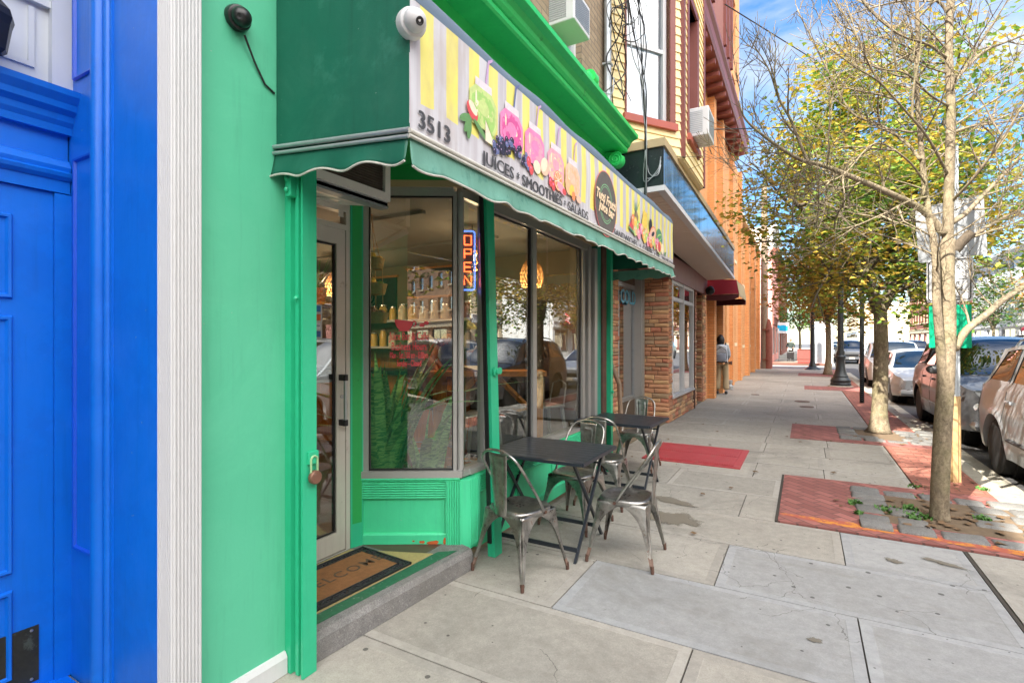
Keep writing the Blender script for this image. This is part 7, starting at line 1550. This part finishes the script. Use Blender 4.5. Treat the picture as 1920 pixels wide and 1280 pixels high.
# leafy tree in the second pit
def leafy(name, label, base, trunk, forks, crown, nleaf, size, seed, leafm, tr_r=(.17, .12), spread=.32, lev=3, ln=(1.2, 1.8), group='leafy autumn street trees', dkl=True):
    t = thing(name, label, 'tree', base, group=group); rg = random.Random(seed); mb = MB(); p = smooth_path(trunk, 5); N = len(p)
    mb.tube(p, [tr_r[0]+(tr_r[1]-tr_r[0])*(i/(N-1))+(.09 if i == 0 else .04 if i == 1 else .015 if i == 2 else 0) for i in range(N)], 18); mb.build('trunk', M['bark'], t, smooth='all', rec=False)
    mb = MB(); tips = []
    for pts, r0, r1, kk in forks:
        pth = limb(mb, pts, r0, r1, 9)
        for j in range(kk):
            i = int(len(pth)*(.2+.78*j/kk)); i = max(1, min(i, len(pth)-2)); ax = (pth[i+1]-pth[i]).normalized(); sd = ax.orthogonal().normalized(); sd.rotate(Matrix.Rotation(rg.random()*6.28, 3, ax)); grow(mb, pth[i], ax*.5+sd, rg.uniform(*ln), r0*.3, lev, rg, tips, .12, .75, .4)
    c, rr = crown; c = Vector(c); pts = []; tips = rg.sample(tips, int(len(tips)*.5))
    for q, lv in tips:
        d = q-c; k_ = sqrt((d.x/rr[0])**2+(d.y/rr[1])**2+(d.z/rr[2])**2)
        if k_ < 1.03 and lv <= 1: pts.append(q)
    # a few sub-clumps so that the outline stays ragged
    for _ in range(int(len(pts)*.12)+14):
        a = rg.random()*6.28; z = rg.uniform(-1, 1); s_ = sqrt(1-z*z); k_ = rg.uniform(.55, 1.0); pts += [c+Vector((rr[0]*s_*cos(a)*k_, rr[1]*s_*sin(a)*k_, rr[2]*z*k_))]*3
    mb.build('limbs', M['bark_dk'] if dkl else M['bark'], t, smooth='all', rec=False)
    leafmesh('crown', pts, nleaf, size, spread, rg, leafm, t)
D2 = 8.85; R2 = lambda px, py, d=D2: ray(px, py, d)
leafy('street_tree', 'leafy yellow-green maple with mottled trunk in the second tree pit', (1.1, 10.7, 0), [(1.1, 10.7, -.02), R2(1650, 740), R2(1652, 650), R2(1650, 570)],
 [([R2(1648, 585), R2(1630, 535), R2(1603, 500), R2(1570, 465, D2-.4), R2(1530, 420, D2-.6), R2(1480, 370, D2-.8)], .11, .03, 9), ([R2(1652, 580), R2(1668, 550), R2(1680, 480, D2+.3), R2(1690, 380, D2+.5), R2(1690, 260, D2+.5)], .10, .03, 9), ([R2(1640, 560), R2(1620, 480), R2(1625, 380, D2+.3), R2(1610, 270, D2+.6), R2(1600, 170, D2+.8)], .08, .02, 9), ([R2(1655, 570), R2(1710, 500, D2+.3), R2(1770, 430, D2+.4), R2(1850, 340, D2+.4)], .08, .025, 8), ([R2(1650, 500, D2+.3), R2(1720, 350, D2+.2), R2(1780, 200, D2+.2), R2(1800, 90, D2+.3)], .06, .02, 7)],
 ((1.5, 10.7, 4.35), (2.6, 2.6, 2.45)), 31000, .090, 5, M['leaf'], tr_r=(.125, .095), spread=.20)
leafy('street_tree', 'orange and green maple beyond the black lamp post', (.95, 28.2, 0), [(.95, 28.2, -.02), (.98, 28.2, 1.2), (.95, 28.2, 2.6)], [([(.95, 28.2, 2.5), (.6, 27.6, 4), (.2, 27.2, 5.6)], .1, .03, 8), ([(.95, 28.2, 2.5), (1.5, 28.6, 4), (2.0, 29, 5.6)], .1, .03, 8), ([(.95, 28.2, 2.6), (1, 27.6, 4.2), (1, 27, 6.2)], .08, .03, 8)],
 ((.9, 28, 4.6), (2.9, 3, 2.6)), 9000, .19, 6, M['leaf_o'], tr_r=(.14, .1), spread=.35)
far = [(1.0, 47, 8, 'leaf_g'), (-.4, 56, 9, 'leaf_g'), (.9, 66, 10, 'leaf'), (14.0, 14.5, 11, 'leaf_o'), (13.9, 24, 12, 'leaf_g'), (13.8, 3.5, 13, 'leaf'), (13.9, 44, 14, 'leaf_o'), (13.9, 58, 15, 'leaf_g'), (13.8, -6, 16, 'leaf_g'), (1.1, -8.5, 17, 'leaf'), (1.1, -21, 18, 'leaf_g')]
names = ['green tree beyond the crossing beside the grey kiosk', 'bright green tree far down the left pavement', 'yellowing tree farthest down the left pavement', 'orange-leaved tree across the street near the right edge', 'fresh green tree across the street by the cream building', 'autumn tree opposite the tables, seen in the shop glass', 'orange tree across the street beyond the crossing', 'green tree farther across the street', 'green tree opposite the blue door, seen in the shop glass', 'autumn street tree on the near kerb behind the viewer', 'green street tree on the near kerb far behind the viewer']
for (x, y, sd, lm), nm in zip(far, names):
    h_ = 2.6; leafy('street_tree', nm, (x, y, 0), [(x, y, -.02), (x+.05, y, 1.3), (x, y, h_)], [([(x, y, h_-.1), (x-.6, y-.3, 4), (x-1.2, y, 5.4)], .09, .03, 5), ([(x, y, h_-.1), (x+.6, y+.4, 4), (x+1.2, y, 5.6)], .09, .03, 5), ([(x, y, h_), (x, y-.2, 4.4), (x, y, 6.6)], .08, .03, 5)],
     ((x, y, 5.0), (2.5, 2.5, 2.5)), 2600, .21, sd, M[lm], tr_r=(.12, .09), spread=.36, lev=2, ln=(1.0, 1.6))
# ---------------------------------------------------------------- street furniture
lp = thing('lamp_post', 'tall black cast-iron lamp post with a bell-shaped fluted base beside the second sign post', 'lamp post', (1.09, 21.1, 0))
mb = MB(); mb.lathe([(0.302, 0), (0.313, .03), (0.313, .10), (0.290, .13), (0.302, .16), (0.302, .22), (0.267, .27), (0.232, .32), (0.232, .36), (0.191, .42), (0.157, .55), (0.136, .72), (0.128, .88), (0.145, .95), (0.162, .98), (0.162, 1.04), (0.128, 1.08), (0.128, 1.16), (0.120, 1.22), (0, 1.22)], (1.09, 21.1, 0), 16)
mb.build('base', M['leafsteel'], lp, smooth=28)
mb = MB(); mb.lathe([(.10, 1.2), (.085, 2.6), (.075, 5.6), (0, 5.6)], (1.09, 21.1, 0), 16); mb.tube([(1.09, 21.1, 5.5), (1.09, 21.1, 6.0), (1.4, 21.1, 6.4), (2.1, 21.1, 6.5), (2.5, 21.1, 6.35)], .04, 8); mb.build('post', M['leafsteel'], lp, smooth=35)
mb = MB(); mb.lathe([(0, 6.4), (.08, 6.38), (.2, 6.22), (.22, 6.15), (.1, 6.05), (0, 6.03)], (2.5, 21.1, 0), 16); mb.build('lamp_head', M['leafsteel'], lp, smooth=40)
mb = MB(); mb.lathe([(.38, -.05), (.38, .018), (.34, .03), (0, .03)], (1.09, 21.1, 0), 24); mb.build('plinth', M['kerb'], lp)
l2 = thing('lamp_post', 'slim black lamp post at the crossing with a small flared foot', 'lamp post', (.39, 33.0, 0))
mb = MB(); mb.lathe([(.42, 0), (.40, .04), (.2, .16), (.14, .4), (.12, .45), (.10, 4.6), (0, 4.6)], (.39, 33.0, 0), 14); mb.build('post', M['leafsteel'], l2, smooth=35); mb = MB(); mb.lathe([(.1, 4.6), (.2, 4.7), (.26, 5.1), (.12, 5.3), (0, 5.4)], (.39, 33, 0), 14); mb.build('lantern', M['lgrey'], l2, smooth=40)
def channel_post(x, y, h_, m_, lean_=0, w=.032):
    mb = MB(); vs = []
    for z in (0, h_):
        dx = lean_*z; vs += [(x-w*1.5+dx, y+.012, z), (x-w+dx, y+.012, z), (x-w*.6+dx, y-.02, z), (x+w*.6+dx, y-.02, z), (x+w+dx, y+.012, z), (x+w*1.5+dx, y+.012, z), (x+w*1.5+dx, y+.016, z), (x+w*.9+dx, y+.016, z), (x+w*.5+dx, y-.014, z), (x-w*.5+dx, y-.014, z), (x-w*.9+dx, y+.016, z), (x-w*1.5+dx, y+.016, z)]
    mb.add(vs, [(i, (i+1) % 12, 12+(i+1) % 12, 12+i) for i in range(12)]); return mb
def holes_(x, y, h_, w=.006, lean_=0, dy=-.0215):
    mb = MB(); z = .08
    while z < h_-.05: mb.lathe([(0, 0), (w, 0)], (x+lean_*z, y+dy, z), 6, 'Y'); z += .05
    return mb
sp2 = thing('sign_post', 'dark perforated steel sign post standing between the second tree and the lamp post', 'sign post', (1.26, 15.6, 0)); channel_post(1.26, 15.6, 3.2, 0).build('channel', M['leafsteel'], sp2); holes_(1.26, 15.6, 3.2, .012).build('punched_holes', M['galv'], sp2)
sp_ = thing('street_sign', 'street sign post with white, black-bordered and green plates hidden behind the bare tree', 'sign', (1.44, 7.33, 0))
channel_post(1.44, 7.33, 3.7, 0, -.006, .036).build('channel', M['galv'], sp_)
holes_(1.44, 7.33, 3.7, .006, -.006).build('punched_holes', M['black'], sp_)
mb = MB(); mb.T = None; channel_post(1.442, 7.324, .95, 0, -.006, .0365).build('sunlit_foot', mat('sunlit_ochre_steel', S(170, 140, 98), .7, var=.2, vs=9), sp_)  # ochre cover on the foot, its sunlight put into the colour
nrm = Vector((-.35, -.94, 0)).normalized(); uxs = Vector((.94, -.35, 0)).normalized()
def plate(c, w, h_, m_, rnd=.03, th=.003, name='plate', rot=0):
    mb = MB(); pts = []
    for cx_, cz_, a0 in ((w/2-rnd, h_/2-rnd, 0), (-w/2+rnd, h_/2-rnd, 90), (-w/2+rnd, -h_/2+rnd, 180), (w/2-rnd, -h_/2+rnd, 270)):
        for i in range(7): a = radians(a0+15*i); pts.append((cx_+rnd*cos(a), cz_+rnd*sin(a)))
    pts = [(u*cos(rot)-v*sin(rot), u*sin(rot)+v*cos(rot)) for u, v in pts]
    mb.prism(pts, 0, th, lambda u, v, d: tuple(Vector(c)+uxs*u+Vector((0, 0, v))+nrm*d)); return mb.build(name, m_, sp_)
cS = lambda px, py: ray(px, py, 7.33*.869-1.44*.494-.02)
dS = 7.33*.869-1.44*.494-.03
c_ = ray(1780, 526, dS); pw = 68/FPX*dS; ph = 82/FPX*dS*1.0
white_s = mat('sign_white', (.46, .465, .47), .4, var=.04); 
pA = plate(c_, pw, ph, white_s, .035, name='white_plate'); 
mb = MB()
def ringpts(w, h_, rnd):
    out = []
    for cx_, cz_, a0 in ((w/2-rnd, h_/2-rnd, 0), (-w/2+rnd, h_/2-rnd, 90), (-w/2+rnd, -h_/2+rnd, 180), (w/2-rnd, -h_/2+rnd, 270)):
        for i in range(7): a = radians(a0+15*i); out.append((cx_+rnd*cos(a), cz_+rnd*sin(a)))
    return out
ro, ri = ringpts(pw-.03, ph-.03, .035), ringpts(pw-.05, ph-.05, .03); f_ = lambda u, v: tuple(c_+uxs*u+Vector((0, 0, v))+nrm*.0042)
mb.add([f_(*q_) for q_ in ro]+[f_(*q_) for q_ in ri], [(i, (i+1) % 28, 28+(i+1) % 28, 28+i) for i in range(28)]); mb.add([f_(-pw*.36, .0), f_(pw*.36, .0), f_(pw*.36, .006), f_(-pw*.36, .006)], [(0, 1, 2, 3)]); mb.build('black_border', M['black'], pA)
for s_, dz in (('PARKING', .19), ('2 HR', .12), ('METER', -.045), ('TIMES', -.10), ('8AM TO', -.225)):
    pass
for s_, u, dz in (('R', .075, .125), ('R', .075, -.045), ('ES', .09, -.10), ('O', .07, -.205)): text_mesh('sign_letter', s_, M['black'], pA, c_+uxs*u+Vector((0, 0, dz))+nrm*.004, uxs, (0, 0, 1), .065, .001, .0)
c2_ = ray(1781, 433, dS+.02); plate(c2_, 100/FPX*dS, 108/FPX*dS, mat('sign_back_grey', S(150, 154, 158), .5, .2, var=.12, vs=6, dirt=(.3, .3, .3), ds=7, dthr=.6), .03, name='grey_plate', rot=radians(3))
c3_ = ray(1781, 613, dS+.01); plate(c3_, 62/FPX*dS, 80/FPX*dS, mat('sign_green', S(0, 150, 110), .35, var=.08), .008, name='green_plate')
# far street furniture
up_ = thing('utility_pole', 'weathered wooden utility pole with a rusty half-round guard at the corner', 'pole', (-2.0, 32.9, 0))
mb = MB(); mb.lathe([(.21, 0), (.20, 2), (.15, 10.5), (0, 10.5)], (-2.0, 32.9, 0), 14); mb.build('shaft', M['timber'], up_, smooth=40)
mb = MB(); mb.lathe([(.0, 0), (.20, 0), (.19, 2.2), (.14, 2.6), (.08, 2.8), (0, 2.85)], (-1.78, 32.85, 0), 12); [mb.lathe([(.24, z), (.255, z), (.255, z+.06), (.24, z+.06)], (-1.88, 32.85, 0), 14) for z in (.5, 2.2)]; mb.build('guard', M['guard'], up_, smooth=40)
kk = thing('kiosk', 'pale grey upright information kiosk beyond the crossing', 'kiosk', (.95, 42.6, 0)); mb = MB(); mb.box((.45, 42.2, 0), (1.15, 43.0, 2.95), bev=.03); mb.box((1.15, 42.25, 0), (1.75, 42.95, 2.85), bev=.02); mb.build('body', M['lgrey'], kk); mb = MB(); mb.box((.52, 42.185, 1.5), (1.08, 42.2, 2.8)); mb.build('notice_panel', M['white_old'], kk); mb = MB(); mb.box((.52, 42.185, .1), (1.08, 42.2, 1.4)); mb.build('door_panel', M['galv'], kk)
bn = thing('litter_bin', 'square red-brown litter bin beyond the crossing left of the kiosk', 'bin', (.0, 42.0, 0)); mb = MB(); mb.box((-.42, 41.7, .02), (.42, 42.4, 1.0), bev=.02)
for i in range(9): x = -.4+i*.093; mb.box((x, 41.68, .06), (x+.05, 41.7, .95))
mb.build('slatted_body', mat('bin_red', S(170, 70, 62), .6, var=.15), bn); mb = MB(); [mb.box((-.46, 41.66, z), (.46, 42.44, z+.05)) for z in (.3, .95)]; mb.build('band', M['rust'], bn)
cn_ = thing('traffic_cone', 'orange traffic cone on the far pavement beside the litter bin', 'cone', (-.3, 48, 0)); mb = MB(); mb.lathe([(.28, 0), (.28, .04), (.20, .05), (.05, .95), (0, .95)], (-.3, 48, 0), 16); mb.build('body', mat('cone_orange', S(250, 120, 30), .5, bump=0), cn_, smooth=40)
bs = thing('hanging_sign', 'blue and white square sign on a pole in front of the pink building', 'sign', (-1.75, 46, 0)); mb = MB(); mb.tube([(-1.75, 46, 0), (-1.75, 46, 3.2)], .04, 8); mb.build('pole', M['galv'], bs)
mb = MB(); mb.box((-1.85, 45.95, 2.2), (-1.05, 46.0, 3.05)); bb = mb.build('panel', M['white'], bs)
mb = MB(); y_ = 45.945; mb.add([(-1.75, y_, 2.4), (-1.12, y_, 2.35), (-1.12, y_, 2.75), (-1.45, y_, 2.85), (-1.7, y_, 2.8)], [(0, 1, 2, 3, 4)]); mb.add([(-1.78+.09*cos(a), y_-.003, 2.72+.13*sin(a)) for a in [i*pi/5 for i in range(10)]], [tuple(range(10))]); mb.build('blue_emblem', mat('sign_blue', S(0, 160, 205), .4, bump=0), bb)
for (x, y, l) in ((-.9, 52, 'thin black bollard far down the left pavement, left of two'), (-.35, 52, 'thin black bollard far down the left pavement, right of two')):
    mb = MB(); mb.lathe([(.1, 0), (.08, .1), (.06, .9), (.08, .95), (0, 1.05)], (x, y, 0), 10); one('bollard', mb, M['black'], l, 'bollard', 'far bollards')
fg = thing('flag', 'small striped flag on a short pole across the street beyond the crossing', 'flag', (15.2, 43, 3.5)); mb = MB(); mb.tube([(15.4, 43, 3.0), (14.6, 43, 4.2)], .025, 6); mb.build('pole', M['white'], fg)
mb = MB()
for i in range(7): mb.mat(i % 2).grid(lambda u, v: (14.62-.5*u+.04*sin(v*5), 43+.05*sin(u*6), 4.15-.9*v*.2-.12*i*1.0*.8-.3*u), 5, 2)
mb.build('cloth', [mat('flag_red', S(190, 40, 50), .8), M['white']], fg)
# ---------------------------------------------------------------- people
def skinned(name, mats_, parent, J, B, sub=2, root=0):
    me = bpy.data.meshes.new(name); keys = list(J); me.from_pydata([J[k_][0] for k_ in keys], [(keys.index(a), keys.index(b)) for a, b in B], [])
    o = bpy.data.objects.new(name, me); COL.objects.link(o); o.parent = parent; me.materials.append(mats_)
    md = o.modifiers.new('skin', 'SKIN'); md.use_smooth_shade = True
    for i, k_ in enumerate(keys):
        r = J[k_][1]; me.skin_vertices[0].data[i].radius = r if isinstance(r, tuple) else (r, r)
    me.skin_vertices[0].data[root].use_root = True
    s_ = o.modifiers.new('sub', 'SUBSURF'); s_.levels = sub; s_.render_levels = sub; return o
def head(parent, c, yaw, skinm, hairm, sc_=1.0, tilt=0, long=False, chin=0):
    T = Matrix.Translation(c) @ Matrix.Rotation(yaw, 4, 'Z') @ Matrix.Rotation(tilt, 4, 'X') @ Matrix.Scale(sc_, 4)
    mb = MB(); mb.T = T      # faces +Y
    def hd(u, v):
        a = 2*pi*u; ph = pi*v; r = sin(ph); x = .076*r*cos(a); y = .095*r*sin(a); z = .118*cos(ph)
        if z < -.02: k_ = 1-.32*((-.02-z)/.1); x *= k_; y = y*(k_ if y < 0 else 1-.12*((-.02-z)/.1))
        if y > 0:
            y += .022*math.exp(-((x/.012)**2+((z+.012)/.022)**2))*1.0-.010*math.exp(-(((abs(x)-.03)/.014)**2+((z-.012)/.012)**2))+.006*math.exp(-((x/.022)**2+((z+.055)/.010)**2))+.006*math.exp(-((x/.03)**2+((z+.10)/.015)**2))+.004*math.exp(-((z-.032)/.010)**2)
        return (x, y, z)
    mb.grid(hd, 36, 28); hm = mb.build('head', skinm, parent, smooth='all')
    for sx in (-1, 1):
        mb = MB(); mb.T = T; mb.ball((sx*.030, .078, .012), .0125, 10, 7); mb.build('eye', M['white'], hm, smooth=True)
        mb = MB(); mb.T = T; mb.ball((sx*.030, .087, .012), .0055, 8, 6); mb.build('iris', M['hair'], hm, smooth=True)
        mb = MB(); mb.T = T; mb.ball((sx*.078, -.005, -.005), .022, 10, 7, (.35, .7, 1.25)); mb.build('ear', skinm, hm, smooth=True)
    mb = MB(); mb.T = T; mb.ball((0, .092, -.056), .02, 10, 6, (1.1, .35, .32)); mb.build('lips', mat('lips', (.20, .06, .05), .5), hm, smooth=True)
    mb = MB(); mb.T = T
    def hr(u, v):
        a = 2*pi*u; ph = pi*v*(.62 if not long else .80); k_ = 1.12+.05*noise.noise(Vector((cos(a)*3, sin(a)*3, v*5))); r = sin(ph); x = .080*r*cos(a)*k_; y = .097*r*sin(a)*k_-.012; z = .122*cos(ph)*1.07+.004
        if sin(a) > .25 and z < .055: y = min(y, .05); z = max(z, .05)
        if long and sin(a) < .2: z -= .07*v; x *= 1.12+.2*v; y -= .012
        return (x, y, z)
    mb.grid(hr, 36, 18); mb.build('hair', hairm, parent, smooth='all'); return hm
def hand(parent, wrist, d, palm_n, m_, curl_=.5, sc_=1.0, side_=1):
    """five fingers, curled; d = direction of the hand, palm_n = palm normal"""
    d = Vector(d).normalized(); n = Vector(palm_n); n = (n-d*n.dot(d)).normalized(); s_ = d.cross(n)*side_; w = Vector(wrist); mb = MB()
    mb.tube([w-d*.02, w+d*.02, w+d*.05, w+d*.085], [.021*sc_, .027*sc_, .033*sc_, .030*sc_], 10)
    for i, (o, ln_) in enumerate(((-.028, .070), (-.010, .080), (.009, .076), (.027, .060))):
        p = w+d*.082*sc_+s_*o*sc_; dd = d.copy(); pts = [p-d*.015]; 
        for j in range(3): dd = (dd*cos(curl_*.8)+n*sin(curl_*.8)); dd.normalize(); p = p+dd*ln_*sc_*(.42, .32, .26)[j]; pts.append(p.copy())
        mb.tube(pts, [.0095*sc_, .009*sc_, .008*sc_, .0065*sc_], 8)
    p = w+d*.03*sc_-s_*.03*sc_; q_ = (d*.6-s_*.6+n*.5).normalized(); mb.tube([p-q_*.01, p+q_*.03*sc_, p+(q_+d*.5).normalized()*.058*sc_], [.012*sc_, .011*sc_, .008*sc_], 8)
    return mb.build('hand', m_, parent, smooth='all')
khaki = mat('khaki_trousers', S(176, 158, 128), .9, var=.1, vs=9, bump=.5, bs=30); denimj = mat('pale_grey_jacket', S(176, 186, 196), .85, var=.1, vs=9, bump=.5, bs=24)
# pedestrian with backpack leaning at the brick wall, seen from behind
p1 = thing('person', 'dark-haired person in khaki trousers leaning at the orange brick wall, back to the viewer', 'person', (-2.12, 16.25, 0)); BASE[p1.name] = Vector((0, 0, 0)); p1.rotation_euler = (0, 0, radians(4))
J = {'pel': ((0, 0, .95), (.16, .12)), 'w': ((-.01, -.01, 1.12), (.145, .11)), 'ch': ((-.02, -.0, 1.32), (.17, .12)), 'nk': ((-.03, .02, 1.46), (.085, .08)), 'ls': ((-.18, .0, 1.40), .07), 'le': ((-.24, .05, 1.14), .055), 'lw': ((-.16, .20, .98), .04), 'rs': ((.15, .0, 1.40), .07), 're': ((.20, .06, 1.14), .055), 'rw': ((.13, .21, 1.0), .04)}
skinned('jacket', denimj, p1, J, [('pel', 'w'), ('w', 'ch'), ('ch', 'nk'), ('ch', 'ls'), ('ls', 'le'), ('le', 'lw'), ('ch', 'rs'), ('rs', 're'), ('re', 'rw')])
J = {'pel': ((0, 0, .97), (.165, .13)), 'lh': ((-.09, 0, .88), (.105, .105)), 'lk': ((-.10, .02, .50), (.085, .085)), 'la': ((-.12, -.02, .12), (.085, .09)), 'rh': ((.09, 0, .88), (.105, .105)), 'rk': ((.11, .03, .50), (.085, .085)), 'ra': ((.12, -.05, .12), (.09, .095))}
skinned('trousers', khaki, p1, J, [('pel', 'lh'), ('lh', 'lk'), ('lk', 'la'), ('pel', 'rh'), ('rh', 'rk'), ('rk', 'ra')])
for sx in (-.12, .12): mb = MB(); mb.ball((sx, .03, .05), .06, 12, 8, (.8, 2.2, .85)); mb.build('shoe', M['black'], p1, smooth=True)
skinned('neck', M['skin2'], p1, {'a': ((-.03, .02, 1.44), .055), 'b': ((-.035, .03, 1.56), .052)}, [('a', 'b')])
head(p1, (-.04, .05, 1.62), radians(20), M['skin2'], M['hair'], 1.0, radians(-8), long=True)
hand(p1, (-.15, .22, .97), (.3, .8, -.3), (0, 0, 1), M['skin2'], .6); hand(p1, (.13, .22, .99), (-.2, .8, -.2), (0, 0, 1), M['skin2'], .6, side_=-1)
bpk = tag(MB().build('tmp', M['white'], None), None) if False else None
bk = thing('backpack', 'white and grey backpack with black trim worn by the person at the brick wall', 'bag', (-2.12, 16.25, 0)); BASE[bk.name] = Vector((0, 0, 0)); bk.rotation_euler = (0, 0, radians(4))
mb = MB(); mb.grid(lambda u, v: (.165*(1-.12*v**2)*max(-1, min(1, 1.25*cos(2*pi*u))), -.14-.10*max(-1, min(1, 1.3*sin(2*pi*u)))*(1-.25*v**3)-.0, .95+.46*v), 28, 10); mb.box((-.14, -.22, .94), (.14, -.06, .97), bev=.012); mb.ball((0, -.14, 1.40), .15, 16, 8, (1, .62, .4)); mb.build('main_bag', mat('backpack_white', S(214, 220, 232), .8, var=.08), bk, smooth=50)
mb = MB(); mb.box((-.12, -.275, .97), (.12, -.20, 1.20), bev=.03); mb.build('front_pocket', mat('backpack_grey', S(150, 160, 180), .8), bk, smooth=40)
mb = MB(); mb.tube([(-.12, -.262, 1.22), (.0, -.272, 1.235), (.12, -.262, 1.22)], .008, 6); mb.tube([(-.13, -.24, .99), (-.15, -.25, 1.15), (-.13, -.25, 1.3), (0, -.25, 1.39), (.13, -.25, 1.3), (.15, -.25, 1.15), (.13, -.24, .99)], .009, 6); mb.tube([(-.03, -.14, 1.45), (0, -.14, 1.50), (.03, -.14, 1.45)], .009, 6); mb.box((-.16, -.24, .93), (.16, -.05, .99), bev=.02); mb.build('black_trim', M['black'], bk, smooth=40)
for sx in (-1, 1): mb = MB(); mb.tube([(sx*.09, -.08, 1.40), (sx*.11, -.02, 1.50), (sx*.12, .1, 1.42), (sx*.13, .12, 1.2), (sx*.14, -.02, 1.02)], .018, 6); mb.build('strap', M['black'], bk, smooth=True)
# far walker pushing a cart
p2_ = thing('person', 'person in dark clothes pushing a small cart on the far pavement', 'person', (-.95, 46.5, 0)); BASE[p2_.name] = Vector((0, 0, 0)); dkc = mat('dark_green_coat', S(50, 62, 58), .9)
skinned('coat', dkc, p2_, {'pel': ((0, 0, .98), (.17, .13)), 'ch': ((0, 0, 1.32), (.19, .13)), 'nk': ((0, -.03, 1.47), .08), 'ls': ((-.2, 0, 1.4), .075), 'le': ((-.27, -.08, 1.15), .06), 'lw': ((-.2, -.3, 1.08), .045), 'rs': ((.2, 0, 1.4), .075), 're': ((.27, -.08, 1.15), .06), 'rw': ((.2, -.3, 1.08), .045)}, [('pel', 'ch'), ('ch', 'nk'), ('ch', 'ls'), ('ls', 'le'), ('le', 'lw'), ('ch', 'rs'), ('rs', 're'), ('re', 'rw')])
skinned('trousers', M['black'], p2_, {'pel': ((0, 0, 1.0), (.16, .12)), 'lk': ((-.11, -.03, .5), .085), 'la': ((-.11, .12, .1), .06), 'rk': ((.11, .0, .5), .085), 'ra': ((.12, -.15, .1), .06)}, [('pel', 'lk'), ('lk', 'la'), ('pel', 'rk'), ('rk', 'ra')])
head(p2_, (0, -.05, 1.63), pi, M['skin2'], M['hair'], 1.0, -.15)
for sx in (-.2, .2): hand(p2_, (sx, -.32, 1.07), (0, -1, -.1), (0, 0, -1), M['skin2'], .9)
for sx, y in ((-.11, .06), (.12, -.2)): mb = MB(); mb.ball((sx, y-.04, .05), .055, 10, 6, (.8, 2, .8)); mb.build('shoe', M['black'], p2_, smooth=True)
cart = thing('shopping_cart', 'small black wheeled cart pushed along the far pavement', 'cart', (-.95, 45.9, 0)); BASE[cart.name] = Vector((0, 0, 0))
mb = MB(); mb.box((-.24, -.3, .2), (.24, .12, .75), bev=.04); mb.build('bag', M['black'], cart); mb = MB(); mb.tube([(-.22, .1, .2), (-.22, .22, 1.05), (.22, .22, 1.05), (.22, .1, .2)], .014, 6); mb.build('handle', M['galv'], cart)
for x in (-.22, .22):
    for y in (-.3, .1): mb = MB(); mb.lathe([(0, -.02), (.09, -.02), (.09, .02), (0, .02)], (x, y, .09), 12, 'X'); mb.build('wheel', M['tyre'], cart)
# woman on a stool inside, leaning over the bar table
wm = thing('person', 'woman in an olive top seated at the pine bar table inside the window', 'person', (-3.62, 4.42, .137)); BASE[wm.name] = Vector((0, 0, 0)); wm.rotation_euler = (0, 0, radians(-62))
oliv = mat('olive_top', S(92, 84, 60), .85, var=.15, bump=.3)
skinned('body', M['skin'], wm, {'pel': ((0, -.05, .80), (.15, .13)), 'w': ((0, -.03, .98), (.12, .10)), 'ch': ((0, .06, 1.18), (.145, .105)), 'nb': ((0, .11, 1.32), .055), 'nk': ((0, .15, 1.40), .048), 'ls': ((-.165, .07, 1.24), .052), 'le': ((-.21, .18, 1.05), .040), 'lw': ((-.08, .36, 1.13), .027), 'rs': ((.165, .07, 1.24), .052), 're': ((.23, .20, 1.06), .040), 'rw': ((.12, .38, 1.14), .027), 'lk': ((-.12, .36, .78), .075), 'la': ((-.12, .32, .38), .045), 'rk': ((.12, .36, .78), .075), 'ra': ((.12, .30, .38), .045)},
 [('pel', 'w'), ('w', 'ch'), ('ch', 'nb'), ('nb', 'nk'), ('ch', 'ls'), ('ls', 'le'), ('le', 'lw'), ('ch', 'rs'), ('rs', 're'), ('re', 'rw'), ('pel', 'lk'), ('lk', 'la'), ('pel', 'rk'), ('rk', 'ra')])
skinned('top', oliv, wm, {'a': ((0, -.04, .86), (.155, .135)), 'b': ((0, -.02, 1.0), (.13, .11)), 'c': ((0, .05, 1.17), (.152, .112))}, [('a', 'b'), ('b', 'c')])
skinned('shorts', dkc, wm, {'a': ((0, -.06, .80), (.16, .14)), 'b': ((-.09, .14, .79), .095), 'c': ((.09, .14, .79), .095)}, [('a', 'b'), ('a', 'c')])
head(wm, (0, .20, 1.47), 0, M['skin'], M['hair'], .98, radians(-22)); mb = MB(); mb.ball((0, .09, 1.53), .05, 12, 8); mb.build('hair_bun', M['hair'], wm, smooth=True)
hand(wm, (-.08, .37, 1.135), (.4, .8, -.1), (0, 0, -1), M['skin'], .35, .92); hand(wm, (.12, .39, 1.145), (-.4, .8, -.1), (0, 0, -1), M['skin'], .35, .92, -1)
for sx in (-.12, .12): mb = MB(); mb.ball((sx, .36, .31), .045, 10, 6, (.85, 2.2, .75)); mb.build('shoe', M['white'], wm, smooth=True)
ws = stool(-3.62, 4.42, radians(-62), 'pale metal bar stool that the woman sits on')
mg = thing('magazine', 'open magazine lying on the pine bar table before the woman', 'magazine', (-3.15, 4.3, 1.39)); BASE[mg.name] = Vector((0, 0, 0)); mg.location = (-3.05, 4.42, 1.253); mb = MB(); mb.grid(lambda u, v: (-.2+.4*u, -.13+.26*v, .012+.03*abs(sin(pi*u))), 16, 2); mb.build('pages', M['p_cream'], mg, smooth='all')
